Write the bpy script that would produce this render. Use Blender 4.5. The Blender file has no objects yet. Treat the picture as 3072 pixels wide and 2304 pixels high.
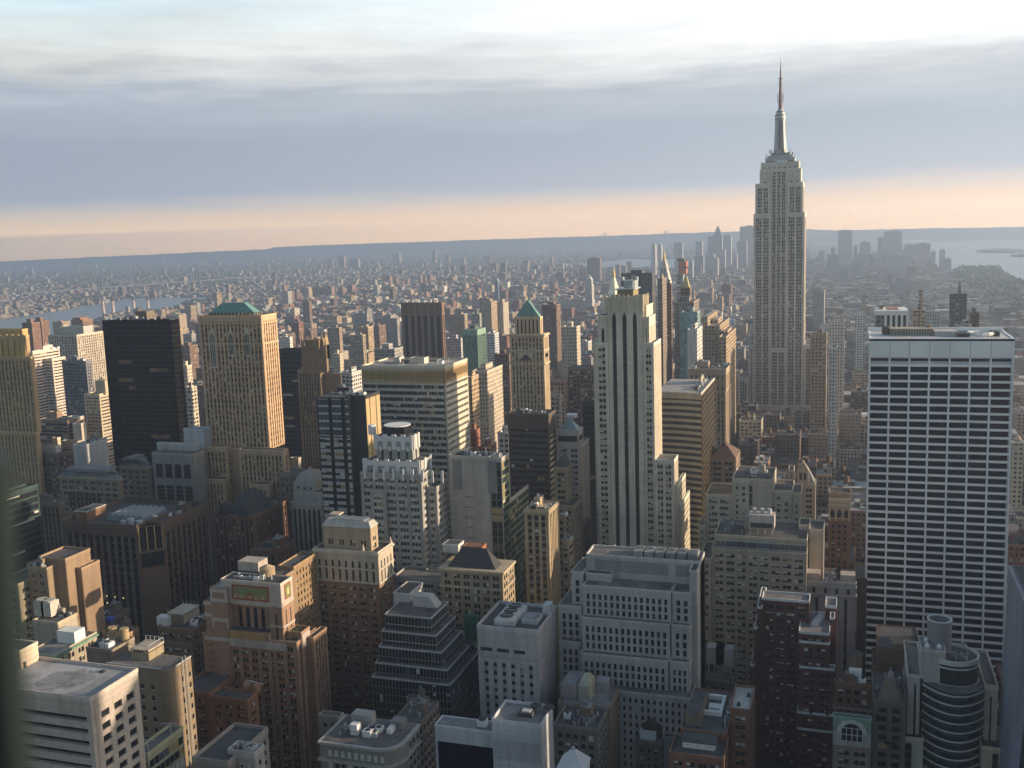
import bpy, math, random
import numpy as np
R = math.radians
random.seed(7)
sc = bpy.context.scene
COL = sc.collection

# ------------------------------------------------------------------ camera
# x = west, y = down the island (away from the camera), z = up, metres; the ground is z = 0
CZ = 247.0
F, CX, CY = 3100.0, 1536.0, 1152.0            # measured on the 3072 x 2304 photograph
YAW, PITCH, ROLL = R(-18.2), R(8.31), R(1.89)
fh = np.array([math.sin(YAW), math.cos(YAW), 0.0]); r0 = np.array([math.cos(YAW), -math.sin(YAW), 0.0])
FW = fh*math.cos(PITCH) + np.array([0, 0, -math.sin(PITCH)])
u0 = np.cross(r0, FW)
RT = r0*math.cos(ROLL) - u0*math.sin(ROLL); UP = u0*math.cos(ROLL) + r0*math.sin(ROLL)
CP = np.array([0.0, 0.0, CZ])
from mathutils import Matrix, Vector
cam_d = bpy.data.cameras.new('camera'); cam = bpy.data.objects.new('camera', cam_d); COL.objects.link(cam)
cam.matrix_world = Matrix([[RT[0], UP[0], -FW[0], 0], [RT[1], UP[1], -FW[1], 0], [RT[2], UP[2], -FW[2], CZ], [0, 0, 0, 1]])
cam_d.sensor_width = 36; cam_d.lens = 36*F/3072; cam_d.clip_start = 0.02; cam_d.clip_end = 90000
cam_d.dof.use_dof = True; cam_d.dof.focus_distance = 700; cam_d.dof.aperture_fstop = 5.0
sc.camera = cam

# ------------------------------------------------------------------ sun, sky, exposure
SUN_AZ, SUN_EL = R(14), R(11.5)               # azimuth from west towards the far side
SD = Vector((math.cos(SUN_AZ)*math.cos(SUN_EL), math.sin(SUN_AZ)*math.cos(SUN_EL), math.sin(SUN_EL)))
sl = bpy.data.lights.new('sun', 'SUN'); so = bpy.data.objects.new('sun', sl); COL.objects.link(so)
sl.energy = 5.0; sl.angle = R(0.5); sl.color = (1.0, 0.79, 0.54)
so.rotation_euler = SD.to_track_quat('Z', 'Y').to_euler(); so.location = (0, 0, 900)
sc.view_settings.view_transform = 'Standard'; sc.view_settings.look = 'None'
sc.view_settings.exposure = 0.7; sc.view_settings.gamma = 1.0
sc.cycles.use_denoising = True
sc.cycles.max_bounces = 6; sc.cycles.diffuse_bounces = 3; sc.cycles.volume_bounces = 1; sc.cycles.transparent_max_bounces = 6

W = bpy.data.worlds.new('World'); sc.world = W; W.use_nodes = True
class NT:
    """small helper for building node trees"""
    def __init__(s, tree): s.t = tree; s.n = tree.nodes; s.l = tree.links
    def new(s, typ, **kw):
        n = s.n.new(typ)
        for k, v in kw.items(): setattr(n, k, v)
        return n
    def put(s, sock, v):
        if isinstance(v, bpy.types.NodeSocket): s.l.new(v, sock)
        elif v is not None:
            if hasattr(sock, 'default_value'):
                try: sock.default_value = v
                except Exception: sock.default_value = (*v, 1.0)
    def m(s, op, a, b=None, c=None, clamp=False):
        n = s.new('ShaderNodeMath', operation=op); n.use_clamp = clamp
        s.put(n.inputs[0], a); s.put(n.inputs[1], b); s.put(n.inputs[2], c)
        return n.outputs[0]
    def vm(s, op, a, b=None):
        n = s.new('ShaderNodeVectorMath', operation=op); s.put(n.inputs[0], a); s.put(n.inputs[1], b)
        return n.outputs['Value'] if op in ('DOT_PRODUCT', 'LENGTH') else n.outputs[0]
    def xyz(s, v):
        n = s.new('ShaderNodeSeparateXYZ'); s.put(n.inputs[0], v); return n.outputs
    def comb(s, x, y, z):
        n = s.new('ShaderNodeCombineXYZ'); s.put(n.inputs[0], x); s.put(n.inputs[1], y); s.put(n.inputs[2], z); return n.outputs[0]
    def noise(s, v, scale, detail=3, rough=.5):
        n = s.new('ShaderNodeTexNoise'); s.put(n.inputs['Vector'], v); n.inputs['Scale'].default_value = scale
        n.inputs['Detail'].default_value = detail; n.inputs['Roughness'].default_value = rough
        return n.outputs['Fac']
    def ramp(s, f, stops, interp='LINEAR'):
        n = s.new('ShaderNodeValToRGB'); s.put(n.inputs[0], f); cr = n.color_ramp; cr.interpolation = interp
        while len(cr.elements) < len(stops): cr.elements.new(0.5)
        for e, (p, c) in zip(cr.elements, stops):
            e.position = p; e.color = (*c, 1) if len(c) == 3 else c
        return n.outputs[0]
    def mix(s, f, a, b, blend='MIX'):
        n = s.new('ShaderNodeMix', data_type='RGBA', blend_type=blend)
        s.put(n.inputs[0], f); s.put(n.inputs[6], a); s.put(n.inputs[7], b)
        return n.outputs[2]
def lin(*c):
    """sRGB 0-255 to linear"""
    return tuple((v/255/12.92) if v <= 10 else ((v/255+.055)/1.055)**2.4 for v in c)

w = NT(W.node_tree); w.n.clear()
tc = w.new('ShaderNodeTexCoord').outputs['Generated']
dx, dy, dz = w.xyz(tc)[:3]
el = w.m('MULTIPLY', w.m('ARCSINE', dz), 180/math.pi)                 # elevation, degrees
az = w.m('MULTIPLY', w.m('ARCTAN2', dx, dy), 180/math.pi)             # degrees, 0 = down the island, + = west
rel = w.m('ADD', az, 18.2)                                            # -26 .. 26 over the view
n1 = w.noise(w.comb(w.m('MULTIPLY', az, .05), w.m('MULTIPLY', el, .45), 3.7), 1.0, 4, .55)
n2 = w.noise(w.comb(w.m('MULTIPLY', az, .17), w.m('MULTIPLY', el, 1.15), 9.1), 1.0, 9, .62)
n3 = w.noise(w.comb(w.m('MULTIPLY', az, .10), w.m('MULTIPLY', el, 2.6), 5.3), 1.0, 6, .6)
lowfade = w.m('MULTIPLY', w.m('SUBTRACT', el, .5), .5, clamp=True)
topf = w.m('MULTIPLY', w.m('SUBTRACT', el, 4.5), .33, clamp=True)
e2 = w.m('ADD', el, w.m('MULTIPLY', w.m('MULTIPLY', w.m('SUBTRACT', n1, .5), 1.8), lowfade))
e2 = w.m('ADD', e2, w.m('MULTIPLY', w.m('MULTIPLY', w.m('SUBTRACT', n2, .5), 3.6), topf))
e2 = w.m('ADD', e2, w.m('MULTIPLY', w.m('MULTIPLY', w.m('SUBTRACT', n3, .5), 1.3), lowfade))
e2 = w.m('ADD', e2, w.m('MULTIPLY', w.m('SUBTRACT', 6.0, el), w.m('MULTIPLY_ADD', rel, -.0035, .075), clamp=True))
t = w.m('MULTIPLY', e2, 1/16.0, clamp=True)
def P16(stops): return [(e/16.0, lin(*c)) for e, c in stops]
left = w.ramp(t, P16([(0, (206, 180, 160)), (1.6, (208, 186, 168)), (2.3, (188, 180, 174)), (2.9, (154, 162, 175)), (5.0, (155, 164, 179)),
                      (7.4, (172, 182, 194)), (8.7, (206, 209, 209)), (9.6, (222, 226, 223)), (12.0, (212, 232, 240)), (16, (168, 208, 232))]))
right = w.ramp(t, P16([(0, (216, 190, 170)), (1.4, (218, 194, 176)), (1.9, (204, 191, 184)), (2.5, (176, 182, 191)), (5.2, (176, 187, 198)),
                       (7.4, (198, 204, 210)), (8.9, (228, 230, 230)), (10.0, (250, 249, 246)), (13, (255, 255, 254)), (16, (255, 255, 250))]))
fx = w.m('MULTIPLY_ADD', rel, 1/46.0, .52, clamp=True)
cloud = w.mix(fx, left, right)
# a thin torn sheet climbing to the west above the main bank
bc = w.m('SUBTRACT', el, w.m('MULTIPLY_ADD', rel, .09, 9.7))
bnd = w.m('SUBTRACT', 1.0, w.m('ABSOLUTE', w.m('ADD', w.m('MULTIPLY', bc, .75), w.m('MULTIPLY', w.m('SUBTRACT', n2, .5), 2.6))), clamp=True)
bnd = w.m('MULTIPLY', bnd, w.m('MULTIPLY_ADD', n1, 1.6, -.25, clamp=True))
cloud = w.mix(w.m('MULTIPLY', bnd, .6), cloud, (*lin(200, 206, 214), 1))
# light and shade inside the bank
rip = w.m('MULTIPLY_ADD', w.noise(w.comb(w.m('MULTIPLY', az, .12), w.m('MULTIPLY', el, 1.0), 1.3), 1.0, 8, .62), .5, .75)
amt = w.m('MULTIPLY', w.m('SUBTRACT', el, 3.2), .16, clamp=True)
rip = w.m('ADD', 1.0, w.m('MULTIPLY', w.m('SUBTRACT', rip, 1.0), amt))
glow = w.m('MULTIPLY', w.m('MULTIPLY_ADD', rel, .022, .25, clamp=True), w.m('MULTIPLY', w.m('SUBTRACT', el, 7.6), .3, clamp=True))
rip = w.m('ADD', rip, w.m('MULTIPLY', glow, .55))
cloud = w.mix(1.0, cloud, w.comb(rip, rip, rip), 'MULTIPLY')
lowb = w.m('MULTIPLY', w.m('SUBTRACT', 2.1, el), .8, clamp=True)
cloud = w.mix(1.0, cloud, w.comb(w.m('MULTIPLY_ADD', lowb, .02, 1.0), w.m('MULTIPLY_ADD', lowb, -.05, 1.0), w.m('MULTIPLY_ADD', lowb, -.17, 1.0)), 'MULTIPLY')
# the haze layer dims the low sky; the sky behind it is as much brighter
SIG, HTOP, HBOX = 1.22e-4, 458.0, 15800.0
HAZ = (.17, .20, .235)
path = w.m('MINIMUM', w.m('DIVIDE', HTOP-CZ, w.m('MAXIMUM', dz, .0005)), w.m('DIVIDE', HBOX, w.m('MAXIMUM', w.m('ABSOLUTE', dx), w.m('ABSOLUTE', dy))))
iT = w.m('MINIMUM', w.m('EXPONENT', w.m('MULTIPLY', path, SIG)), 7.5)
iT = w.m('ADD', 1.0, w.m('MULTIPLY', w.m('SUBTRACT', iT, 1.0), w.m('GREATER_THAN', el, -.8)))
up_ = w.mix(1.0, cloud, w.comb(iT, iT, iT), 'MULTIPLY')
i1 = w.m('SUBTRACT', iT, 1.0)
vs = w.new('ShaderNodeVectorMath', operation='SUBTRACT'); w.put(vs.inputs[0], up_); w.put(vs.inputs[1], w.comb(w.m('MULTIPLY', i1, HAZ[0]), w.m('MULTIPLY', i1, HAZ[1]), w.m('MULTIPLY', i1, HAZ[2])))
vm_ = w.new('ShaderNodeVectorMath', operation='MAXIMUM'); w.put(vm_.inputs[0], vs.outputs[0]); vm_.inputs[1].default_value = (.02, .02, .02)
cloud = vm_.outputs[0]
sky = w.new('ShaderNodeTexSky', sky_type='NISHITA'); sky.sun_disc = False
sky.sun_elevation = SUN_EL; sky.sun_rotation = math.atan2(SD.x, SD.y); sky.altitude = 250; sky.air_density = 1.2; sky.dust_density = 1.5
bgA = w.new('ShaderNodeBackground'); w.put(bgA.inputs[0], sky.outputs[0]); bgA.inputs[1].default_value = .11
bgB = w.new('ShaderNodeBackground'); w.put(bgB.inputs[0], cloud); bgB.inputs[1].default_value = .616
front = w.m('MULTIPLY', w.m('SUBTRACT', 75.0, w.m('ABSOLUTE', rel)), 1/35.0, clamp=True)     # cloud bank lies over the far side of the sky
high = w.m('MULTIPLY', w.m('SUBTRACT', 24.0, el), 1/10.0, clamp=True)
mk = w.m('MULTIPLY', front, high)
mx = w.new('ShaderNodeMixShader'); w.put(mx.inputs[0], mk); w.l.new(bgA.outputs[0], mx.inputs[1]); w.l.new(bgB.outputs[0], mx.inputs[2])
wo = w.new('ShaderNodeOutputWorld'); w.l.new(mx.outputs[0], wo.inputs[0])

# ------------------------------------------------------------------ projection (photo pixel <-> place)
ZO = {'A': (0, 500, 800), 'B': (800, 500, 800), 'C': (1600, 500, 800), 'D': (2272, 500, 800), 'E': (0, 1100, 800), 'F': (800, 1100, 800),
      'G': (1600, 1100, 800), 'H': (2272, 1100, 800), 'I': (0, 1704, 800), 'J': (800, 1704, 800), 'K': (1600, 1704, 800), 'L': (2272, 1704, 800),
      'M': (2150, 400, 400), 'N': (2150, 150, 400), 'Q': (600, 1680, 400), 'R': (150, 1460, 500), 'V': (1780, 780, 320), 'W': (2650, 1800, 422),
      'P': (0, 0, 3072)}
def sp(reg, x, y):
    ox, oy, wd = ZO[reg]; k = wd/2212.0
    return ox + x*k, oy + y*k
def ray(sx, sy): return FW + RT*((sx-CX)/F) - UP*((sy-CY)/F)
def at_y(sx, sy, Y): d = ray(sx, sy); return CP + d*(Y/d[1])
def at_z(sx, sy, z=0.0): d = ray(sx, sy); return CP + d*((z-CZ)/d[2])
def proj(p):
    q = np.asarray(p, float) - CP; d = q @ FW
    return CX + F*(q @ RT)/d, CY - F*(q @ UP)/d, d
def solve(sx, p, ax):
    """coordinate ax (0 x, 1 y) of a point otherwise at p that is seen in column sx"""
    k = (sx-CX)/F; q = np.asarray(p, float) - CP; q[ax] = 0
    return ((k*(q @ FW) - q @ RT)/(RT[ax] - k*FW[ax])) + CP[ax]
# ------------------------------------------------------------------ materials
MATS = {}
def principled(name):
    m = bpy.data.materials.new(name); m.use_nodes = True; t = NT(m.node_tree); b = t.n['Principled BSDF']
    return m, t, b
def stone(rgb, rough=.88, streak=.24, grain=.2):
    """masonry, metal or membrane: broad weathering, downward streaks and fine grain over one colour"""
    key = ('s', rgb, rough, streak, grain)
    if key in MATS: return MATS[key]
    m, t, b = principled('masonry')
    pos = t.new('ShaderNodeNewGeometry').outputs['Position']
    x, y, z = t.xyz(pos)[:3]
    st = t.noise(t.comb(t.m('MULTIPLY', x, .35), t.m('MULTIPLY', y, .35), t.m('MULTIPLY', z, .03)), 1.0, 4, .6)
    br = t.noise(pos, .045, 3, .5); gr = t.noise(pos, .9, 3, .6)
    v = t.m('ADD', t.m('ADD', t.m('MULTIPLY', t.m('SUBTRACT', st, .5), streak*3.2), t.m('MULTIPLY', t.m('SUBTRACT', gr, .5), grain*2.4)),
            t.m('MULTIPLY_ADD', t.m('SUBTRACT', br, .5), .5, 1.0))
    co = t.noise(t.comb(t.m('MULTIPLY', x, .02), t.m('MULTIPLY', y, .02), t.m('MULTIPLY', z, .28)), 1.0, 3, .6)
    v = t.m('ADD', v, t.m('MULTIPLY', t.m('SUBTRACT', co, .5), streak*1.3))
    v = t.m('MAXIMUM', v, .35)
    c = t.mix(1.0, (*rgb, 1), t.comb(v, v, v), 'MULTIPLY')
    t.put(b.inputs['Base Color'], c); b.inputs['Roughness'].default_value = rough
    MATS[key] = m; return m
def roofm(rgb):
    """flat roof: felt sheets, repairs, puddle marks"""
    key = ('r', rgb)
    if key in MATS: return MATS[key]
    m, t, b = principled('roofing')
    pos = t.new('ShaderNodeNewGeometry').outputs['Position']
    vo = t.new('ShaderNodeTexVoronoi'); t.put(vo.inputs['Vector'], t.vm('MULTIPLY', pos, (.16, .11, .0))); vo.inputs['Scale'].default_value = 1.0
    pv = t.xyz(vo.outputs['Color'])[0]
    bl = t.m('GREATER_THAN', t.noise(pos, .14, 5, .65), .56); gr = t.noise(pos, .8, 4, .7); sm = t.noise(pos, .05, 3, .5)
    v = t.m('ADD', t.m('MULTIPLY_ADD', pv, .5, .55), t.m('ADD', t.m('MULTIPLY', bl, -.22), t.m('MULTIPLY_ADD', gr, .6, -.2)))
    v = t.m('MAXIMUM', t.m('ADD', v, t.m('MULTIPLY_ADD', sm, .7, -.35)), .25)
    t.put(b.inputs['Base Color'], t.mix(1.0, (*rgb, 1), t.comb(v, v, v), 'MULTIPLY')); b.inputs['Roughness'].default_value = .9
    MATS[key] = m; return m
def glass(rgb, rough=.07, spec=.32, metal=0.0):
    key = ('g', rgb, rough, spec, metal)
    if key in MATS: return MATS[key]
    m, t, b = principled('glazing')
    pos = t.new('ShaderNodeNewGeometry').outputs['Position']
    rnd = t.new('ShaderNodeObjectInfo').outputs['Random']
    cell = t.new('ShaderNodeTexWhiteNoise'); t.put(cell.inputs['Vector'], t.vm('FLOOR', t.vm('MULTIPLY', pos, (.33, .33, .28))))
    v = t.m('MULTIPLY_ADD', t.m('ADD', rnd, cell.outputs['Value']), .7, .35)
    t.put(b.inputs['Base Color'], t.mix(1.0, (*rgb, 1), t.comb(v, v, v), 'MULTIPLY'))
    b.inputs['Roughness'].default_value = rough; b.inputs['Specular IOR Level'].default_value = spec; b.inputs['Metallic'].default_value = metal
    MATS[key] = m; return m
GD = glass((.016, .018, .022)); BLIND = stone((.5, .49, .45), .7, .02, .05); AMB = stone((.34, .24, .11), .5, .02, .05)  # amber panes paint reflected sunlight as warm colour; also plain brown glazing
GK = glass((.008, .009, .013), .2, .12); GB = glass((.05, .07, .09), .05, .9); METAL = stone((.42, .44, .46), .45, .1, .1); DARK = stone((.03, .03, .032), .7); WHITE = stone((.72, .72, .71), .6, .06, .05)
TAR = roofm((.085, .083, .085)); SILV = roofm((.26, .265, .28)); PAVE = roofm((.15, .142, .14)); COP = stone((.13, .27, .24), .6, .2, .12)
WOOD = stone((.16, .10, .06), .9, .2, .2); RUST = stone((.26, .09, .05), .85, .15, .2); GOLD = stone((.72, .5, .16), .35, .05, .05)
COPING = stone((.5, .49, .46), .7, .1, .1)
def lamp_mat():
    m, t, b = principled('lit_pane'); b.inputs['Base Color'].default_value = (.8, .6, .25, 1)
    b.inputs['Emission Color'].default_value = (1, .68, .2, 1); b.inputs['Emission Strength'].default_value = 1.2
    return m
LIT = lamp_mat()
TAN = (.40, .32, .21); CREAM = (.52, .45, .34); LIME = (.44, .39, .31); GREY = (.36, .345, .32); PALE = (.56, .55, .53)
BRN = (.13, .085, .06); DBRN = (.06, .042, .034); BRICK = (.17, .085, .055); ORNG = (.36, .19, .10); REDB = (.10, .042, .034); BUFF = (.33, .25, .17)

# ------------------------------------------------------------------ mesh builder
class MB:
    def __init__(s): s.v = []; s.f = []; s.m = []
    def quad(s, a, b, c, d, m=0):
        n = len(s.v); s.v += [a, b, c, d]; s.f.append((n, n+1, n+2, n+3)); s.m.append(m)
    def box(s, x0, x1, y0, y1, z0, z1, m=0, bottom=False):
        n = len(s.v)
        s.v += [(x0, y0, z0), (x1, y0, z0), (x1, y1, z0), (x0, y1, z0), (x0, y0, z1), (x1, y0, z1), (x1, y1, z1), (x0, y1, z1)]
        fs = [(0, 1, 5, 4), (1, 2, 6, 5), (2, 3, 7, 6), (3, 0, 4, 7), (4, 5, 6, 7), (3, 2, 1, 0)]
        for f in fs: s.f.append(tuple(n+i for i in f)); s.m.append(m)
    def prism(s, poly, z0, z1, m=0, top=None):
        """poly: counter-clockwise (x, y); top: optional other polygon at z1"""
        n = len(s.v); k = len(poly); top = top or poly
        s.v += [(x, y, z0) for x, y in poly] + [(x, y, z1) for x, y in top]
        for i in range(k): s.f.append((n+i, n+(i+1) % k, n+k+(i+1) % k, n+k+i)); s.m.append(m)
        s.f.append(tuple(n+k+i for i in range(k))); s.m.append(m)
        s.f.append(tuple(n+k-1-i for i in range(k))); s.m.append(m)
    def cyl(s, cx, cy, r, z0, z1, n=12, m=0, r1=None, oy=0):
        a = [(cx+r*math.cos(2*math.pi*i/n), cy+r*math.sin(2*math.pi*i/n)) for i in range(n)]
        q = r if r1 is None else max(r1, .01)
        s.prism(a, z0, z1, m, [(cx+q*math.cos(2*math.pi*i/n), cy+oy+q*math.sin(2*math.pi*i/n)) for i in range(n)])
    def hip(s, x0, x1, y0, y1, z0, z1, i, m=0, iy=None):
        iy = i if iy is None else iy
        s.prism([(x0, y0), (x1, y0), (x1, y1), (x0, y1)], z0, z1, m, [(x0+i, y0+iy), (x1-i, y0+iy), (x1-i, y1-iy), (x0+i, y1-iy)])
    def bar(s, p, q, r, m=0, n=5):
        p, q = Vector(p), Vector(q); d = (q-p).normalized(); a = d.orthogonal().normalized(); b = d.cross(a); k = len(s.v)
        for c in (p, q): s.v += [tuple(c+(a*math.cos(2*math.pi*i/n)+b*math.sin(2*math.pi*i/n))*r) for i in range(n)]
        for i in range(n): s.f.append((k+i, k+(i+1) % n, k+n+(i+1) % n, k+n+i)); s.m.append(m)
    def mesh(s, name, mats, off=(0, 0, 0)):
        me = bpy.data.meshes.new(name)
        ox, oy, oz = off
        me.from_pydata([(x-ox, y-oy, z-oz) for x, y, z in s.v], [], s.f)
        for m in mats: me.materials.append(m)
        if len(mats) > 1: me.polygons.foreach_set('material_index', s.m)
        me.update(); return me
    def obj(s, name, mats, parent=None, off=(0, 0, 0)):
        if not isinstance(mats, (list, tuple)): mats = [mats]
        o = bpy.data.objects.new(name, s.mesh(name, mats, off)); COL.objects.link(o)
        if parent is not None: o.parent = parent
        return o
def tag(o, label=None, cat=None, group=None, kind=None):
    for k, v in (('label', label), ('category', cat), ('group', group), ('kind', kind)):
        if v: o[k] = v
    return o

PANES = {}
def pane(wd, ht, var):
    """glazing unit facing -y, centred on its origin: 0 clear, 1 blind half down, 2 blind fully down, 3 amber (painted warm reflection, also brown glazing), 4 lit, 5 blue sky glass"""
    key = (round(wd, 1), round(ht, 1), var)
    if key not in PANES:
        cut = {1: 0, 7: .45, 8: -.45}.get(var, 0); vv = var; var = 1 if var in (7, 8) else var
        b = MB(); a, h = key[0]/2, key[1]/2
        mats = [GD]
        if var == 1: b.quad((-a, 0, -h), (a, 0, -h), (a, 0, h*cut), (-a, 0, h*cut), 0); b.quad((-a, -.03, h*cut-.02), (a, -.03, h*cut-.02), (a, -.03, h), (-a, -.03, h), 1); mats = [GD, BLIND]
        else:
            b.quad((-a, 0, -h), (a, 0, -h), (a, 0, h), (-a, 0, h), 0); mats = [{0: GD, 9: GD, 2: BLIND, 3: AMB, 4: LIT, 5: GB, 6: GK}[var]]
        if key[1] > 1.5 and key[0] < 2.6: b.box(-a, a, -.08, -.035, -.05, .05, len(mats)); mats = mats+[COPING if var in (1, 2) else DARK]; b.box(-a-.12, a+.12, -.2, -.02, -h-.16, -h, len(mats)); mats = mats+[COPING]
        if var == 9: b.box(-.38, .38, -.42, .02, -h+.02, -h+.5, len(mats)); mats = mats+[SILV]
        PANES[key] = b.mesh('window', mats)
    return PANES[key]

FOOT = []                                     # footprints (x0,x1,y0,y1,ztop) of everything built by hand
HERO = []
class Bld:
    """one building: an Empty at its base, walls / roofs / windows and the rest as children"""
    def __init__(s, name, label, cat='office tower', wall=LIME, near=True, group=None, short=None, side='W'):
        s.name, s.label, s.cat, s.near, s.group, s.short, s.side = name, label, cat, near, group, short, side
        s.wall = wall; s.parts = {}; s.win = []; s.t = []; s.rng = random.Random(hash_(label)); s.extra = []
    def part(s, key, mats):
        """key: name or (name, n) for several parts of one name"""
        if key not in s.parts: s.parts[key] = (MB(), mats if isinstance(mats, (list, tuple)) else [mats])
        return s.parts[key][0]
    def new(s, name, mats, under=None):
        """a further part; under: the part it is a piece of"""
        k = (name, len(s.parts)); mb = s.part(k, mats); mb.key = k; mb.under = under.key if under else None
        return mb
    def wallmb(s, col=None):
        c = col or s.wall
        return s.part('wall' if c == s.wall else ('wall', str(c)), stone(c) if isinstance(c, tuple) else c)
    # a tier measured on the photo: edge columns, corner column, far edge column, roof line; Y the distance of its front
    def px(s, reg, xl, xc, xr, yt, Y, D=None):
        a = sp(reg, xc, yt); p = at_y(a[0], a[1], Y); x1, z = p[0], p[2]
        x0 = solve(sp(reg, xl, yt)[0], (0, Y, z), 0)
        if s.side == 'E': x0, x1 = x1, x0
        if xr is not None: D = solve(sp(reg, xr, yt)[0], (x1 if s.side == 'W' else x0, 0, z), 1) - Y
        return [x0, x1, Y, Y+max(D, 3), z]
    def tier(s, box, z0=0, st=None, stW=None, roof=None, par=1.0, col=None):
        x0, x1, y0, y1, z1 = box
        s.t.append((x0, x1, y0, y1, z0, z1)); FOOT.append((x0, x1, y0, y1, z0, z1))
        st = ST['blank'] if st is None else st; stW = st if stW is None else stW
        d = st.get('dep', .35); dW = stW.get('dep', .35)
        wm = s.wallmb(col)
        cx0, cx1 = (x0, x1-dW) if s.side == 'W' else (x0+dW, x1)
        wm.box(cx0, cx1, y0+d, y1, z0-.5, z1)
        s.face('N', x0, x1, y0, z0, z1, st, col, d)
        if s.side == 'W': s.face('W', y0+d, y1, x1, z0, z1, stW, col, dW)
        else: s.face('E', y0+d, y1, x0, z0, z1, stW, col, dW)
        rm = roof or TAR
        if rm not in (TAR, SILV, PAVE):
            hit = [q for q, mm in MATS.items() if mm is rm and q[0] == 's']
            if hit: rm = roofm(tuple(round(q*.72, 3) for q in hit[0][1]))
        s.new('roof', rm).quad((x0+.2, y0+.2, z1+.12), (x1-.2, y0+.2, z1+.12), (x1-.2, y1-.2, z1+.12), (x0+.2, y1-.2, z1+.12))
        if par > 0:
            cw = col or s.wall; cm = st.get('cope') or (stone(tuple(round(min(.62, q*1.22), 3) for q in cw)) if isinstance(cw, tuple) else COPING); p = s.new('parapet', cm); e = .1; k = .3
            p.box(x0-e, x1+e, y0-e, y0+k, z1-.3, z1+par); p.box(x0-e, x1+e, y1-k, y1+e, z1-.3, z1+par)
            p.box(x0-e, x0+k, y0+k, y1-k, z1-.3, z1+par); p.box(x1-k, x1+e, y0+k, y1-k, z1-.3, z1+par)
        return box
    def face(s, side, a0, a1, pl, z0, z1, st, col, dep):
        wm = s.wallmb(col); L = a1-a0
        sg = {'N': -1, 'W': 1, 'E': -1}[side]
        def put(mb, p, q, zz0, zz1, dd):
            """box on the wall core reaching out to dd below the face plane"""
            o, i = pl + (-sg)*dd*1.0, pl + (-sg)*(dep+.15)
            lo, hi = min(o, i), max(o, i)
            if side == 'N': mb.box(p, q, lo, hi, zz0, zz1)
            else: mb.box(lo, hi, p, q, zz0, zz1)
        kind = st['k']
        if kind == 'blank' or L < 1.5: put(wm, a0, a1, z0, z1, 0); return
        top, bot, fl = st.get('top', 1.6), st.get('bot', 0), st['fl']
        H = z1-top-z0-bot; nf = max(1, int(round(H/fl))); fl = H/nf
        put(wm, a0, a1, z1-top, z1, 0)
        wh, ww = st.get('wh', .55), st.get('ww', .5)
        spm = s.part(('spandrel', st['sp'].name, len(s.t), side), st['sp']) if 'sp' in st else wm
        prm = s.part(('pier', st['pr'].name, len(s.t), side), st['pr']) if 'pr' in st else wm
        # columns
        ends = st.get('end', 1.0); nb = max(1, int(round((L-2*ends)/st['bay']))); grp = st.get('grp', 1)
        bw = (L-2*ends)/nb; cells = []
        if grp == 1:
            for i in range(nb): c = a0+ends+bw*(i+.5); cells.append((c-bw*ww/2, c+bw*ww/2))
        else:
            ng = max(1, int(round(nb/grp))); gw = (L-2*ends)/ng; th = gw*(1-ww)*.14
            wid = (gw*ww)/grp
            for g in range(ng):
                s0 = a0+ends+gw*g+(gw-wid*grp-th*(grp-1))/2
                for i in range(grp): cells.append((s0+i*(wid+th), s0+i*(wid+th)+wid))
        gap = st.get('gap')
        # piers between the windows, full height
        prev = a0; sd = .0
        pj = -st.get('proud', 0)
        for j, (p, q) in enumerate(cells+[(a1, a1)]):
            if p-prev > .04:
                thin = (p-prev) < bw*.34 and grp > 1 and j % grp
                if kind != 'ribbon' or st.get('mull'): put(wm if thin else prm, prev, p, z0+.02, z1-top, (.12 if thin else 0)+pj*(0 if thin else 1))
                elif j in (0, len(cells)): put(prm, prev, p, z0+.02, z1-top, 0)
            prev = q
        # spandrels
        eps = .0 if kind == 'vert' else .05
        sdep = max(.035, st.get('sdep', .22 if kind == 'vert' else .07))
        for i in range(nf+1):
            za = z0+bot+i*fl-fl*(1-wh)*.45 if i else z0; zb = z0+bot+i*fl+(fl*(1-wh)*.55 if i < nf else .0)
            if i == nf: zb = z0+bot+i*fl-.02; 
            if zb-za > .05: put(spm, a0+.06, a1-.06, za, zb, sdep)
        # panes
        bl, am, lt, sk = st.get('bl', .18), st.get('am', .04), st.get('lit', 0), st.get('sky', 0)
        rowbl = st.get('row', 0)
        if kind == 'ribbon':
            seg = st.get('seg', 3); c2 = []
            for k in range(0, len(cells), seg): c2.append((cells[k][0], cells[min(k+seg, len(cells))-1][1]))
            cells = c2
        for i in range(nf):
            zc = z0+bot+i*fl+fl*(1-wh)*.55+fl*wh/2
            rb = s.rng.random() < rowbl
            for (p, q) in cells:
                r = s.rng.random(); v = 0
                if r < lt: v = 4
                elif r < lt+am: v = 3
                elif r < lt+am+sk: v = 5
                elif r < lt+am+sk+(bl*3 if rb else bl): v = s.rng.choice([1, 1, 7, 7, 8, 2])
                if v == 0 and bl > .15 and s.rng.random() < .12: v = 9
                if st.get('only') is not None: v = st['only']
                o = pl + (-sg)*(dep-.02)
                pos = ((p+q)/2, o, zc) if side == 'N' else (o, (p+q)/2, zc)
                s.win.append((pos, side, q-p, fl*wh, v))
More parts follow.
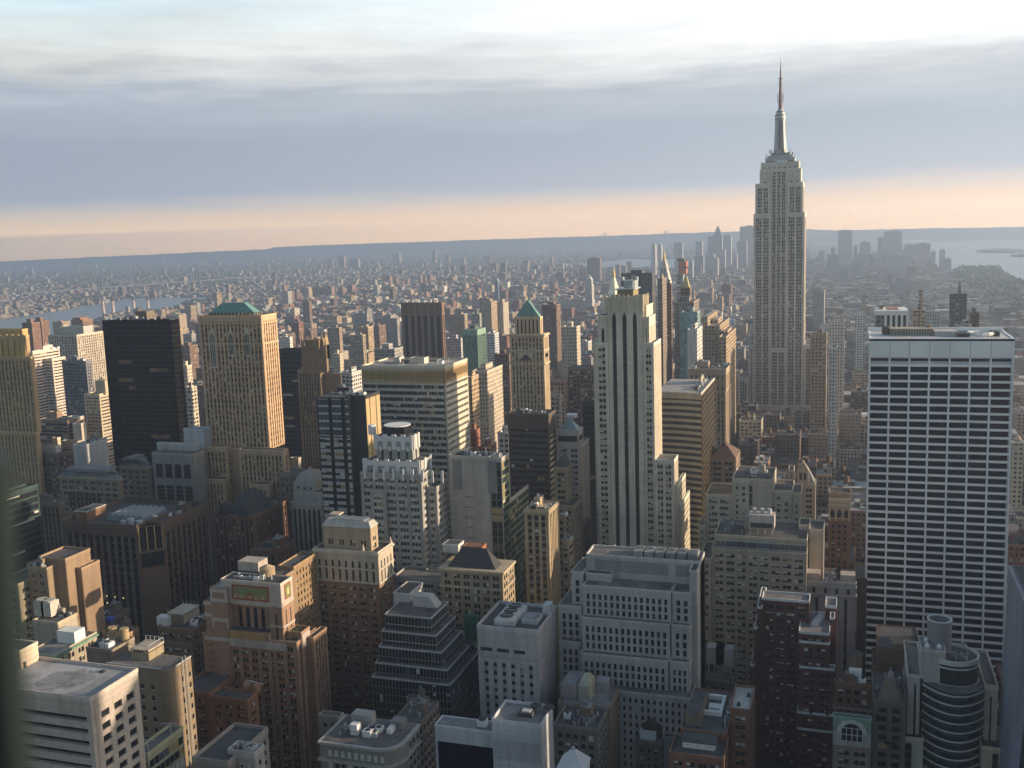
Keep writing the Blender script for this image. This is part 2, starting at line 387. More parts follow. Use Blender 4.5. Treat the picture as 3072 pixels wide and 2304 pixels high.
    def clutter(s, box, n=4, tank=False, seed=0, big=True):
        """plant on a roof: bulkhead, cooling units, ducts, perhaps a water tank"""
        rg = random.Random(hash_(s.label)+seed); x0, x1, y0, y1, z = box; z += .12; wx, wy = x1-x0, y1-y0
        if big:
            a, b = wx*rg.uniform(.2, .4), wy*rg.uniform(.25, .45); px = rg.uniform(x0+1.5, max(x0+1.6, x1-a-1.5)); py = rg.uniform(y0+wy*.3, max(y0+wy*.31, y1-b-1))
            h = rg.uniform(3, 5); k = s.new('bulkhead', [stone(s.wall) if isinstance(s.wall, tuple) else s.wall, SILV]); k.box(px, px+a, py, py+b, z-.1, z+h); k.box(px+.3, px+a-.3, py+.3, py+b-.3, z+h, z+h+.15, 1); s.new('hatch', SILV, k).box(px+a*.2, px+a*.5, py+b*.3, py+b*.7, z+h, z+h+1.4)
        for i in range(n):
            a = rg.uniform(1.5, 4); b = rg.uniform(1.5, 3.5); h = rg.uniform(.9, 2.4)
            px = rg.uniform(x0+1, max(x0+1.1, x1-a-1)); py = rg.uniform(y0+1, max(y0+1.1, y1-b-1))
            k = s.new('cooling_unit', [rg.choice([METAL, SILV, WHITE, TAR]), DARK]); k.box(px, px+a, py, py+b, z-.1, z+h)
            s.new('fan', DARK, k).cyl(px+a/2, py+b/2, min(a, b)*.36, z+h, z+h+.25, 10)
        if n: 
            k = s.new('duct', SILV); py = rg.uniform(y0+wy*.2, y0+wy*.8); k.box(x0+wx*.15, x0+wx*.75, py, py+.9, z+.2, z+1.1); k.box(x0+wx*.75-.9, x0+wx*.75, py+.9, py+wy*.2, z+.2, z+1.1)
        if n:
            k = s.new('vent_pipe', [METAL])
            for i in range(n*2): px = rg.uniform(x0+1, x1-1); py = rg.uniform(y0+1, y1-1); k.cyl(px, py, rg.uniform(.2, .45), z-.1, z+rg.uniform(.8, 2.2), 6)
            k = s.new('railing', [DARK]); xr = x0+wx*.6
            k.bar((x0+.8, y0+1.2, z+1.9), (xr, y0+1.2, z+1.9), .07, 0, 3)
            for i in range(6): k.bar((x0+.8+(xr-x0-.8)*i/5, y0+1.2, z), (x0+.8+(xr-x0-.8)*i/5, y0+1.2, z+1.9), .07, 0, 3)
        if tank: s.tank(x0+wx*rg.uniform(.2, .8), y0+wy*rg.uniform(.3, .7), z)
    def tank(s, x, y, z, r=2.3, h=4.6, leg=4):
        k = s.new('water_tank', [WOOD, DARK]); k.cyl(x, y, r, z+leg, z+leg+h, 14); s.new('tank_roof', TAR, k).cyl(x, y, r*1.06, z+leg+h, z+leg+h+1.7, 14, 0, .1)
        for a, b in ((1, 1), (1, -1), (-1, 1), (-1, -1)): s.new('leg', DARK, k).bar((x+a*r*.65, y+b*r*.65, z-.1), (x+a*r*.65, y+b*r*.65, z+leg), .16)
        k.box(x-r, x+r, y-r, y+r, z+leg-.3, z+leg, 1)
    def done(s):
        x0 = min(b[0] for b in s.t); x1 = max(b[1] for b in s.t); y0 = min(b[2] for b in s.t); y1 = max(b[3] for b in s.t)
        off = ((x0+x1)/2, (y0+y1)/2, 0)
        root = bpy.data.objects.new(s.name, None); root.location = off; COL.objects.link(root); root.empty_display_size = 5
        tag(root, s.label, s.cat, s.group)
        made = {}
        for key, (mb, mats) in s.parts.items():
            nm = key if isinstance(key, str) else key[0]
            if mb.f: made[key] = mb.obj(nm, mats, made.get(getattr(mb, 'under', None), root), off)
        # windows: the hundred that show largest are parts of their own, the rest one part
        def size(wd):
            sx, sy, d = proj(wd[0])
            if not (0 <= sx <= 3072 and 0 <= sy <= 2304) or d < 1: return -1
            return wd[2]*wd[3]/d/d*(1 if wd[1] == 'N' else .45) + wd[0][2]*1e-5
        ws = sorted(s.win, key=lambda q: -size(q)); k = 100 if s.near else 0
        rot = {'N': 0, 'W': math.pi/2, 'E': -math.pi/2}
        for pos, sd, a, h, v in ws[:k]:
            o = bpy.data.objects.new('window', pane(a, h, v)); o.location = [pos[i]-off[i] for i in range(3)]
            o.rotation_euler = (0, 0, rot[sd]); o.parent = root; COL.objects.link(o)
        if ws[k:]:
            b = MB()
            for (x, y, z), sd, a, h, v in ws[k:]:
                a /= 2; h /= 2
                def q(l0, l1, e0, e1, m, o=0):
                    if sd == 'N': b.quad((x+l0, y-o, z+e0), (x+l1, y-o, z+e0), (x+l1, y-o, z+e1), (x+l0, y-o, z+e1), m)
                    elif sd == 'W': b.quad((x+o, y+l0, z+e0), (x+o, y+l1, z+e0), (x+o, y+l1, z+e1), (x+o, y+l0, z+e1), m)
                    else: b.quad((x-o, y+l1, z+e0), (x-o, y+l0, z+e0), (x-o, y+l0, z+e1), (x-o, y+l1, z+e1), m)
                if v in (1, 7, 8): cu = h*{1: 0, 7: .45, 8: -.45}[v]; q(-a, a, -h, cu, 0); q(-a, a, cu, h, 1)
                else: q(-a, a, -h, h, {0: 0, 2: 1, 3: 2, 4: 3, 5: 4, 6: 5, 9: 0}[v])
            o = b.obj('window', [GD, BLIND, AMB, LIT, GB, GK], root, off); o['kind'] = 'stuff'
        HERO.append(dict(root=root, t=s.t, short=s.short, label=s.label, name=s.name))
        return root
def hash_(t):
    h = 7
    for c in t: h = (h*31+ord(c)) % 1000003
    return h
def S_(k, fl, bay, **kw): return dict(k=k, fl=fl, bay=bay, **kw)
ST = {'blank': dict(k='blank', fl=3.6, bay=3)}
# ------------------------------------------------------------------ facade patterns
ST.update(
 punch=S_('grid', 3.5, 3.0, ww=.42, wh=.52, bl=.22, am=.03),
 pair=S_('grid', 3.5, 2.6, ww=.62, wh=.55, grp=2, bl=.25, am=.03),
 trip=S_('grid', 3.5, 2.2, ww=.66, wh=.55, grp=3, bl=.25, am=.04),
 tower=S_('vert', 3.5, 2.9, ww=.5, wh=.62, sp=stone((.2, .16, .11)), bl=.2, am=.1, dep=.5, proud=.12),
 vert=S_('vert', 3.6, 3.2, ww=.5, wh=.66, sp=stone((.05, .05, .05)), bl=.12, am=.05, dep=.5),
 rib=S_('ribbon', 3.7, 3.0, ww=.97, wh=.52, bl=.15, am=.05, dep=.3, seg=3),
 curt=S_('ribbon', 3.7, 1.8, ww=.94, wh=.6, bl=.12, am=.03, sky=.12, dep=.18, seg=2, sp=stone((.32, .32, .31)), mull=True, sdep=.03, end=.4),
 loft=S_('grid', 3.8, 3.4, ww=.62, wh=.58, bl=.15, am=.03),
 small=S_('grid', 3.3, 2.6, ww=.36, wh=.45, bl=.3),
)
def st(base, **kw): d = dict(ST[base]); d.update(kw); return d
def sub(b, f): return b

# ================================================================== Row far left: the towers east of Madison Avenue
b = Bld('office_tower', 'yellow brick setback tower with ribbed buttress crown cut by the frame edge', wall=(.40, .28, .16), short='ribbed crown tower')
Y = 535
c = b.px('E', -180, 300, 318, 560, Y); x1 = c[1]
b.tier([c[0], x1, Y, c[3], c[4]], 0, st('tower', ww=.4, wh=.5))
c2 = b.px('A', -150, 255, 268, 1590, Y+3); z2 = c2[4]
b.tier([c[0], c2[1], Y+3, c2[3], z2], c[4], st('tower', ww=.42, wh=.5, bl=.15))
c3 = b.px('A', -130, 213, 226, 1412, Y+5)
b.tier([c[0], c3[1], Y+5, c3[3], c3[4]], z2, st('vert', fl=6, bay=3.4, ww=.3, wh=.8, dep=1.0, sp=stone((.3, .22, .11)), only=0, top=2))
k = b.new('crown', [stone((.46, .33, .13)), stone((.2, .13, .06))]); n = 9; L = (c3[1]-c[0])/n
for i in range(n): k.prism([(c[0]+L*i+.3, Y+4.2), (c[0]+L*(i+1)-.7, Y+4.2), (c[0]+L*(i+1)-.7, Y+6), (c[0]+L*i+.3, Y+6)], c3[4]-13, c3[4]+1.5, 0, [(c[0]+L*i+.9, Y+5), (c[0]+L*(i+1)-1.3, Y+5), (c[0]+L*(i+1)-1.3, Y+6), (c[0]+L*i+.9, Y+6)])
c4 = b.px('A', -100, 183, 192, 1360, Y+9)
b.tier([c[0]+4, c4[1], Y+9, c4[3]+2, c4[4]], c3[4], st('blank'), col=(.4, .28, .12)); b.done()

b = Bld('apartment_slab', 'pinkish white slab with close rows of balconies beside the ribbed crown tower', 'apartment building', wall=(.60, .5, .43), near=False, short='white balcony slab')
c = b.px('A', 250, 270, 492, 1540, 820); b.tier(c, 0, st('rib', fl=3.0, bay=3.0, ww=.9, wh=.4), roof=SILV); b.clutter(c, 3)
c2 = b.px('A', 470, 500, 535, 1580, 850); c2[2] = c[2]+8; b.tier([c[1], c[1]+10, c[2]+14, c[3]-4, c2[4]], 0, st('rib', fl=3.0, ww=.9, wh=.4), par=.6); b.done()

b = Bld('hospital_block', 'broad pale tan block with stepped grey penthouse beyond the black glass tower', 'building', wall=(.5, .42, .33), near=False, short='broad tan block')
c = b.px('A', 395, 635, 870, 1400, 1150); b.tier(c, 0, st('tower', fl=3.6, bay=4.2, ww=.55, sp=stone((.42, .36, .28))), roof=PAVE)
c2 = b.px('A', 495, 690, 770, 1330, 1165); b.tier(c2, c[4], st('blank'), col=(.42, .4, .36)); b.done()
b = Bld('apartment_tower', 'brown brick tower with stepped top rising behind the broad tan block', 'apartment building', wall=(.22, .13, .09), near=False)
c = b.px('A', 590, 685, 770, 1275, 1500, 30); b.tier(c, 0, st('punch', wh=.4)); c2 = b.px('A', 600, 665, 735, 1255, 1505, 12); b.tier(c2, c[4]); b.done()
for (xl, xc, xr, yt, Y, lb) in ((180, 262, 330, 1300, 1290, 'brown brick twin tower close beside the river, the nearer of two'), (258, 340, 405, 1285, 1360, 'brown brick twin tower close beside the river, the farther of two')):
    b = Bld('apartment_tower', lb, 'apartment building', wall=(.2, .12, .085), near=False, group='brown twin towers by the river')
    c = b.px('A', xl, xc, xr, yt, Y); b.tier(c, 0, st('punch', fl=3.0, bay=3.2, wh=.45)); c2 = [c[0]+5, c[1]-6, c[2]+5, c[3]-6, c[4]+6]; b.tier(c2, c[4], par=.5); b.done()
b = Bld('apartment_tower', 'slate blue grid tower with many small windows left of the black glass tower', 'apartment building', wall=(.17, .17, .19), near=False, short='slate grid tower')
c = b.px('A', 515, 715, 760, 1660, 830, 24); c[4] = at_y(*sp('P', 134, 781), 830)[2]; b.tier(c, 0, st('loft', fl=3.1, bay=2.8, wh=.6)); b.clutter(c, 2); b.done()
b = Bld('apartment_slab', 'tall cream slab with stacked window bands and bright sunlit end beside the black glass tower', 'apartment building', wall=(.48, .39, .28), short='cream banded slab', near=False)
c = b.px('E', 695, 822, 908, 236, 800); b.tier(c, 0, st('rib', fl=3.2, bay=3.3, ww=.7, wh=.45, seg=1, mull=True), st('rib', fl=3.2, bay=3.6, ww=.8, wh=.4))
c2 = b.px('E', 785, 868, 893, 120, 806); b.tier(c2, c[4], par=.4); b.done()
b = Bld('brick_building', 'stepped brown brick building with white penthouses at the foot of the cream banded slab', 'building', wall=(.2, .13, .095), near=False)
c = b.px('E', 300, 560, 700, 455, 760); b.tier(c, 0, st('rib', fl=3.3, wh=.5)); c2 = b.px('E', 400, 470, 515, 385, 775); b.tier(c2, c[4], col=(.3, .2, .13)); c3 = b.px('E', 560, 650, 690, 425, 770); b.tier(c3, c[4], col=(.55, .45, .38)); c4 = b.px('E', 600, 672, 712, 480, 762, 20); b.tier(c4, 0, col=(.55, .44, .36)); b.done()

# black glass tower with cut corners
b = Bld('glass_tower', 'black glass tower with cut corners and flat dark roof', wall=(.022, .02, .019), short='black glass tower', near=False)
Y = 660; c = b.px('A', 873, 1440, 1462, 1268, Y, 40); x0, x1, y0, y1, z = c; q = 7
b.t.append((x0, x1, y0, y1, 0, z)); FOOT.append((x0, x1, y0, y1, 0, z))
wm = b.wallmb(glass((.007, .006, .005), .06, .15)); poly = [(x0+q, y0), (x1-q, y0), (x1, y0+q), (x1, y1-q), (x1-q, y1), (x0+q, y1), (x0, y1-q), (x0, y0+q)]
zt = z-24; wm.prism(poly, 0, zt); q2 = 13; px = (x1-x0)*.2
wm.prism([(x0+px, y0), (x1-q, y0), (x1, y0+q), (x1, y1-q), (x1-q, y1), (x0+q, y1), (x0, y1-q), (x0, y0+q*1.6)], zt, z)
fr = b.part('mullion', stone((.022, .019, .017), .4)); zz = 4
while zz < z-2:
    for (p, r) in ((poly[0], poly[1]), (poly[1], poly[2]), (poly[2], poly[3])): fr.bar((p[0], p[1]-.02, zz), (r[0], r[1]-.02, zz), .16, 0, 4)
    zz += 3.8
bz = b.part('bronze_panel', glass((.16, .10, .05), .25, .8))  # brownish reflections on the black glass, painted as thin patches
for zz, f0, f1 in ((z-48, .0, .3), (z-54, .2, .34), (z-92, .55, .9), (z-125, .05, .25), (z-40, .62, .95), (z-34, .05, .3), (z-140, .5, .7)): bz.box(x0+q+(x1-x0-2*q)*f0, x0+q+(x1-x0-2*q)*f1, y0-.06, y0+.1, zz, zz+3)
rf = b.part('roof', TAR); rf.quad((x0+q, y0+1, z+.1), (x1-q, y0+1, z+.1), (x1-q, y1-1, z+.1), (x0+q, y1-1, z+.1))
k = b.new('bulkhead', [stone((.16, .13, .1)), METAL]); k.box(x0+19, x0+29, y0+12, y0+22, z, z+5.5); b.clutter([x0+8, x1-8, y0+6, y1-8, z], 4, big=False); b.done()

# the ornate block with two hipped roofs and its neighbours
b = Bld('ornate_building', 'ornate grey stone building with two grey hipped roofs and arched window rows', 'office building', wall=(.22, .175, .14), short='hipped roof building')
c = b.px('E', 490, 985, 1012, 935, 500, 26); hs = st('pair', bay=2.6, ww=.5, wh=.5, bl=.1); b.tier(c, 0, hs, par=0)
k = b.new('roof', [stone((.17, .175, .19), .8)]); x0, x1, y0, y1, z = c; k.hip(x0-.8, x1+.8, y0-.8, y1, z, z+4.5, 3); k.box(x0+9, x1-6, y0+6, y1-6, z+4.5, z+6.4)
cn = b.part('cornice', stone((.33, .27, .2))); cn.box(x0-.9, x1+.9, y0-.9, y1, z-.6, z+.3); cn.box(x0-.5, x1+.5, y0-.5, y1, z-8.6, z-8.0)
ar = b.part('arcade', [stone((.05, .045, .045))]); 
for i in range(8): ar.box(x0+6+i*3.0, x0+7.5+i*3.0, y0-.12, y0+.1, z-19, z-10.2); ar.cyl(x0+6.75+i*3.0, y0-.02, .75, z-10.4, z-10.1, 8)
c = b.px('E', 985, 1228, 1250, 838, 548, 26); b.tier(c, 0, hs, par=0); x0, x1, y0, y1, z = c
k = b.new('roof', [stone((.17, .175, .19), .8)]); k.hip(x0-.8, x1+.8, y0-.8, y1, z, z+6, 6); k.box(x0+8, x1-8, y0+8, y1-8, z+6, z+7); cn.box(x0-.9, x1+.9, y0-.9, y1, z-.6, z+.3)
m = b.px('E', 605, 700, 890, 660, 535); b.tier(m, 0, col=(.34, .34, .35), roof=SILV); b.clutter(m, 5); b.done()
b = Bld('brick_building', 'dark brown building with a pale boxy penthouse under the ribbed crown tower', 'office building', wall=(.14, .1, .08), near=False)
c = b.px('E', 280, 480, 610, 735, 540); b.tier(c, 0, st('punch')); c2 = b.px('E', 290, 460, 505, 672, 545); b.tier(c2, c[4], col=(.42, .39, .35)); c3 = b.px('E', 430, 475, 500, 602, 560); b.tier(c3, c[4], col=(.5, .4, .3)); c4 = b.px('E', 510, 640, 680, 630, 570); b.tier(c4, 0, col=(.3, .26, .2)); b.done()
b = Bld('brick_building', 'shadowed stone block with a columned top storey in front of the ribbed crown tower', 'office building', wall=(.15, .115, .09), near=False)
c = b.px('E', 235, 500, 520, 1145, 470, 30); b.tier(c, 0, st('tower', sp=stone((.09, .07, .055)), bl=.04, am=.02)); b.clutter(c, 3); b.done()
b = Bld('glass_slab', 'dark teal glass slab low at the frame edge', 'office building', wall=(.03, .055, .05), near=False)
c = b.px('E', -60, 35, 235, 1075, 420); c[3] = c[2]+24; b.tier(c, 0, st('rib', fl=3.8, wh=.7)); b.done()
b = Bld('library_block', 'grey concrete block with four big dark window bays and stepped plain roof boxes', 'building', wall=(.21, .205, .20), short='four bay concrete block')
c = b.px('E', 1258, 1600, 1700, 738, 540); x0, x1, y0, y1, z = c; b.tier(c, 0, roof=PAVE)
k = b.new('window_bay', [stone((.02, .02, .024), .3), stone((.2, .15, .1), .5)])
for i in range(4):
    w4 = (x1-x0-3)/4; k.box(x0+1.5+i*w4+.7, x0+1.5+(i+1)*w4-.7, y0-.08, y0+.2, z-36, z-20)
    for j in range(6): k.box(x0+1.5+i*w4+.7, x0+1.5+(i+1)*w4-.7, y0-.16, y0-.1, z-35.4+j*2.6, z-35.1+j*2.6, 1)
    k.box(x0+1.5+i*w4+1, x0+1.5+(i+1)*w4-1, y0-.08, y0+.2, z-15, z-6, 0)
for zz in (z-44, z-50): 
    for i in range(16): k.box(x0+2+i*(x1-x0-4)/16, x0+2+i*(x1-x0-4)/16+1.0, y0-.08, y0+.2, zz, zz+2.4)
c2 = b.px('E', 1300, 1635, 1640, 655, 552, 22); b.tier(c2, c[4], col=(.36, .36, .37), roof=PAVE); c3 = b.px('E', 1520, 1690, 1750, 530, 560, 22); b.tier(c3, c[4], col=(.38, .4, .44), roof=SILV); b.done()

# the big tan slab with green hipped roof
b = Bld('office_tower', 'massive tan brick tower with green hipped roof and gothic arched top', wall=(.48, .33, .21), short='green hip roof tower')
Y = 568; c = b.px('A', 1645, 2165, None, 1245, Y, 10); c[3] = solve(829, (c[1], 0, c[4]), 1); x0, x1, y0, y1, z = c
tw = st('tower', fl=3.55, bay=2.7, ww=.52, wh=.56, sp=stone((.25, .17, .095)), bl=.32, am=.12, grp=1, top=3)
zt = at_y(*sp('E', 2170, 655), Y)[2]
b.tier([x0, x1, y0, y1, z], zt-2, tw, roof=TAR)
k = b.new('gothic_window', [stone((.55, .48, .38)), stone((.05, .05, .05), .3)])
for i, (f, wd, hh) in enumerate(((.2, 4.6, 27), (.5, 3.6, 19), (.76, 3.6, 19))):
    xx = x0+(x1-x0)*f; k.prism([(xx-wd/2, y0-.3), (xx+wd/2, y0-.3), (xx+wd/2, y0+.1), (xx-wd/2, y0+.1)], z-hh-6, z-11); k.hip(xx-wd/2, xx+wd/2, y0-.3, y0+.1, z-11, z-6.5, wd/2-.1, 0, .0)
    for s_ in (-1, 0, 1): k.box(xx+s_*wd*.3-.35, xx+s_*wd*.3+.35, y0-.42, y0-.3, z-hh-5, z-11.5+(1.5 if s_ == 0 else 0), 1)
co = b.part('cornice', stone((.47, .37, .23)))
for zz in (z-4.6, z-17.5): co.box(x0-.45, x1+.45, y0-.45, y1+.3, zz, zz+.8)
k = b.new('roof_ridge', [stone((.12, .25, .24), .6, .15, .1), TAR]); rx0 = at_y(*sp('A', 1745, 1225), Y+6)[0]; rx1 = at_y(*sp('A', 2110, 1225), Y+6)[0]
k.box(rx0-1, rx1+1, y0+5, y1-4, z, z+2.2, 1); k.hip(rx0, rx1, y0+6, y1-5, z+2.2, z+8.5, 8, 0, (y1-y0-11)/2-2)
k = b.new('parapet_figure', [stone((.3, .24, .15))])
for i in range(14): k.box(rx0+i*2.7, rx0+i*2.7+1, y0+3.6, y0+4.4, z+.2, z+2.0)
# lower steps
cL = b.px('E', 1655, 1885, None, 668, Y-6, 12); cR = b.px('E', 1985, 2212, None, 682, Y-6, 12)
xr = at_y(*sp('F', 152, 720), Y-6)[0]; yr = solve(sp('F', 182, 615)[0], (xr, 0, zt), 1)
b.tier([cL[0], xr, Y-1, yr, zt-3], 0, tw); b.tier([cL[0]-1, cL[1], Y-7, Y-1, cL[4]], 0, tw, par=.6); b.tier([cR[0], xr-.5, Y-7, Y-1, cL[4]-1], 0, tw, par=.6)
c5 = b.px('E', 1655, 1870, None, 940, Y-14, 12); b.tier([c5[0]-2, c5[1]-1, Y-14, Y-7, c5[4]], 0, tw, par=.5)
x5 = at_y(*sp('F', 15, 1010), Y-14)[0]; b.tier([x5-14, x5, Y-14, Y-7, c5[4]-2], 0, tw, par=.5); b.done()

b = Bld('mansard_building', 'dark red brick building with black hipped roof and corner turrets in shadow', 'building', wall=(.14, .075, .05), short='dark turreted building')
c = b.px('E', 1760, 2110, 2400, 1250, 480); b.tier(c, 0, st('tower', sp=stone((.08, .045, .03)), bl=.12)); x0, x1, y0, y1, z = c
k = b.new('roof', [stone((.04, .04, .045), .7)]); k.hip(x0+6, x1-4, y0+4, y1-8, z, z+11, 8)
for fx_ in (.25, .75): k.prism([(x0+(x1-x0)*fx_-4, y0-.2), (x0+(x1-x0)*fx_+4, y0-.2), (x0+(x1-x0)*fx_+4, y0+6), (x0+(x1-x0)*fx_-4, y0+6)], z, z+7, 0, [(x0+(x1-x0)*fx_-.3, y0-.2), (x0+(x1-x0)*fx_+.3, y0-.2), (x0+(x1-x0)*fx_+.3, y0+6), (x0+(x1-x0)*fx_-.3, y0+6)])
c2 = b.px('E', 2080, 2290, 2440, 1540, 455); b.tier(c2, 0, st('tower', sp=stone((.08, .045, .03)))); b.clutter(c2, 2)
tu = b.new('turret', [stone((.14, .08, .06)), TAR]); tu.cyl(c2[1]-1.5, c2[2]+1.5, 1.4, c2[4], c2[4]+3, 10); tu.cyl(c2[1]-1.5, c2[2]+1.5, 1.6, c2[4]+3, c2[4]+5.5, 10, 1, .05); b.done()

b = Bld('office_tower', 'pale stepped building with stone dome, white attic and a columned storey', 'office building', wall=(.40, .37, .34), short='columned stepped building')
Y = 520; c = b.px('F', 155, 462, 478, 1150, Y, 30); x0, x1, y0, y1, z = c
b.tier([x0, x1, Y, y1, z], 0, st('vert', fl=20, bay=3.4, ww=.55, wh=.9, dep=1.2, only=0, top=3, bot=max(1, (z % 20))), roof=PAVE)
b.tier([x0+4, x1+.5, Y+4, y1, at_y(*sp('F', 300, 1042), Y+4)[2]], z, st('punch', fl=5, bay=3.4), par=.5)
z2 = at_y(*sp('F', 300, 1042), Y+4)[2]; x2 = at_y(*sp('F', 225, 1000), Y+8)[0]; x3 = at_y(*sp('F', 400, 1000), Y+8)[0]; z3 = at_y(*sp('F', 300, 965), Y+8)[2]
b.tier([x2, x3, Y+8, Y+24, z3], z2, st('punch', fl=4.5, bay=3.6), par=0)
k = b.new('dome_roof', [stone((.3, .28, .26))]); z4 = at_y(*sp('F', 310, 868), Y+12)[2]
for i in range(6):
    f0, f1 = i/6, (i+1)/6; k.hip(x2+f0*4.5, x3-f0*4.5, Y+8+f0*4.5, Y+24-f0*4.5, z3+(z4-z3)*math.sin(f0*1.45), z3+(z4-z3)*math.sin(f1*1.45), .75)
k.box(x2+7, x3-7, Y+14, Y+18, z4-.5, z4+2); b.done()
b = Bld('brick_building', 'flat roofed brown building tucked behind the stone domed stepped building', 'office building', wall=(.2, .16, .12), near=False)
c = b.px('F', 100, 430, 448, 905, 556, 12); b.tier(c, 0, st('punch')); c2 = b.px('F', 195, 262, 285, 770, 590, 14); b.tier(c2, 0, col=(.34, .31, .27)); b.clutter(c, 3); b.done()

b = Bld('glass_slab', 'plain black slab directly behind the gothic pinnacled tower', 'office tower', wall=(.035, .03, .027), near=False)
c = b.px('B', 100, 310, 345, 1520, 745); b.tier(c, 0, st('rib', fl=3.8, wh=.6, am=.06, bl=.03), roof=SILV); b.done()
b = Bld('gothic_tower', 'brown gothic tower with a crown of stone pinnacles', wall=(.24, .17, .105), short='pinnacled gothic tower')
Y = 690; c = b.px('F', 255, 590, 612, 40, Y, 20); x0, x1, y0, y1, z = c
gt = st('tower', fl=3.6, bay=2.5, ww=.5, sp=stone((.1, .075, .05)), bl=.06, am=.04); xm = at_y(*sp('F', 445, 60), Y)[0]
b.tier([x0, xm, Y, y1, z], 0, gt); b.tier([xm, x1, Y+5, y1, z-3], 0, gt, par=.6)
u = b.px('B', 300, 505, 530, 1500, Y+4); zu = u[4]; b.tier([u[0], u[1], Y+4, y1-3, zu], z, st('vert', fl=9, bay=3, ww=.4, wh=.8, only=0, dep=.6, top=2, sp=stone((.12, .09, .06))))
k = b.part('pinnacle', stone((.4, .29, .16))); k2 = 0
for i in range(6):
    for (px_, py_) in ((u[0]+(u[1]-u[0])*i/5, Y+4), (u[1], Y+4+(y1-Y-7)*i/5)):
        pn = b.new('pinnacle', [stone((.4, .29, .16))]); hh = 8.5 if i % 2 == 0 else 6; pn.box(px_-.9, px_+.9, py_-.9, py_+.9, zu-8, zu+hh*.4); pn.cyl(px_, py_, 1.1, zu+hh*.4, zu+hh+3, 6, 0, .1)
    
b.tier([u[0]+5, u[1]-4, Y+9, y1-6, zu+6], zu, st('vert', fl=6, bay=3, ww=.4, wh=.8, only=0), par=.4); b.done()

# ---------------------------------------------------------------- centre: black and white stripe slab, big banded slab
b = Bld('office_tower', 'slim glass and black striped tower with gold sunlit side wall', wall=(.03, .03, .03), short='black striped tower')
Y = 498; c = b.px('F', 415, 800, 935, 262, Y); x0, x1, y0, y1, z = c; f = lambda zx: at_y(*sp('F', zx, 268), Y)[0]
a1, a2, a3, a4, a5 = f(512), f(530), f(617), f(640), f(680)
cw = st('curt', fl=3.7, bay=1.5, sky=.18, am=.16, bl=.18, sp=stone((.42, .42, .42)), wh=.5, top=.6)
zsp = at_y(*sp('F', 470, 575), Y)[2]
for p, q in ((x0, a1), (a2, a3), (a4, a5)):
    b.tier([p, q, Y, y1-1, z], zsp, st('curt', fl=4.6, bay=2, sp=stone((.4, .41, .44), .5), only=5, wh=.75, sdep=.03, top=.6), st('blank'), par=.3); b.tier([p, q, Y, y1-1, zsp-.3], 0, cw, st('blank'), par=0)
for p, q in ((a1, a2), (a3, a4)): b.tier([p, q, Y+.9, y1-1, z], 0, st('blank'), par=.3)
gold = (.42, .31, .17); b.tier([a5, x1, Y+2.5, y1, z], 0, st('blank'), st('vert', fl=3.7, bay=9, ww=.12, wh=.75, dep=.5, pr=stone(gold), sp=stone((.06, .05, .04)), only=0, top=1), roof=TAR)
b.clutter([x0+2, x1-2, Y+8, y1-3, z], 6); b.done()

b = Bld('office_tower', 'broad banded slab with white spandrel stripes and a glazed brown top', wall=(.46, .41, .33), short='white banded slab')
Y = 548; cz = at_y(*sp('F', 1475, 10), Y); x1, z = cz[0], cz[2]; x0 = solve(sp('P', 780, 795)[0], (0, Y, z), 0); y1 = solve(1402, (x1, 0, z), 1)
zb = at_y(*sp('F', 1475, 140), Y)[2]; bs = st('rib', fl=3.75, bay=1.55, ww=.9, wh=.56, seg=1, bl=.1, am=.08, sky=.1, mull=True, dep=.25, sp=stone((.50, .48, .45)), pr=stone((.3, .28, .25)), top=.4)
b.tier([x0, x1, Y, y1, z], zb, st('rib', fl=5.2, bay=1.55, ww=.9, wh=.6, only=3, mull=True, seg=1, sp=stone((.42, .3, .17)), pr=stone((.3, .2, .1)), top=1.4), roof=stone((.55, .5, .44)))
b.tier([x0, x1, Y, y1, zb-.01], 0, bs, st('rib', fl=3.75, bay=1.5, ww=.8, wh=.42, mull=True, seg=1, sp=stone((.66, .6, .5)), dep=.4, top=.4), par=0)
pb = b.px('B', 1190, 1305, 1342, 1590, Y+16); b.tier(pb, z, col=(.55, .5, .44), par=.3); pb2 = b.px('B', 1055, 1100, 1138, 1585, Y+20); b.tier(pb2, z, col=(.6, .55, .47), par=.3)
b.clutter([x0+3, x1-3, Y+6, y1-4, z], 3, big=False); b.done()

b = Bld('deco_tower', 'grey stone setback tower with scalloped white crown and roof tank drum', wall=(.30, .29, .275), short='grey scalloped tower')
Y = 465; dt = st('trip', fl=3.6, bay=2.3, ww=.6, wh=.52, bl=.2, am=.06, sp=stone((.40, .39, .37)), dep=.5)
c = b.px('F', 775, 1280, None, 905, Y, 30); x0, x1, y0, _, z = c; y1 = solve(sp('F', 1372, 870)[0], (x1, 0, z), 1)
b.tier([x0, x1, Y, y1, z], 0, dt, dt, par=.6)
c2 = b.px('F', 815, 1268, None, 800, Y+3, 20); y2 = solve(sp('F', 1358, 715)[0], (c2[1], 0, c2[4]), 1)
b.tier([c2[0], c2[1], Y+3, y2, c2[4]], z, st('vert', fl=9, bay=5.4, ww=.26, wh=.72, only=0, top=4, dep=.6), par=.5)
c3 = b.px('F', 905, 1205, None, 590, Y+9, 20); y3 = solve(sp('F', 1258, 555)[0], (c3[1], 0, c3[4]), 1)
b.tier([c3[0], c3[1], Y+9, y3, c3[4]], c2[4], st('vert', fl=16, bay=4.6, ww=.3, wh=.62, only=0, top=5, dep=.7, bot=1), par=.5)
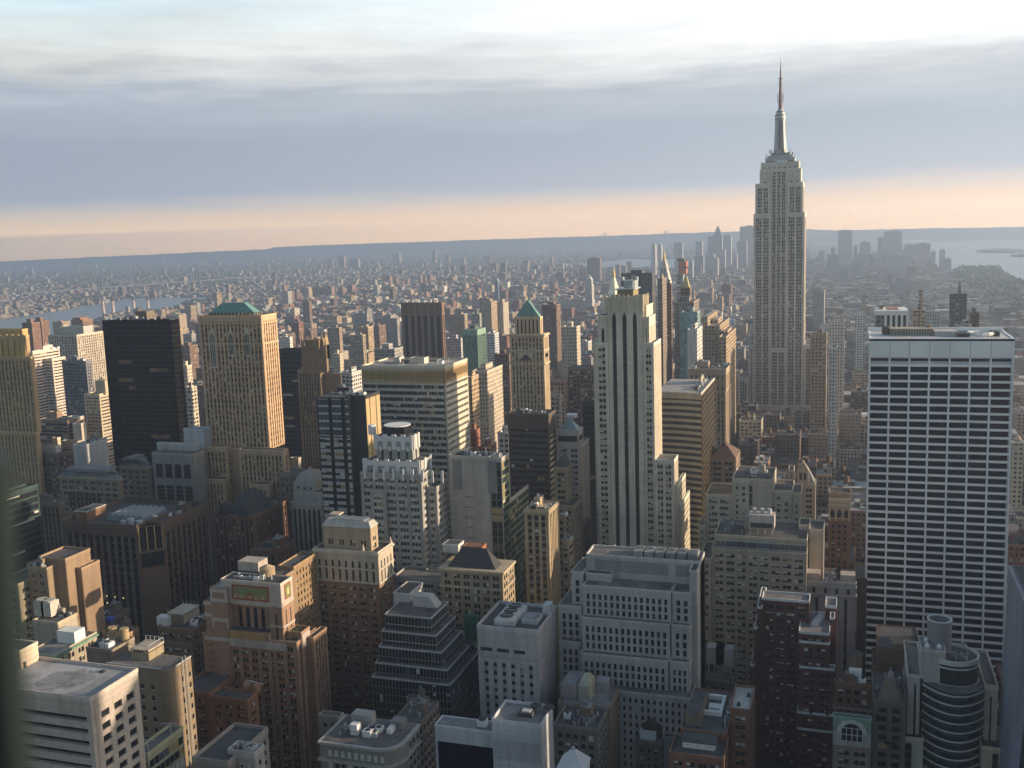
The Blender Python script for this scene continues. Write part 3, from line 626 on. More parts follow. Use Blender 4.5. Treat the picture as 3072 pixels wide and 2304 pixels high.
for (bx, n, hh) in ((c2, 5, 8), (c3, 4, 6.5)):
    k = b.new('scallop', stone((.62, .61, .60), .8, .06, .06)); L = (bx[1]-bx[0])/n
    yb = Y+3 if bx is c2 else Y+9; ye = y2 if bx is c2 else y3
    for i in range(n+1):
        xx = bx[0]+L*i; k.prism([(xx-1.2, yb-.35), (xx+1.2, yb-.35), (xx+1.2, yb+.3), (xx-1.2, yb+.3)], bx[4]-hh, bx[4]+1.4, 0)
        if i < n: k.prism([(xx+1.2, yb-.25), (xx+L-1.2, yb-.25), (xx+L-1.2, yb+.2), (xx+1.2, yb+.2)], bx[4]-2.2, bx[4]+.5, 0)
        if i < n: k.box(xx+L*.34, xx+L*.66, yb-.45, yb+.2, bx[4]-hh*1.1, bx[4]-hh*.75)
    m_ = max(2, int((ye-yb)/6))
    for i in range(m_+1): yy = yb+(ye-yb)*i/m_; k.box(bx[1]-.3, bx[1]+.35, yy-.9, yy+.9, bx[4]-hh, bx[4]+1.3)
zc3 = c3[4]; tk = b.new('roof_drum', [WHITE, GD]); tx = at_y(*sp('F', 1085, 520), Y+16)[0]; tk.box(tx-6, tx+6, Y+11, Y+21, zc3, zc3+5, 1); tk.cyl(tx, Y+16, 7, zc3+5, at_y(*sp('F', 1085, 478), Y+16)[2], 14)
tk.cyl(tx-14, Y+15, 2, zc3, zc3+5, 10)
p = b.part('parapet', COPING)
cx = b.px('F', 1282, 1318, None, 1010, Y+5, 20); b.tier([x1, x1+5.5, Y+6, y1+6, cx[4]], 0, dt, dt, par=.8)
xa = at_y(*sp('F', 855, 1030), Y-2)[0]; xb = at_y(*sp('F', 985, 1030), Y-2)[0]; b.tier([xa, xb, Y-2, Y, at_y(*sp('F', 920, 1032), Y-2)[2]], 0, dt, par=.5)
for i in range(9): k.prism([(x0+2+i*5.3, Y-.3), (x0+3.2+i*5.3, Y-.3), (x0+3.2+i*5.3, Y+.2), (x0+2+i*5.3, Y+.2)], z-3, z+3.0)
q1 = b.px('J', 1060, 1520, 1590, 112, Y-16); b.tier([q1[0], q1[1], Y-16, Y, q1[4]], 0, dt, roof=PAVE); q1b = [q1[1]-.1, q1[1]+.0, 0, 0, 0]
b.tier([x1+2, q1[1]+2, Y-4, q1[3]+10, q1[4]], 0, dt, roof=PAVE)
q2 = b.px('J', 1525, 1630, 1695, 325, Y-22); b.tier([q1[1]-6, q2[1], Y-22, q2[3], q2[4]], 0, dt, roof=PAVE); b.tier([q1[0], q1[1]-6, Y-24, Y-16, at_y(*sp('J', 1300, 330), Y-24)[2]], 0, dt); b.done()

# tan block behind, mansard roof building, grey plain slab with green glass
b = Bld('glass_slab', 'plain grey concrete slab with a green glass edge and a lower green glass wing', 'office tower', wall=(.36, .335, .31), short='green glass edged slab')
Y = 482; c = b.px('F', 1516, 1945, 2005, 765, Y); x0, x1, y0, y1, z = c; xm = at_y(*sp('F', 1842, 765), Y)[0]; gr = (.10, .13, .06)
b.tier([x0, xm, Y, y1, z], 0, st('blank')); gg = st('curt', fl=3.9, bay=1.8, sp=stone((.20, .23, .13)), pr=stone((.16, .2, .12)), wh=.7, only=None, am=.15, sky=.25, bl=.05)
b.tier([xm, x1, Y+.4, y1, z-.4], 0, st('curt', fl=3.9, bay=2.4, wh=.8, am=.05, bl=.02, sp=stone((.06, .1, .06))), gg)
k = b.new('louvre_panel', [stone((.2, .2, .205))]); k.box(x0+1.5, at_y(*sp('F', 1615, 765), Y)[0], Y-.1, Y+.2, z-17, z-1.5); k.box(xm-.2, xm-.1+.0, Y-.1, Y, z-10, z-9); k.box(at_y(*sp('F', 1838, 765), Y)[0]-.5, at_y(*sp('F', 1905, 765), Y)[0], Y-.12, Y+.1, z-18, z-1.5)
for i in range(8): k.box(x0+7.5, x0+12, Y-.08, Y+.1, z-21-i*5.4, z-20.2-i*5.4)
wng = b.px('F', 1960, 1975, 2125, 1112, Y+14); b.tier([x1-2, wng[1]+2, Y+6, wng[3]+4, wng[4]], 0, gg, gg, par=.3)
b.clutter(c, 7, big=False)
k = b.new('window_cleaning_crane', [METAL]); 
for xx in (x1-4, x1-10, x1-20): k.bar((xx, Y+5, z), (xx, Y+5, z+4.5), .25); k.bar((xx, Y+5, z+4.5), (xx+4, Y+3, z+4.6), .2)
b.done()
b = Bld('mansard_building', 'tan stone building with black mansard roof and a rust red penthouse', 'office building', wall=(.30, .235, .155), short='black mansard building')
Y = 440; c = b.px('J', 1440, 1955, 2052, 40, Y); x0, x1, y0, y1, z = c; b.tier(c, 0, st('pair', ww=.55, wh=.6, bl=.2, bay=2.6), st('loft', bl=.3), par=0)
cn = b.part('cornice', stone((.45, .37, .25))); cn.box(x0-.9, x1+.9, Y-.9, y1, z-.8, z+.4); cn.box(x0-.4, x1+.4, Y-.4, y1, z-9, z-8.3)
k = b.new('mansard_roof', [stone((.035, .035, .04), .7)]); k.hip(x0+3, x1-4, Y+2, y1-6, z+.4, z+9, 6, 0, 5)
ph = b.px('F', 1628, 1785, 1822, 1500, Y+14); b.tier(ph, z+5, col=(.27, .10, .06), roof=stone((.3, .16, .12)), par=.3); b.tier([ph[0]-9, ph[0]-1, Y+10, Y+18, ph[4]+1.5], z+5, col=(.5, .5, .48), par=.2); b.done()

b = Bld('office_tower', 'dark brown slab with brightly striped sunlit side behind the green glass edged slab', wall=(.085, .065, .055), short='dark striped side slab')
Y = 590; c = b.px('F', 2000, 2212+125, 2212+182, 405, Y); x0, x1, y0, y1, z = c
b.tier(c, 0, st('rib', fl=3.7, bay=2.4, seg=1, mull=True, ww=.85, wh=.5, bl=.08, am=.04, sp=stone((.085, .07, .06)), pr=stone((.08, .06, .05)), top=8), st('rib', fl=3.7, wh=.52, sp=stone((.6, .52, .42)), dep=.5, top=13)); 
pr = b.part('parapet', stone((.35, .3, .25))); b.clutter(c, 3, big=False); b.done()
b = Bld('office_tower', 'narrow tan stone block with paired windows and a bright sunlit side', 'office building', wall=(.36, .28, .18), short='narrow tan block')
Y = 478; c = b.px('F', 2135, 2212+125, 2212+208, 1208, Y); b.tier(c, 0, st('tower', bay=3.2, ww=.6, bl=.15), st('tower', bay=2.8, ww=.55, bl=.15)); b.clutter(c, 5); 
cn = b.part('cornice', stone((.45, .36, .25))); x0, x1, y0, y1, z = c; cn.box(x0-.6, x1+.6, y0-.6, y1, z-.7, z+.2); b.done()
for i, (xl, xc, xr, yt, Y, col, lb) in enumerate(((200, 258, 275, 1245, 520, (.3, .22, .15), 'low tan wing stepping down beside the narrow tan block'), (235, 295, 332, 1460, 500, (.33, .26, .18), 'low corner building with white trim under the narrow tan block'), (285, 420, 475, 1330, 570, (.2, .15, .11), 'brown building lining the avenue canyon beside the dark striped tower'))):
    b = Bld('office_building', lb, 'office building', wall=col, near=False); c = b.px('G', xl, xc, xr, yt, Y); b.tier(c, 0, st('rib', wh=.5)); b.clutter(c, 2, big=False); b.done()

# green pyramid roof tower, 1
b = Bld('office_tower', 'slender tan tower with green copper pyramid roof and tall arched windows', wall=(.48, .37, .25), short='green pyramid tower')
Y = 735; c = b.px('C', -185, 85, 125, 1420, Y); c[0] = solve(sp('B', 2015, 1440)[0], (0, Y, c[4]), 0); x0, x1, y0, y1, z = c
tw2 = st('tower', fl=3.6, bay=2.7, ww=.48, wh=.6, sp=stone((.27, .2, .12)), bl=.2, am=.08)
z1 = at_y(*sp('B', 2100, 1400), Y)[2]; zlow = at_y(*sp('B', 2100, 1640), Y)[2]
b.tier([x0, x1, Y, y1, z1], 0, tw2); cn = b.part('cornice', stone((.5, .4, .27)))
for zz, e in ((z1-.5, 1.0), (zlow, .7), (z1-12, .4)): cn.box(x0-e, x1+e, Y-e, y1+e, zz, zz+1.2)
k = b.new('arched_window', [stone((.04, .04, .045), .3), stone((.5, .41, .28))]); xm = (x0+x1)/2
for xx in (xm-1,): k.box(xx-5, xx+5, Y-.3, Y+.1, zlow+4, z1-13, 1); k.box(xx-3.6, xx+3.6, Y-.4, Y-.3, zlow+5, z1-18, 0); k.cyl(xx, Y-.1, 3.6, z1-18.2, z1-18, 12)
k.prism([(xm-4.6, Y-.42), (xm+2.6, Y-.42), (xm+2.6, Y-.3), (xm-4.6, Y-.3)], z1-18, z1-14.5, 0, [(xm-2.2, Y-.42), (xm+.2, Y-.42), (xm+.2, Y-.3), (xm-2.2, Y-.3)])
for i in range(4): yy = Y+4+(y1-Y-8)*(i+.5)/4; k.box(x1-.1, x1+.3, yy-1.2, yy+1.2, zlow+5, z1-14, 0)
z2 = at_y(*sp('B', 2130, 1250), Y+4)[2]; e = 3.2
b.tier([x0+e, x1-e, Y+e, y1-e, z2], z1, st('vert', fl=8, bay=3.2, ww=.4, wh=.7, only=0, dep=.5), par=.5)
k = b.new('pyramid_roof', [COP]); z3 = at_y(*sp('B', 2170, 1125), (Y+y1)/2)[2]; hw = (x1-x0)/2-e-.5; k.hip(x0+e+.5, x1-e-.5, Y+e+.5, y1-e-.5, z2, z3, hw*.82, 0, (y1-Y)/2-e-2.2); k.box(xm-1.2, xm+1.2, (Y+y1)/2-2, (Y+y1)/2+2, z3, z3+1.5); b.done()

b = Bld('office_tower', 'pale lavender stone tower with blue grey pyramid roof and steel cross braces', wall=(.42, .38, .37), short='blue pyramid tower')
Y = 600; c = b.px('G', 190, 395, 462, 655, Y); x0, x1, y0, y1, z = c; xs = at_y(*sp('G', 345, 540), Y)[0]
zt = at_y(*sp('G', 300, 535), Y)[2]; b.tier([x0, x1, Y, y1, z], 0, st('pair', bay=3.4, ww=.5, bl=.12), st('vert', bay=3.4, sp=stone((.3, .28, .28))), par=.6)
xt = at_y(*sp('G', 372, 545), Y)[0]; yt_ = solve(sp('G', 412, 520)[0], (xt, 0, zt), 1); b.tier([x0, xt, Y+.8, yt_, zt], z, st('rib', fl=7, wh=.5, only=None), par=.6)
k = b.new('pyramid_roof', [stone((.2, .27, .30), .5, .1, .1), METAL]); za = at_y(*sp('G', 295, 425), Y+10)[2]; k.hip(x0+1, xt-1, Y+2, yt_-1, zt, za, (xt-x0)*.36, 0, (yt_-Y)*.36); k.box((x0+xt)/2-3, (x0+xt)/2+3, Y+8, Y+15, za, za+2.2, 1)
k = b.new('cross_brace', [METAL]); 
for i in range(3):
    zz = z-12-i*34; k.bar((x1+.3, Y+4, zz), (x1+.3, y1-4, zz-22), .35); k.bar((x1+.3, y1-4, zz), (x1+.3, Y+4, zz-22), .35)
b.done()
b = Bld('gothic_building', 'brown gabled stone building with steep slate roof below the blue pyramid tower', 'office building', wall=(.3, .23, .15), near=False)
Y = 560; c = b.px('G', 170, 283, 328, 850, Y); b.tier(c, 0, st('pair', bay=3)); x0, x1, y0, y1, z = c; k = b.new('gable_roof', [stone((.07, .075, .07), .8)]); za = at_y(*sp('G', 240, 735), Y+6)[2]; k.hip(x0, x1, Y+1, y1-1, z, za, (x1-x0)/2-.4, 0, 1)
c2 = b.px('G', 170, 335, 385, 1165, Y-8); b.tier([c2[0], c2[1], Y-8, c2[3]+6, c2[4]], 0, st('pair', bay=3)); b.done()
b = Bld('glass_slab', 'near black slab squeezed between blue pyramid tower and black striped stone tower', 'office tower', wall=(.035, .028, .025), near=False)
c = b.px('G', 405, 528, 545, 300, 690, 20); b.tier(c, 0, st('rib', fl=3.8, wh=.6, bl=.03, am=.02)); b.done()
b = Bld('brick_building', 'dark brown brick block with scattered lit windows behind the near black slab', 'office building', wall=(.16, .11, .085), near=False)
c = b.px('G', 285, 520, 560, 20, 870, 40); b.tier(c, 0, st('loft', bl=.35)); c2 = b.px('G', 130, 262, 290, 115, 860); b.tier(c2, 0, st('loft', bl=.2), col=(.3, .22, .17)); c3 = b.px('G', 135, 222, 235, 235, 800, 20); b.tier(c3, 0, st('loft'), col=(.3, .28, .27)); b.done()
# ---------------------------------------------------------------- tall stone tower with three black stripes
b = Bld('office_tower', 'tall cream stone tower with three black vertical window stripes', wall=(.60, .53, .43), short='black striped stone tower')
Y = 565; fx5 = lambda zx, zy=900: at_y(*sp('G', zx, zy), Y)[0]; gz = lambda reg, zy: at_y(*sp(reg, 760, zy), Y)[2]
zt = gz('C', 1190); X0, X1 = fx5(640), fx5(925); XL, XR = fx5(535), fx5(1012); zs = gz('C', 1468); zs0 = gz('C', 1300)
yW = solve(sp('C', 1058, 1390)[0], (XR, 0, zs), 1)
pr5 = st('pair', fl=3.62, bay=2.6, ww=.62, wh=.52, bl=.4, am=.06, grp=2, end=.8, sp=stone((.47, .4, .3)))
lp, rp = [XL, X0-.1], [X1+.1, XR]
b.tier([XL, X0, Y, yW, zs], 0, pr5, par=.5)
b.tier([X1, XR, Y, yW, zs], 0, pr5, st('vert', fl=3.62, bay=2.9, ww=.4, wh=.6, sp=stone((.4, .32, .22)), bl=.2, dep=.6), par=.5)
zc = gz('C', 1085)
b.tier([X0+.2, X1-.2, Y+.05, yW-3, zt], 0, st('blank'), par=0)
k = b.new('window_stripe', [GD, stone((.05, .045, .042), .6), stone((.5, .44, .36))])
for j, zx in enumerate((657, 743, 829)):
    xa, xb = at_y(*sp('C', zx-3, 1300), Y)[0], at_y(*sp('C', zx+29, 1300), Y)[0]; k = b.new('window_stripe', [glass((.012, .012, .013), .3, .2), stone((.022, .02, .02), .6), stone((.5, .44, .36))]); zz = gz('C', 1248)
    k.box(xa, xb, Y-.04, Y+.2, 0, zz, 1); k.prism([(xa, Y-.04), (xb, Y-.04), (xb, Y+.2), (xa, Y+.2)], zz, zz+2.6, 1, [((xa+xb)/2-.2, Y-.04), ((xa+xb)/2+.2, Y-.04), ((xa+xb)/2+.2, Y+.2), ((xa+xb)/2-.2, Y+.2)])
    i = 0
    while 3.62*i < zz-3: k.box(xa+.5, xb-.5, Y-.1, Y-.05, 3.62*i+.9, 3.62*i+2.9, 0); i += 1
    k.prism([(xa-.2, Y-.3), (xb+.2, Y-.3), (xb+.2, Y), (xa-.2, Y)], zz+4, zt, 2, [(xa+.8, Y-.3), (xb-.8, Y-.3), (xb-.8, Y), (xa+.8, Y)])
    k.prism([(xa+.6, Y-.3), (xb-.6, Y-.3), (xb-.6, Y), (xa+.6, Y)], zt, zt+8.5, 2, [((xa+xb)/2-.2, Y-.2), ((xa+xb)/2+.2, Y-.2), ((xa+xb)/2+.2, Y), ((xa+xb)/2-.2, Y)])
# crown
XC0, XC1 = at_y(*sp('C', 598, 1180), Y)[0], at_y(*sp('C', 905, 1180), Y)[0]; yC = solve(sp('C', 950, 1065)[0], (XC1, 0, zc), 1)
b.tier([XC0, XC1, Y+.3, yC, zc], zt, st('vert', fl=11, bay=3.6, ww=.5, wh=.95, top=1.2, only=None, bl=0, am=0, dep=.3) if 0 else st('blank'), par=.4)
k = b.part('crown_fin', stone((.56, .49, .38)))
for i in range(9): xx = XC0+(XC1-XC0)*i/8; k.prism([(xx-.4, Y-.35), (xx+.4, Y-.35), (xx+.4, Y+.3), (xx-.4, Y+.3)], zt-1, zc+1.6)
for i in range(5): yy = Y+1+(yC-Y-2)*i/4; k.box(XC1, XC1+.6, yy-.5, yy+.5, zt-9, zc+1.4)
xs2 = at_y(*sp('C', 905, 1100), Y)[0]
b.tier([X1-1, X1+1.8, Y+2, yC+5, zt+2], zs, st('blank'), par=.4)
zA = gz('C', 1255); b.tier([X1+.2, fx5(975), Y+1, solve(sp('C', 1012, 1255)[0], (fx5(975), 0, zA), 1), zA], zs, st('vert', fl=20, bay=6, ww=.4, wh=.6, only=0, top=6), st('vert', fl=20, bay=3, ww=.4, wh=.7, only=0, top=5), par=.5)
b.tier([XL+1.5, X0-.2, Y+1, yC, gz('C', 1240)], zs, st('vert', fl=20, bay=6, ww=.4, wh=.6, only=0, top=7), par=.5)
ph0, ph1 = at_y(*sp('C', 695, 1050), Y+9)[0], at_y(*sp('C', 828, 1050), Y+9)[0]; zp = at_y(*sp('C', 760, 1012), Y+9)[2]; zp2 = at_y(*sp('C', 760, 945), Y+10)[2]
k = b.new('bulkhead', [stone((.24, .2, .13)), METAL, stone((.30, .23, .1))]); k.box(ph0, ph1, Y+9, Y+24, zc, zp-.6); k.box(ph0-1, ph1+1, Y+8, Y+26, zp-.6, zp, 1); k.box(ph1-.1, ph1+.15, Y+10, Y+22, zc+1, zp-2, 2)
k.box(ph0+.5, ph1-.5, Y+8.8, Y+9, zc+3.6, zc+4.0, 1)
k = b.new('roof_tank', [stone((.3, .34, .38), .5), GOLD, METAL]); k.cyl((ph0+ph1)/2+2, Y+16, 4.1, zp, zp2, 16); 
for s_ in (-1, 1): k.cyl((ph0+ph1)/2+2+s_*4, Y+12, 1.1, zp2, zp2+2, 10, 2)
for xx in (ph1-1.5, ph1+.5): k.bar((xx, Y+14, zp), (xx, Y+14, zp2+2.5), .22, 2)
k.bar((ph1-1.5, Y+14, zp2+2.4), (ph1+.5, Y+14, zp2+2.4), .2, 2)
b.tier([XL-2.2, XL+.0, Y+4, Y+18, gz('C', 1468)-1], 0, st('blank'), par=.4)
# lower stepped wings on the sunny side
w1 = b.px('G', 1010, 1165, 1200, 785, Y-2); b.tier([XR, w1[1], Y-2, w1[3], w1[4]], 0, pr5, st('vert', fl=3.62, bay=3, ww=.4, wh=.6, sp=stone((.42, .34, .24)), bl=.3), roof=PAVE, par=.7)
w2 = b.px('G', 1010, 1200, 1246, 985, Y+2); b.tier([w1[1], w2[1], Y+2, w2[3]+8, w2[4]], 0, pr5, pr5, roof=PAVE, par=.6)
w3 = b.px('G', 1010, 1212, 1262, 1120, Y+6); b.tier([w2[1], w3[1]+1, Y+5, w3[3]+10, w3[4]-2], 0, pr5, pr5, roof=PAVE, par=.6); b.done()

# ---------------------------------------------------------------- the tallest: setback tower with mast and antenna
b = Bld('art_deco_skyscraper', 'tallest grey limestone skyscraper with stepped top, silver mast and antenna needle', 'skyscraper', wall=(.56, .50, .43), short='tallest skyscraper', near=False)
Y = 1232; ex = lambda zx, reg='M', zy=900: at_y(*sp(reg, zx, zy), Y)[0]; ez = lambda zy, reg='M', d=0: at_y(*sp(reg, 1030, zy), Y+d)[2]
lime = (.40, .385, .36); alu = stone((.33, .28, .24), .6)
es = st('vert', fl=3.7, bay=3.0, ww=.46, wh=.58, sp=alu, bl=.34, am=.04, dep=.8, top=4, end=2.2, sdep=.55, grp=2)
es = st('vert', fl=3.7, bay=2.9, ww=.62, wh=.55, sp=alu, bl=.16, am=.03, dep=.9, top=4.5, end=1.6, sdep=.6, grp=3)
ec = st('vert', fl=3.7, bay=2.6, ww=.56, wh=.55, sp=alu, bl=.16, am=.08, dep=.9, top=2, end=2.0, sdep=.6, grp=2)
def wings(l, cl, cr, r, zt, z0, dep0, depth, roofz=None):
    b.tier([ex(l), ex(cl), Y+dep0, Y+dep0+depth, zt], z0, es, par=.7); b.tier([ex(cr), ex(r), Y+dep0, Y+dep0+depth, zt], z0, es, par=.7)
zA, zB = ez(830), ez(1330); 
wings(638, 885, 1170, 1430, zA, zB, 2, 40); wings(612, 905, 1155, 1465, zB, 0, 0, 44)
b.tier([ex(880), ex(1175), Y+4.5, Y+38, ez(600)], 0, ec, par=.3)
z6, z7 = ez(600), ez(480); b.tier([ex(706), ex(885), Y+6, Y+36, z6], zA, st('vert', fl=9, bay=8, ww=.3, wh=.55, only=0, top=13), par=.7); b.tier([ex(1170), ex(1393), Y+6, Y+36, z6], zA, st('vert', fl=9, bay=8, ww=.3, wh=.55, only=0, top=13), par=.7)
b.tier([ex(722), ex(1358), Y+7, Y+35, z7], z6, st('punch', fl=7, bay=6, ww=.25, wh=.35, only=0, top=3), par=.8)
z8, z9, z10 = ez(400), ez(362), ez(318)
al2 = (.36, .39, .40); b.tier([ex(795), ex(1285), Y+9, Y+33, z8], z7, st('rib', fl=4, wh=.5, top=3), par=.6, col=al2); b.tier([ex(830), ex(1250), Y+10.5, Y+31, z9], z8, col=al2, par=.5); b.tier([ex(880), ex(1205), Y+12, Y+30, z10], z9, col=(.25, .28, .28), par=.5)
ob = b.new('observation_screen', [stone((.62, .7, .7), .4)]); ob.box(ex(985), ex(1165), Y+8.4, Y+8.7, z7+.3, z7+3)
cx_, cy_ = ex(1032), Y+21; m = b.new('mast', [stone((.42, .46, .48), .4, .06, .05), stone((.16, .13, .12), .5), GB]); zm = ez(1130, 'N'); r_ = (ex(1123, 'N')-ex(946, 'N'))/2
zz0, zz1 = z10, ez(250)
m.cyl(cx_, cy_, r_+2.2, zz0, zz0+3, 16); m.cyl(cx_, cy_, r_, zz0, zm, 16)
for a_ in range(4):
    an = a_*math.pi/2+math.pi/4; dx_, dy_ = math.cos(an), math.sin(an); nx, ny = -dy_, dx_; 
    def wp(rr, wd): return [(cx_+dx_*r_*.5-nx*wd, cy_+dy_*r_*.5-ny*wd), (cx_+dx_*rr-nx*wd, cy_+dy_*rr-ny*wd), (cx_+dx_*rr+nx*wd, cy_+dy_*rr+ny*wd), (cx_+dx_*r_*.5+nx*wd, cy_+dy_*r_*.5+ny*wd)]
    zq = [(0, r_+3.0), (9, r_+2.1), (22, r_+1.3), (38, r_+.7), (55, r_+.35)]
    for (za, ra), (zb2, rb) in zip(zq, zq[1:]): m.prism(wp(ra, 1.5), zz0+za, min(zz0+zb2, zm), 0, wp(rb, 1.5))
m.box(cx_-1.7, cx_+1.7, cy_-r_-.45, cy_-r_+1, zz0, zm-1, 1); m.box(cx_+r_-1, cx_+r_+.4, cy_-1.7, cy_+1.7, zz0, zm-1, 1)
d = b.new('mast_drum', [stone((.4, .45, .47), .4), stone((.12, .12, .12), .5)]); zd = ez(1060, 'N'); d.cyl(cx_, cy_, r_+.9, zm, zm+1, 16, 1); d.cyl(cx_, cy_, r_+.1, zm+1, zd, 16); d.cyl(cx_, cy_, r_+.9, zd, zd+.8, 16, 1); zd2 = ez(1000, 'N'); d.cyl(cx_, cy_, r_-1, zd+.8, zd2, 16); d.cyl(cx_, cy_, r_-.2, zd2, zd2+.7, 16, 1); zd3 = ez(945, 'N'); d.cyl(cx_, cy_, r_-1.6, zd2+.7, zd3, 16, 0, 2.6)
an = b.new('antenna', [stone((.17, .1, .1), .6)]); an.cyl(cx_, cy_, 2.4, zd3, ez(720, 'N'), 8, 0, 2.0); an.cyl(cx_, cy_, 2.0, ez(720, 'N'), ez(560, 'N'), 8, 0, 1.4); an.cyl(cx_, cy_, 1.5, ez(560, 'N'), ez(430, 'N'), 8, 0, 1.3); an.cyl(cx_, cy_, 2.6, ez(440, 'N'), ez(428, 'N'), 8); an.cyl(cx_, cy_, 1.1, ez(430, 'N'), ez(210, 'N'), 8, 0, .5); an.cyl(cx_, cy_, .45, ez(210, 'N'), ez(80, 'N'), 6, 0, .08)
for zq_ in (520, 560): an.cyl(cx_, cy_, 2.3, ez(zq_, 'N'), ez(zq_-8, 'N'), 8)
for sx_ in (-1, 1): an.bar((cx_+sx_*3.1, cy_, ez(830, 'N')), (cx_+sx_*3.1, cy_, ez(690, 'N')), .35); an.bar((cx_, cy_, ez(830, 'N')), (cx_+sx_*3.1, cy_, ez(830, 'N')), .3)
rg = random.Random(4); an2 = b.new('aerial', [stone((.15, .12, .12), .6)])
for i in range(26):
    xx = cx_+rg.uniform(-17, 17); zz = z10 if abs(xx-cx_) < 12 else z8; an2.bar((xx, Y+12+rg.random()*3, zz), (xx, Y+12, zz+rg.uniform(3, 7)), .2)
for (zr, f) in ((810, 590),): pass
# lower shoulders
zl = at_y(*sp('C', 1850, 1482), Y)[2]; xl_ = at_y(*sp('C', 1788, 1482), Y)[0]; xr_ = at_y(*sp('D', 458, 1482), Y)[0]
b.tier([xl_, ex(612)-.3, Y+3, Y+42, zl], 0, es, par=.7); b.tier([ex(1465)+.3, xr_, Y+3, Y+42, zl], 0, es, par=.7)
zl2 = at_y(*sp('G', 1700, 92), Y)[2]; b.tier([at_y(*sp('G', 1695, 92), Y)[0], xl_-.3, Y+2, Y+46, zl2], 0, es, par=.7); b.tier([xr_+.3, at_y(*sp('H', 545, 66), Y)[0], Y+2, Y+46, at_y(*sp('H', 500, 100), Y)[2]], 0, es, par=.7)
b.tier([ex(885), ex(1170), Y-1, Y+4, ez(1510, 'D')], 0, es, par=.5)
b.tier([ex(612)-10, ex(1465)+10, Y-9, Y-1.2, at_y(*sp('H', 200, 330), Y-9)[2]], 0, es, par=.7, roof=SILV); b.done()

# ---------------------------------------------------------------- curved slab, tall stone tower behind, red hipped roof
b = Bld('office_tower', 'banded office tower with concave curved front and dark bronze glass side', wall=(.36, .31, .235), short='concave banded tower')
Y = 610; c = b.px('G', 1000, 1392, 1503, 232, Y); x0, x1, y0, y1, z = c
b.t.append((x0, x1, y0, y1, 0, z)); FOOT.append((x0, x1, y0, y1, 0, z)); n = 14
def arc(ins): 
    xs = [x0+(x1-x0)*i/n for i in range(n+1)]; L = x1-x0
    return [(xx, y0+ins+5.0*(1-((xx-x0)/L)**2.2)) for xx in xs]
def slab_(mb, ins, za, zb2, m=0, inr=0): p = arc(ins); mb.prism(p+[(x1-inr, y1-1), (x0, y1-1)], za, zb2, m)
wm = b.wallmb(); gl = b.new('glazing', [glass((.05, .05, .045), .08, .7)]); slab_(gl, .45, 0, z-3, 0, .3); zz = 0; fl = 3.75
slab_(wm, 0, z-3.2, z)
while zz < z-4: slab_(wm, 0, zz, zz+1.75); zz += fl
sw = b.new('bronze_glazing', [glass((.05, .033, .013), .12, .5), stone((.03, .025, .02), .5)]); sw.box(x1-.2, x1+.4, y0+.3, y1, 0, z-.5); zz = 2
while zz < z-2: sw.box(x1+.35, x1+.47, y0+.4, y1-.1, zz, zz+1.1, 1); zz += fl
rf = b.part('roof', stone((.38, .35, .33))); rf.prism([(p[0], p[1]+.6) for p in arc(0)]+[(x1-.6, y1-1.5), (x0+.5, y1-1.5)], z-.1, z+.08); pp = b.part('parapet', COPING); pp.box(x1-.5, x1+.1, y0, y1, z, z+1)
for i in range(n): p, q_ = arc(0)[i], arc(0)[i+1]; pp.bar((p[0], p[1]+.2, z+.5), (q_[0], q_[1]+.2, z+.5), .5, 0, 4)
b.clutter([x0+20, x1-3, Y+12, y1-3, z], 7); b.done()
b = Bld('office_tower', 'slim brown stone tower with columned top storeys behind the concave banded tower', wall=(.35, .27, .19), short='columned top tower', near=False)
Y = 790; c = b.px('G', 1285, 1598, 1638, 30, Y); x0, x1, y0, y1, z = c; zl = at_y(*sp('G', 1400, 195), Y)[2]
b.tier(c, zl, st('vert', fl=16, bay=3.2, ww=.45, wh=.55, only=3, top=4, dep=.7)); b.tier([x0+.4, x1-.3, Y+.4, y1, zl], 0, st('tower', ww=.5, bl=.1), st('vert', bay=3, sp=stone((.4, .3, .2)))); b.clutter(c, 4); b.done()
b = Bld('hotel_tower', 'tan brick building with red tiled hipped roof beside the concave banded tower', 'hotel', wall=(.27, .2, .15), short='red hip roof hotel')
Y = 650; c = b.px('G', 1465, 1680, 1716, 765, Y); x0, x1, y0, y1, z = c; b.tier(c, 0, st('pair', bl=.15), st('pair'), par=0)
k = b.new('roof', [stone((.12, .068, .052), .8, .08, .2)]); za = at_y(*sp('G', 1590, 645), Y+10)[2]; k.hip(x0, x1+.3, Y, y1, z, za, (x1-x0)*.46, 0, (y1-Y)*.42); k.box((x0+x1)/2-1, (x0+x1)/2+1, Y+8, Y+11, za-1, za+1.6); b.done()

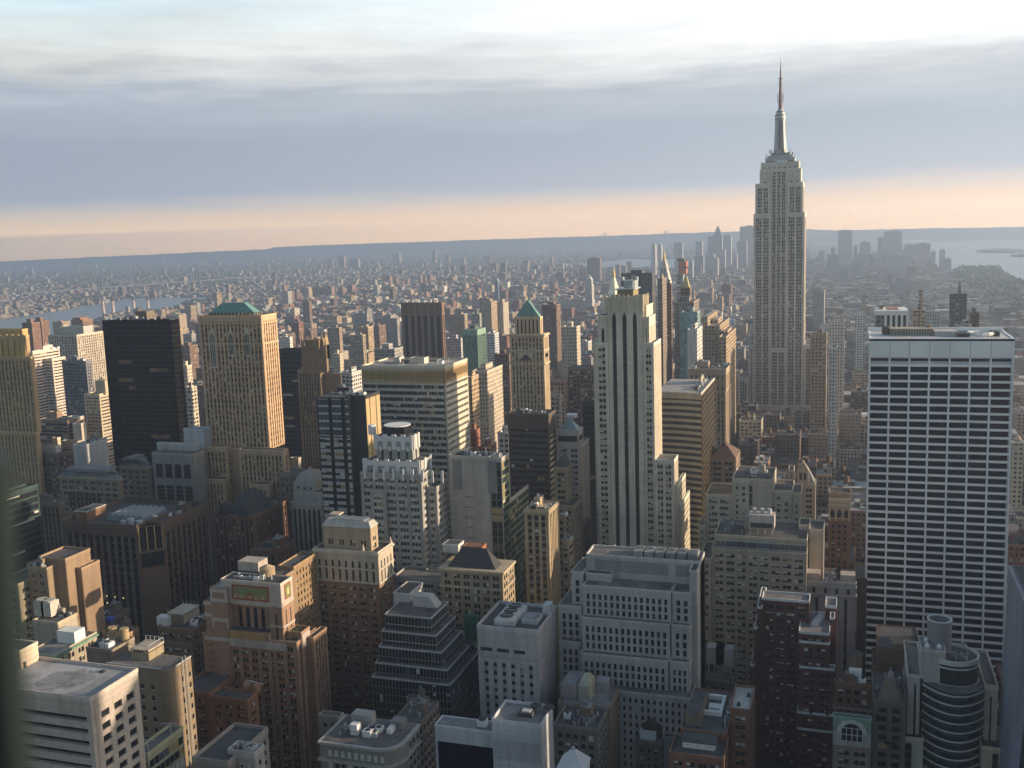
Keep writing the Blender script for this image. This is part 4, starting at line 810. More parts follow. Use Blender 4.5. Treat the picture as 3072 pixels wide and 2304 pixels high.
# ---------------------------------------------------------------- beige stepped blocks at the centre right
b = Bld('office_block', 'wide cream block with blank rear wall and stepped shoulders in front of the tallest skyscraper', 'office building', wall=(.42, .36, .28), short='blank walled cream block')
Y = 560; c = b.px('G', 1650, 1985, 2050, 950, Y, 30); b.tier([c[0], c[1], Y, Y+30, c[4]], 0, st('blank'))
pu = st('pair', fl=3.5, bay=2.6, ww=.66, wh=.5, bl=.34, am=.03, grp=3)
z1 = at_y(*sp('G', 1540, 1072), Y-2)[2]; xa = at_y(*sp('G', 1430, 1072), Y-2)[0]; b.tier([xa, c[0]-.1, Y-2, Y+24, z1], 0, pu, roof=stone((.3, .2, .1)))
b.tier([c[0], c[0]+9, Y-1.5, Y, c[4]-1], 0, st('pair', fl=3.5, bay=3.5, ww=.4, wh=.5, grp=1), par=.5)
for (zx, zy) in ((1805, 1015), (1805, 1075), (1805, 1125), (1985, 1185)): p = at_y(*sp('G', zx, zy), Y); k = b.new('fire_door', [DARK]); k.box(p[0]-.8, p[0]+.8, Y-.1, Y+.2, p[2]-1.6, p[2]+1.6)
z2 = at_y(*sp('G', 2100, 1045), Y)[2]; xb = at_y(*sp('G', 2145, 1045), Y)[0]; b.tier([c[1]+.1, xb, Y+1, Y+26, z2], 0, st('pair', bay=3.6, ww=.4, grp=1, bl=.4)); xc = at_y(*sp('H', 360, 1062), Y)[0]; b.tier([xb+.1, xc, Y+2, Y+22, at_y(*sp('H', 320, 1066), Y)[2]], 0, st('punch', bay=4, bl=.4))
z3 = at_y(*sp('G', 1400, 1325), Y-4)[2]; b.tier([at_y(*sp('G', 1368, 1325), Y-4)[0], xa-.1, Y-4, Y+16, z3], 0, pu, roof=stone((.45, .35, .3))); b.clutter([c[0]+4, c[1]-2, Y+5, Y+26, c[4]], 4, tank=False); b.done()
b = Bld('office_block', 'long beige block with teal glazed penthouse strip and roof cooling plant', 'office building', wall=(.35, .305, .24), short='glazed penthouse block')
Y = 500; c = b.px('G', 1495, 2272-1600+0 if 0 else 2212+290, None, 1480, Y, 34); 
pu2 = st('pair', fl=3.5, bay=2.5, ww=.66, wh=.52, bl=.5, am=.03, grp=2); zq = at_y(*sp('G', 1800, 1530), Y)[2]; x0, x1 = c[0], at_y(*sp('H', 410, 1500), Y)[0]
b.tier([x0, x1, Y+3, Y+34, c[4]], zq, st('curt', fl=4.5, bay=2.6, sp=stone((.4, .42, .4)), only=5, wh=.7), roof=TAR); b.tier([x0-1, x1, Y, Y+34, zq], 0, pu2, par=.6)
xg = at_y(*sp('K', 1360, 200), Y-10)[0]; b.tier([xg, x0-1, Y-2, Y+26, at_y(*sp('G', 1420, 1600), Y-2)[2]], 0, pu2)
ct = b.new('cooling_tower', [stone((.42, .37, .33)), METAL, DARK]); xq0, xq1 = at_y(*sp('G', 1785, 1380), Y+10)[0], at_y(*sp('H', 140, 1380), Y+10)[0]; zc = c[4]; ct.box(xq0, xq1, Y+10, Y+18, zc+3, zc+10); ct.box(xq0+1, xq1-1, Y+9.9, Y+10.1, zc+3.5, zc+6, 2)
for i in range(3): xx = xq0+(xq1-xq0)*(.2+.3*i); ct.cyl(xx, Y+14, 1.1, zc+10, zc+12.5, 10, 1)
for i in range(4): xx = xq0+1+(xq1-xq0-2)*i/3; ct.bar((xx, Y+10.5, zc), (xx, Y+10.5, zc+3), .2, 1); ct.bar((xx, Y+17.5, zc), (xx, Y+17.5, zc+3), .2, 1)
b.clutter([x0, x0+20, Y+8, Y+30, zc], 5); ch = b.px('H', 430, 552, 556, 1368, Y+16); b.tier([ch[0], ch[1], Y+16, Y+34, ch[4]], 0, st('blank'), col=(.44, .37, .29), roof=TAR); cw2 = b.px('H', 345, 435, None, 1330, Y+22, 14); b.tier(cw2, 0, col=(.48, .4, .3)); b.done()
b = Bld('office_building', 'narrow brick and stone tower with arched top windows on a dark side street', 'office building', wall=(.30, .22, .155), short='arched top narrow tower')
Y = 600; c = b.px('H', 592, 772, 778, 1118, Y, 16); x0, x1, y0, y1, z = c; zz = at_y(*sp('H', 680, 1280), Y)[2]; b.tier(c, zz, st('blank'), col=(.42, .34, .24)); b.tier([x0, x1, Y, y1, zz], 0, st('pair', bay=3.3, ww=.45, grp=1), col=(.22, .12, .08))
k = b.new('arched_window', [GD, stone((.5, .42, .3))]); L = (x1-x0)/3
for i in range(3): xm = x0+L*(i+.5); k.box(xm-1.4, xm+1.4, Y-.2, Y+.1, zz+2, z-7, 0); k.prism([(xm-1.4, Y-.2), (xm+1.4, Y-.2), (xm+1.4, Y+.1), (xm-1.4, Y+.1)], z-7, z-5.4, 0, [(xm-.6, Y-.2), (xm+.6, Y-.2), (xm+.6, Y+.1), (xm-.6, Y+.1)])
for i in range(4): xm = x0+.5+(x1-x0-1)*i/3; k.box(xm-.5, xm+.5, Y-.3, Y, zz, z-2, 1)
k.box(x0-.6, x1+.6, Y-.6, Y, z-3.2, z-2.2, 1); c2 = b.px('H', 592, 775, None, 1062, Y+4, 12); b.tier(c2, z, st('punch', fl=5)); b.done()
b = Bld('gothic_building', 'stone gabled building with slate peaked roof behind the blank walled cream block', 'office building', wall=(.30, .26, .21))
Y = 640; c = b.px('H', 255, 482, 488, 985, Y, 22); x0, x1, y0, y1, z = c; b.tier([at_y(*sp('H', 300, 985), Y)[0], x1, Y, y1, z], 0, st('pair', bay=3, ww=.6, bl=.12)); xx0 = at_y(*sp('H', 300, 985), Y)[0]
b.tier([x0, xx0-.1, Y+1, y1, z+8], 0, st('vert', bay=4)); k = b.new('roof', [stone((.16, .17, .18), .8)]); k.hip(xx0+.4, x1-.2, Y+1, y1-1, z, at_y(*sp('H', 395, 805), Y+8)[2], (x1-xx0)*.42, 0, (y1-Y)*.42)
k = b.new('dormer', [stone((.32, .27, .22)), GD]); xm = (xx0+x1)/2-1; k.prism([(xm-3.5, Y-.2), (xm+3.5, Y-.2), (xm+3.5, Y+3), (xm-3.5, Y+3)], z, z+9, 0); k.prism([(xm-3.5, Y-.2), (xm+3.5, Y-.2), (xm+3.5, Y+3), (xm-3.5, Y+3)], z+9, z+15, 0, [(xm-.2, Y-.2), (xm+.2, Y-.2), (xm+.2, Y+3), (xm-.2, Y+3)])
for s_ in (-1.2, 1.2): k.box(xm+s_-.7, xm+s_+.7, Y-.3, Y-.2, z+3, z+7.5, 1)
b.done()

# ---------------------------------------------------------------- white grid slab with the sloping front
b = Bld('office_tower', 'big white travertine slab with grid of wide black window strips', wall=(.52, .515, .53), short='white grid slab', side='E')
Y = 548; bx = lambda zx, reg, zy: at_y(*sp(reg, zx, zy), Y)[0]; z = at_y(*sp('D', 1400, 1430), Y)[2]; x0 = bx(930, 'D', 1432); x1 = bx(2138, 'D', 1432)
white = stone((.80, .795, .81), .6, .05, .06); side_ = stone((.5, .5, .53), .6, .05, .05)
y1 = Y+42; zb = 0
b.t.append((x0, x1, Y-6, y1, 0, z)); FOOT.append((x0, x1, Y-6, y1, 0, z))
# the front leans out gently towards the street: dy(z)
def lean(zz): h = z-zz; return 0.0 if h < 40 else 12.0*((h-40)/160.0)**2
core = b.part('wall', [side_]); N = 16
prof = [(z-i*z/N) for i in range(N+1)]
for i in range(N):
    za, zb2 = prof[i+1], prof[i]; core.prism([(x0+.5, Y+.9-lean(za)), (x1-.5, Y+.9-lean(za)), (x1-.5, y1), (x0+.5, y1)], za, zb2, 0, [(x0+.5, Y+.9-lean(zb2)), (x1-.5, Y+.9-lean(zb2)), (x1-.5, y1), (x0+.5, y1)])
bays = 7; fw = at_y(*sp('D', 946, 1590), Y)[0]-x0; L = (x1-x0-2*fw+.6)/bays; top = z-at_y(*sp('D', 1400, 1584), Y)[2]; fl = 3.98
gr = b.part('frame', white)
gr.box(x0, x1, Y, Y+1.2, z-top, z)
for i in range(bays+1):
    xa = x0+fw-.6+i*L; wd = .62 if 0 < i < bays else fw-.3
    cxx = xa if 0 < i < bays else (x0+wd/2 if i == 0 else x1-wd/2); wd2 = wd if 0 < i < bays else wd
    for j in range(N):
        za, zb2 = prof[j+1], min(prof[j], z-top)
        if zb2 <= za: continue
        def rc(zz): o = -lean(zz); w2 = (.45 if 0 < i < bays else wd2/2); return [(cxx-w2, Y-.05+o), (cxx+w2, Y-.05+o), (cxx+w2, Y+1.0+o), (cxx-w2, Y+1.0+o)]
        gr.prism(rc(za), za, zb2, 0, rc(zb2))
nf = int((z-top)/fl)
for j in range(nf):
    zz = z-top-j*fl
    if j > 0:
        o = -lean(zz); gr.box(x0+.3, x1-.3, Y+.04+o, Y+1.0+o, zz-.62, zz+.55)
    hh = fl-1.17; ho = .9 if j == 0 else 0
    for i in range(bays): b.win.append(((x0+fw-.6+(i+.5)*L, Y+.72-lean(zz-2), zz-.62-hh/2 if j else zz-1.2), 'N', L-.75, hh if j else 1.3, 6))
se = b.part('joint', stone((.2, .2, .21)))
for i in range(1, bays): xa = x0+fw-.6+i*L; se.box(xa-.09, xa+.09, Y-.04, Y+.1, z-top+.1, z-.2)
rf = b.part('roof', stone((.3, .24, .22))); rz = z-3; 
k = b.part('parapet', [white]); k.box(x0, x1, Y, Y+1, z-1, z+.3); k.box(x0, x0+1, Y+1, y1, z-1, z+.3); k.box(x1-1, x1, Y+1, y1, z-1, z+.3); k.box(x0, x1, y1-1, y1, z-1, z+1.8)
rf.quad((x0+1, Y+1, z-.2), (x1-1, Y+1, z-.2), (x1-1, y1-1, z-.2), (x0+1, y1-1, z-.2))
k = b.new('cooling_plant', [stone((.36, .32, .26)), DARK, METAL]); xa, xb = bx(1110, 'D', 1390), bx(1480, 'D', 1390); k.box(xa, xb, Y+16, Y+26, z, z+3.6)
for i in range(16): k.box(xa+i*(xb-xa)/16, xa+i*(xb-xa)/16+.3, Y+15.7, Y+16, z+.4, z+3.4, 1)
k = b.new('bulkhead', [stone((.46, .42, .4))]); k.box(bx(1490, 'D', 1400), bx(1680, 'D', 1400), Y+14, Y+24, z, z+2.4)
k = b.new('duct', [WHITE, DARK]); xa = bx(1880, 'D', 1390); 
for i in range(12): a0, a1_ = math.pi*2*i/12, math.pi*2*(i+1)/12; k.bar((xa+6*math.cos(a0), Y+14+5*math.sin(a0), z+1.4), (xa+6*math.cos(a1_), Y+14+5*math.sin(a1_), z+1.4), .9)
k.box(bx(1680, 'D', 1400), bx(1780, 'D', 1400), Y+9, Y+22, z, z+1.8, 1); k.box(bx(1960, 'D', 1390), bx(2040, 'D', 1390), Y+12, Y+20, z, z+2.4, 1)
k = b.new('water_tank', [WOOD, TAR]); xt = bx(1090, 'D', 1350); k.cyl(xt, Y+24, 2.6, z, z+3.2, 12); k.cyl(xt, Y+24, 2.9, z+3.2, z+4.6, 12, 1, .1); k.cyl(bx(1450, 'D', 1350), Y+24, 1.6, z+1, z+4.4, 12); b.done()

# ---------------------------------------------------------------- pale setback block in the middle foreground
b = Bld('office_block', 'pale grey stepped block with rows of tall dark slot windows and blank end wall', 'office building', wall=(.38, .37, .355), short='pale slot window block')
Y = 420; c = b.px('K', 430, 1150, None, -10, Y+6, 30); sl = st('vert', fl=3.62, bay=2.55, ww=.5, wh=.74, dep=.7, bl=0, am=0, sky=.06, top=3.0, sp=stone((.38, .37, .355)), sdep=.0, end=1.0); 
kx = lambda zx, yy: at_y(*sp('K', zx, 300), yy)[0]; kz = lambda zy, yy: at_y(*sp('K', 780, zy), yy)[2]
xE = at_y(*sp('K', 1352, 100), Y)[0]; xN1 = kx(1310, Y)
ztop = at_y(*sp('G', 900, 1600), Y+12)[2]; xt0 = at_y(*sp('G', 440, 1600), Y+12)[0]
yB = max(Y+26, at_z(*sp('G', 700, 1525), ztop)[1]); b.tier([xt0, xE, Y+12, yB, ztop], 0, st('blank'), roof=PAVE)
lv = b.new('louvre_panel', [stone((.22, .22, .23))]); lv.box(kx(520, Y+12), kx(1120, Y+12), Y+11.8, Y+12.1, ztop-6.5, ztop-1.2); lv.box(kx(1185, Y+12), kx(1300, Y+12), Y+11.8, Y+12.1, ztop-6.5, ztop-1.2)
pn = b.new('blue_panel', [stone((.42, .46, .55), .5)])
for a_, c_ in ((770, 880), (1035, 1120), (1185, 1305)): pn.box(kx(a_, Y+12), kx(c_, Y+12), Y+11.75, Y+12.1, kz(165, Y+12), kz(125, Y+12))
for i, (zt_, l, r, l2, r2) in enumerate(((175, 413, 1143, 1150, 1312), (445, 400, 1130, 1140, 1300), (745, 383, 1112, 1122, 1290))):
    yy = Y-i*3.2; zq = kz(zt_, yy); zlow = kz((445, 745, 1030)[i], yy-3)
    b.tier([kx(l, yy), kx(r, yy), yy, Y+14, zq], max(0, zlow-3), sl, roof=PAVE, par=.5); b.tier([kx(l2, yy), kx(r2, yy), yy+.8, Y+14, zq-.3], max(0, zlow-3), sl, roof=PAVE, par=.5)
b.tier([kx(1290, Y), xE, Y+2, yB, ztop-.5], 0, st('blank'), par=.4)
for i, (zt_, l, r) in enumerate(((100, 315, 410), (390, 200, 395), (690, 200, 380))):
    yy = Y+4-i*3; b.tier([kx(l, yy), kx(r, yy), yy+1.5, Y+26, kz(zt_-20, yy)], 0, sl, roof=PAVE, par=.5)
b.tier([kx(200, Y-12), kx(1300, Y-12), Y-12, Y+12, kz(1035, Y-12)], 0, st('vert', fl=3.62, bay=2.55, ww=.42, wh=.6, dep=.7, sp=stone((.38, .37, .355)), sdep=.0, bl=.02, am=0, sky=.1), roof=PAVE, par=.6)
for i in range(6): xx = xt0+(xE-xt0)*(.45+i*.095); fb = b.new('cooling_unit', [SILV, DARK, METAL]); fb.box(xx-2, xx+2, Y+15, yB-2, ztop, ztop+2.6); fb.bar((xx-2, Y+17, ztop+2.8), (xx+1.8, Y+16, ztop+4.2), .35, 2); fb.cyl(xx, Y+20, 1.5, ztop+2.6, ztop+2.9, 10, 1)
ph = b.px('G', 440, 665, None, 1535, Y+26, 14); b.tier([ph[0]+2, ph[1], yB-8, yB+5, ph[4]], ztop, st('blank'), col=(.42, .39, .34), par=.4); ph2 = b.px('K', 435, 645, None, 60, Y+7, 5); b.tier(ph2, 0, col=(.4, .385, .36), par=.4); b.done()
# ================================================================== foreground
# orange brick deco tower with coloured panel
b = Bld('office_tower', 'orange brick tower with pale trim and a green glazed sunburst panel at its top', wall=(.29, .18, .12), short='sunburst panel tower')
Y = 372; qx = lambda zx, zy=900, yy=Y: at_y(*sp('Q', zx, zy), yy)[0]; qz = lambda zy, yy=Y: at_y(*sp('Q', 900, zy), yy)[2]
trim = (.42, .36, .32); ob = st('pair', fl=3.35, bay=2.5, ww=.52, wh=.55, bl=.34, am=.02, grp=2, sp=stone((.26, .12, .06))); ot = st('vert', fl=3.35, bay=2.6, ww=.5, wh=.6, bl=.3, sp=stone((.14, .06, .04)))
zt = qz(385); xa, xb = qx(345, 400), qx(1330, 400); yb = solve(sp('Q', 1525, 305)[0], (xb, 0, zt), 1)
zp0, zp1 = qz(680), qz(430); zm = qz(1160)
b.tier([xa, xb, Y, yb, zt], zp0-2, st('blank'), col=trim, par=.8)
pnl = b.new('sunburst_panel', [stone((.16, .19, .08), .5, .05, .3), stone((.26, .06, .04), .6), stone((.38, .2, .07), .5), stone((.5, .42, .2), .5)])
pa, pb_ = qx(535, 560), qx(1145, 560); pnl.box(pa, pb_, Y-.18, Y, zp0, zp1, 1); pnl.box(pa+.9, pb_-.9, Y-.26, Y-.18, zp0+.9, zp1-.9, 0)
pm = (pa+pb_)/2; 
for i in range(12):
    a0, a1 = math.pi*i/12, math.pi*(i+1)/12; zb = zp0+1.1
    pnl.quad((pm+1.5*math.cos(a1), Y-.32, zb+1.5*math.sin(a1)), (pm+1.5*math.cos(a0), Y-.32, zb+1.5*math.sin(a0)), (pm+2.3*math.cos(a0), Y-.32, zb+2.3*math.sin(a0)), (pm+2.3*math.cos(a1), Y-.32, zb+2.3*math.sin(a1)), 1)
    pnl.quad((pm, Y-.3, zb), (pm, Y-.3, zb), (pm+1.5*math.cos(a0), Y-.3, zb+1.5*math.sin(a0)), (pm+1.5*math.cos(a1), Y-.3, zb+1.5*math.sin(a1)), 2)
rg = random.Random(3)
for i in range(10): xx = pa+1.5+(pb_-pa-3)*i/9; hh = rg.uniform(1.4, 2.6); pnl.prism([(xx-.6, Y-.29), (xx+.6, Y-.29), (xx+.6, Y-.26), (xx-.6, Y-.26)], zp0+1, zp0+1+hh, 2 if i % 2 else 3, [(xx-.1, Y-.29), (xx+.1, Y-.29), (xx+.1, Y-.26), (xx-.1, Y-.26)])
ys0, ys1 = Y+(yb-Y)*.3, Y+(yb-Y)*.82; k = b.new('sunburst_panel', [stone((.16, .19, .08), .5), stone((.26, .06, .04), .6), stone((.5, .42, .2), .5)]); k.box(xb, xb+.18, ys0, ys1, zp0+.6, zp1+.5, 1); k.box(xb+.18, xb+.26, ys0+.6, ys1-.6, zp0+1.2, zp1-.1, 0); k.box(xb+.26, xb+.32, (ys0+ys1)/2-.8, (ys0+ys1)/2+.8, zp0+2.4, zp1-1.6, 2)
x1m = qx(1160, 900); x0m = qx(500, 900)
b.tier([xa+2.5, x1m, Y+2.2, yb, zp0-2], zm-6, st('vert', fl=17, bay=3.6, ww=.5, wh=.82, dep=.6, top=1, only=0, bot=0.5, sp=stone((.3, .15, .07)), end=3), par=0)
b.tier([x1m, xb, Y, yb, zp0-2], zm-6, st('vert', fl=13, bay=7, ww=.24, wh=.7, only=0, top=3, dep=.5), st('vert', fl=13, bay=4.5, ww=.2, wh=.7, only=0, top=2), par=0)
# left shoulders
zl, zl2 = qz(500), qz(750); xl0, xl1, xl2 = qx(232, 700), qx(490, 700), qx(105, 900)
b.tier([xl0, xl1, Y-2, yb-2, zl], 0, st('blank'), par=.5, roof=SILV); b.tier([xl2, xl0, Y-1, yb-4, zl2], 0, st('blank'), par=.5)
k = b.part('stone_trim', stone(trim))
def band(p, q, yy, za, zb, e=.25): k.box(p-e, q+e, yy-e, yy+.2, za, zb)
band(xl0, xl1, Y-2, qz(560), qz(510)); band(xl0, xl1, Y-2, qz(720), qz(665)); band(xl0, xl1, Y-2, qz(1040), qz(985)); band(xl2, xl0, Y-1, qz(990), qz(930)); band(xl2, xl0, Y-1, qz(800), qz(755)); band(x1m, xb, Y, qz(1080), qz(1050)); band(x1m, xb, Y, qz(735), qz(712)); band(xl2, xl1, Y-2, qz(1370), qz(1310)); k.box(xb-.1, xb+.25, Y+.5, yb, qz(735), qz(690)); k.box(xb-.1, xb+.25, Y+.5, yb, qz(1100), qz(1060))
for xx in (xl0+.3, xl1-.3): k.box(xx-.5, xx+.5, Y-2.2, Y-1.9, qz(720), qz(510)); k.box(xx-.5, xx+.5, Y-2.2, Y-1.9, qz(1150), qz(985))
# middle ledge with the ochre panel, then the main shaft
xr2 = qx(1620, 1280); yr2 = solve(sp('Q', 1795, 1060)[0], (xr2, 0, qz(1170)), 1)
b.tier([xl1-1, qx(1190, 1250), Y-1.6, yb, qz(1165)], 0, ob, par=0); o_ = b.new('ochre_panel', [stone((.42, .25, .09), .6), stone((.45, .3, .15))]); o_.box(qx(540, 1240), qx(1108, 1240), Y-1.9, Y-1.5, qz(1300), qz(1180), 1); o_.box(qx(552, 1240), qx(1098, 1240), Y-1.98, Y-1.9, qz(1285), qz(1192), 0)
band(xl1, xb+2, Y-1.8, qz(1430), qz(1305), .3)
b.tier([xl2-2, xr2, Y-1.2, yb+6, qz(1290)], 0, ob, ot, par=.5, roof=TAR)
b.tier([xb+.5, xr2+.6, Y+2.0, yr2, qz(1175)], 0, ob, st('vert', fl=3.35, bay=2.6, ww=.45, wh=.62, bl=.2, sp=stone((.2, .1, .05))), par=.6, roof=stone((.05, .07, .03)))
k.box(xr2+.5, xr2+.9, Y+2.5, yr2-.4, qz(1420), qz(1190)); k.box(xr2+.85, xr2+.98, Y+6, yr2-5, qz(1290), qz(1200))
xr3 = xr2+4; b.tier([xr2+.8, xr3, Y+6, yr2+9, qz(1300)], 0, ob, ot, par=.5)
tk = b.new('water_tank', [stone((.36, .27, .18)), stone((.42, .32, .2))]); xt = qx(1105, 320, Y+10); tk.cyl(xt, Y+11, 3.4, zt-3, zt+3.4, 18); tk.cyl(xt, Y+11, 3.5, zt+3.4, zt+5.0, 18, 1, .3)
k2 = b.new('bulkhead', [stone(trim), SILV]); k2.box(qx(640, 260, Y+14), qx(975, 260, Y+14), Y+14, Y+22, zt, zt+4.2); b.clutter([xa+1, xb-6, Y+2, yb-3, zt], 3, big=False)
bk = b.px('Q', 1365, 1690, None, 95, Y+34, 20); b.tier([bk[0], bk[1]-2, Y+30, Y+52, bk[4]], 0, st('pair', bl=.2), st('punch', bl=.2), col=(.27, .18, .10), par=.8); b.tier([qx(1140, 180, Y+26), qx(1500, 180, Y+26), Y+22, Y+30, qz(175, Y+26)], 0, par=.8, col=(.25, .17, .11)); b.done()
b = Bld('office_building', 'tan brick building with sun dappled side between the sunburst and buff stone towers', 'office building', wall=(.27, .19, .10), near=True)
c = b.px('J', 200, 250, 430, 190, 415); b.tier(c, 0, st('punch'), st('punch', bl=.2, bay=2.6)); c2 = b.px('J', 110, 410, 425, 95, 470); b.tier(c2, 0, st('punch'), roof=PAVE); b.done()

# buff tower with stone crown
b = Bld('office_tower', 'slender brown brick tower with pale stone crown and penthouse and one sunlit side', wall=(.22, .14, .088), short='stone crowned brick tower')
Y = 425; jx = lambda zx, zy, yy=Y: at_y(*sp('J', zx, zy), yy)[0]; fz = lambda zy, yy=Y: at_y(*sp('F', 650, zy), yy)[2]; jz = lambda zy, yy=Y: at_y(*sp('J', 700, zy), yy)[2]
c = b.px('F', 388, 922, 1045, 1555, Y); x0, x1, y0, y1, z = c; zc = jz(120); buff = (.42, .36, .29)
bs = st('pair', fl=3.42, bay=2.6, ww=.5, wh=.5, bl=.32, am=.02, grp=2, sp=stone((.25, .15, .09)))
b.tier(c, zc, st('vert', fl=6, bay=3.6, ww=.34, wh=.5, dep=.5, top=4.5, bot=1, bl=.1, am=0), st('vert', fl=6, bay=3.2, ww=.34, wh=.66, dep=.6, top=4, bl=.1), col=buff)
b.tier([x0+.3, x1-.3, Y+.3, y1-.3, zc], 0, bs, st('pair', fl=3.42, bay=2.6, ww=.45, wh=.5, bl=.3, grp=2), par=0)
cn = b.part('cornice', stone((.5, .44, .36))); 
for zz, e in ((z-.7, .7), (z-8.5, .3), (zc, .5)): cn.box(x0-e, x1+e, Y-e, y1+e, zz, zz+.8)
p0, p1 = at_y(*sp('F', 470, 1400), Y+3)[0], at_y(*sp('F', 862, 1400), Y+3)[0]; zp = at_y(*sp('F', 650, 1330), Y+3)[2]; yp = solve(sp('F', 918, 1380)[0], (p1, 0, zp), 1)
b.tier([p0, p1, Y+3, yp, zp], z, st('pair', fl=5, bay=3.4, ww=.36, wh=.42, grp=2, top=4.5, bl=.1), st('pair', fl=4.2, bay=3, ww=.5, wh=.6, bl=.2, top=4), col=(.36, .28, .19), par=0, roof=SILV)
k = b.new('penthouse_roof', [stone((.46, .44, .41)), METAL]); k.hip(p0-.4, p1+.4, Y+2.6, yp+.4, zp, zp+2.8, 1.6); 
for i in range(3): k.box(p0+4, p1-4, Y+5+i*2.2, Y+5.6+i*2.2, zp+2.8, zp+3.5, 1)
k = b.new('bulkhead', [stone((.48, .4, .32))]); xx = at_y(*sp('F', 560, 1260), Y+14)[0]; k.box(xx-2.6, xx+2.6, Y+14, Y+19, zp+2, at_y(*sp('F', 560, 1222), Y+14)[2])
k = b.new('finial', [stone((.5, .44, .36))]); 
for (xx, yy) in ((x1-.6, y1-1), (x1-8, Y+1)): k.cyl(xx, yy, .7, z+1, z+4, 8, 0, .15)
lo = b.px('J', 430, 995, 1145, 965, Y-4); b.tier([lo[0], lo[1], Y-4, lo[3]+6, lo[4]], 0, bs, bs, par=.7); lo2 = b.px('J', 425, 545, 580, 770, Y-1); b.tier([lo2[0]-.3, lo2[1], Y-1.2, Y+10, lo2[4]], 0, st('punch'), par=.5); b.done()

# glass ziggurat
b = Bld('office_block', 'dark glass stepped ziggurat with thin white mullion grid', 'office building', wall=(.05, .055, .06), short='glass ziggurat')
Y = 400; mg = stone((.17, .18, .18), .5, .05, .05)
zg = st('vert', fl=3.45, bay=1.6, ww=.86, wh=.9, sp=mg, pr=mg, bl=.03, am=0, sky=.06, dep=.18, sdep=.02, top=.5, end=.15, cope=stone((.42, .42, .42)))
pv = None
for i, (xc, yt, xr, ytr) in enumerate(((1362, 420, 1480, 325), (1405, 565, 1540, 440), (1450, 705, 1595, 555), (1500, 850, 1660, 668), (1520, 975, 1745, 765))):
    yy = Y-i*3.0; cc = b.px('J', 1000, xc, xr, yt, yy); cc[0] = at_y(*sp('J', 985, 500), Y)[0]-i*.5
    zlo = 0; b.tier([cc[0], cc[1], yy, cc[3]+(4 if i < 4 else 10), cc[4]], zlo if i == 4 else max(0, cc[4]-12), zg, zg, roof=stone((.18, .17, .165)), par=.35)
cc = b.px('J', 1070, 1362, 1480, 420, Y); k = b.new('bulkhead', [stone((.42, .4, .38)), TAR]); k.prism([(cc[0]+3, Y+12), (cc[0]+15, Y+12), (cc[0]+15, Y+18), (cc[0]+3, Y+18)], cc[4], cc[4]+5, 0, [(cc[0]+3, Y+12), (cc[0]+11, Y+12), (cc[0]+11, Y+18), (cc[0]+3, Y+18)]); k.cyl(cc[0]+13, Y+9, 1.4, cc[4], cc[4]+.7, 10, 1); pl = b.px('J', 1050, 1115, 1160, 215, Y+16); b.tier([pl[0], pl[1]+4, Y+16, Y+32, pl[4]], 0, st('blank'), col=(.44, .44, .44), par=.4); b.done()
b = Bld('scaffolded_building', 'low grey stone building partly wrapped in green netting beside the glass ziggurat', 'building', wall=(.3, .285, .26))
c = b.px('J', 1600, 1740, 1762, 610, 425); b.tier([c[0]-20, c[1]+3, 425, 450, c[4]], 0, st('pair', bay=3)); k = b.new('netting', [stone((.02, .10, .06), .9)]); g0 = at_y(*sp('J', 1640, 500), 422); g1 = at_y(*sp('J', 1745, 500), 422); k.box(g0[0], g1[0], 422, 424.6, at_y(*sp('J', 1680, 600), 422)[2], at_y(*sp('J', 1680, 395), 422)[2]); b.done()

# white block with big fans
b = Bld('office_building', 'white stone block with blank upper wall, slot windows and big round roof fans', 'office building', wall=(.42, .41, .41), short='white fan roof block')
Y = 395; c = b.px('J', 1745, 2212+38, 2212+195, 545, Y); x0, x1, y0, y1, z = c; zz = at_y(*sp('J', 1950, 745), Y)[2]
b.tier(c, zz, st('blank'), par=1.6, roof=TAR); b.tier([x0, x1, Y, y1, zz-.2], 0, st('vert', fl=3.7, bay=3.7, ww=.42, wh=.5, dep=.6, sp=stone((.3, .3, .31)), bl=.12, am=0, end=1.6), st('vert', fl=3.7, bay=4.2, ww=.2, wh=.7, only=0, dep=.4, end=9), par=0)
k = b.new('louvre_slot', [DARK, stone((.3, .3, .3))]); 
for a_, c_ in ((1775, 1872), (1912, 2012), (2052, 2142)): k.box(at_y(*sp('J', a_, 690), Y)[0], at_y(*sp('J', c_, 690), Y)[0], Y-.1, Y+.2, at_y(*sp('J', 1950, 698), Y)[2], at_y(*sp('J', 1950, 670), Y)[2])
k = b.new('cooling_tower', [stone((.55, .55, .54), .6), DARK, METAL]); fx0, fx1 = x0+6, x0+15; k.box(fx0, fx1, Y+5, y1-5, z-1, z+2.4)
for i in range(3): yy = Y+9+i*(y1-Y-18)/2; k.cyl((fx0+fx1)/2, yy, 3.6, z+2.4, z+3.3, 20); k.cyl((fx0+fx1)/2, yy, 3.1, z+3.3, z+3.4, 20, 1); k.bar(((fx0+fx1)/2-3, yy, z+3.5), ((fx0+fx1)/2+3, yy, z+3.5), .15, 2)
k = b.new('bulkhead', [stone((.5, .5, .5)), SILV]); k.box(x0+17, x1-3, Y+9, y1-12, z-1, z+2.2); k.box(x0+17.5, x1-3.5, Y+9.5, y1-12.5, z+2.2, z+2.4, 1); k.box(x1-4, x1-.8, y1-9, y1-3, z, z+4.5); b.done()

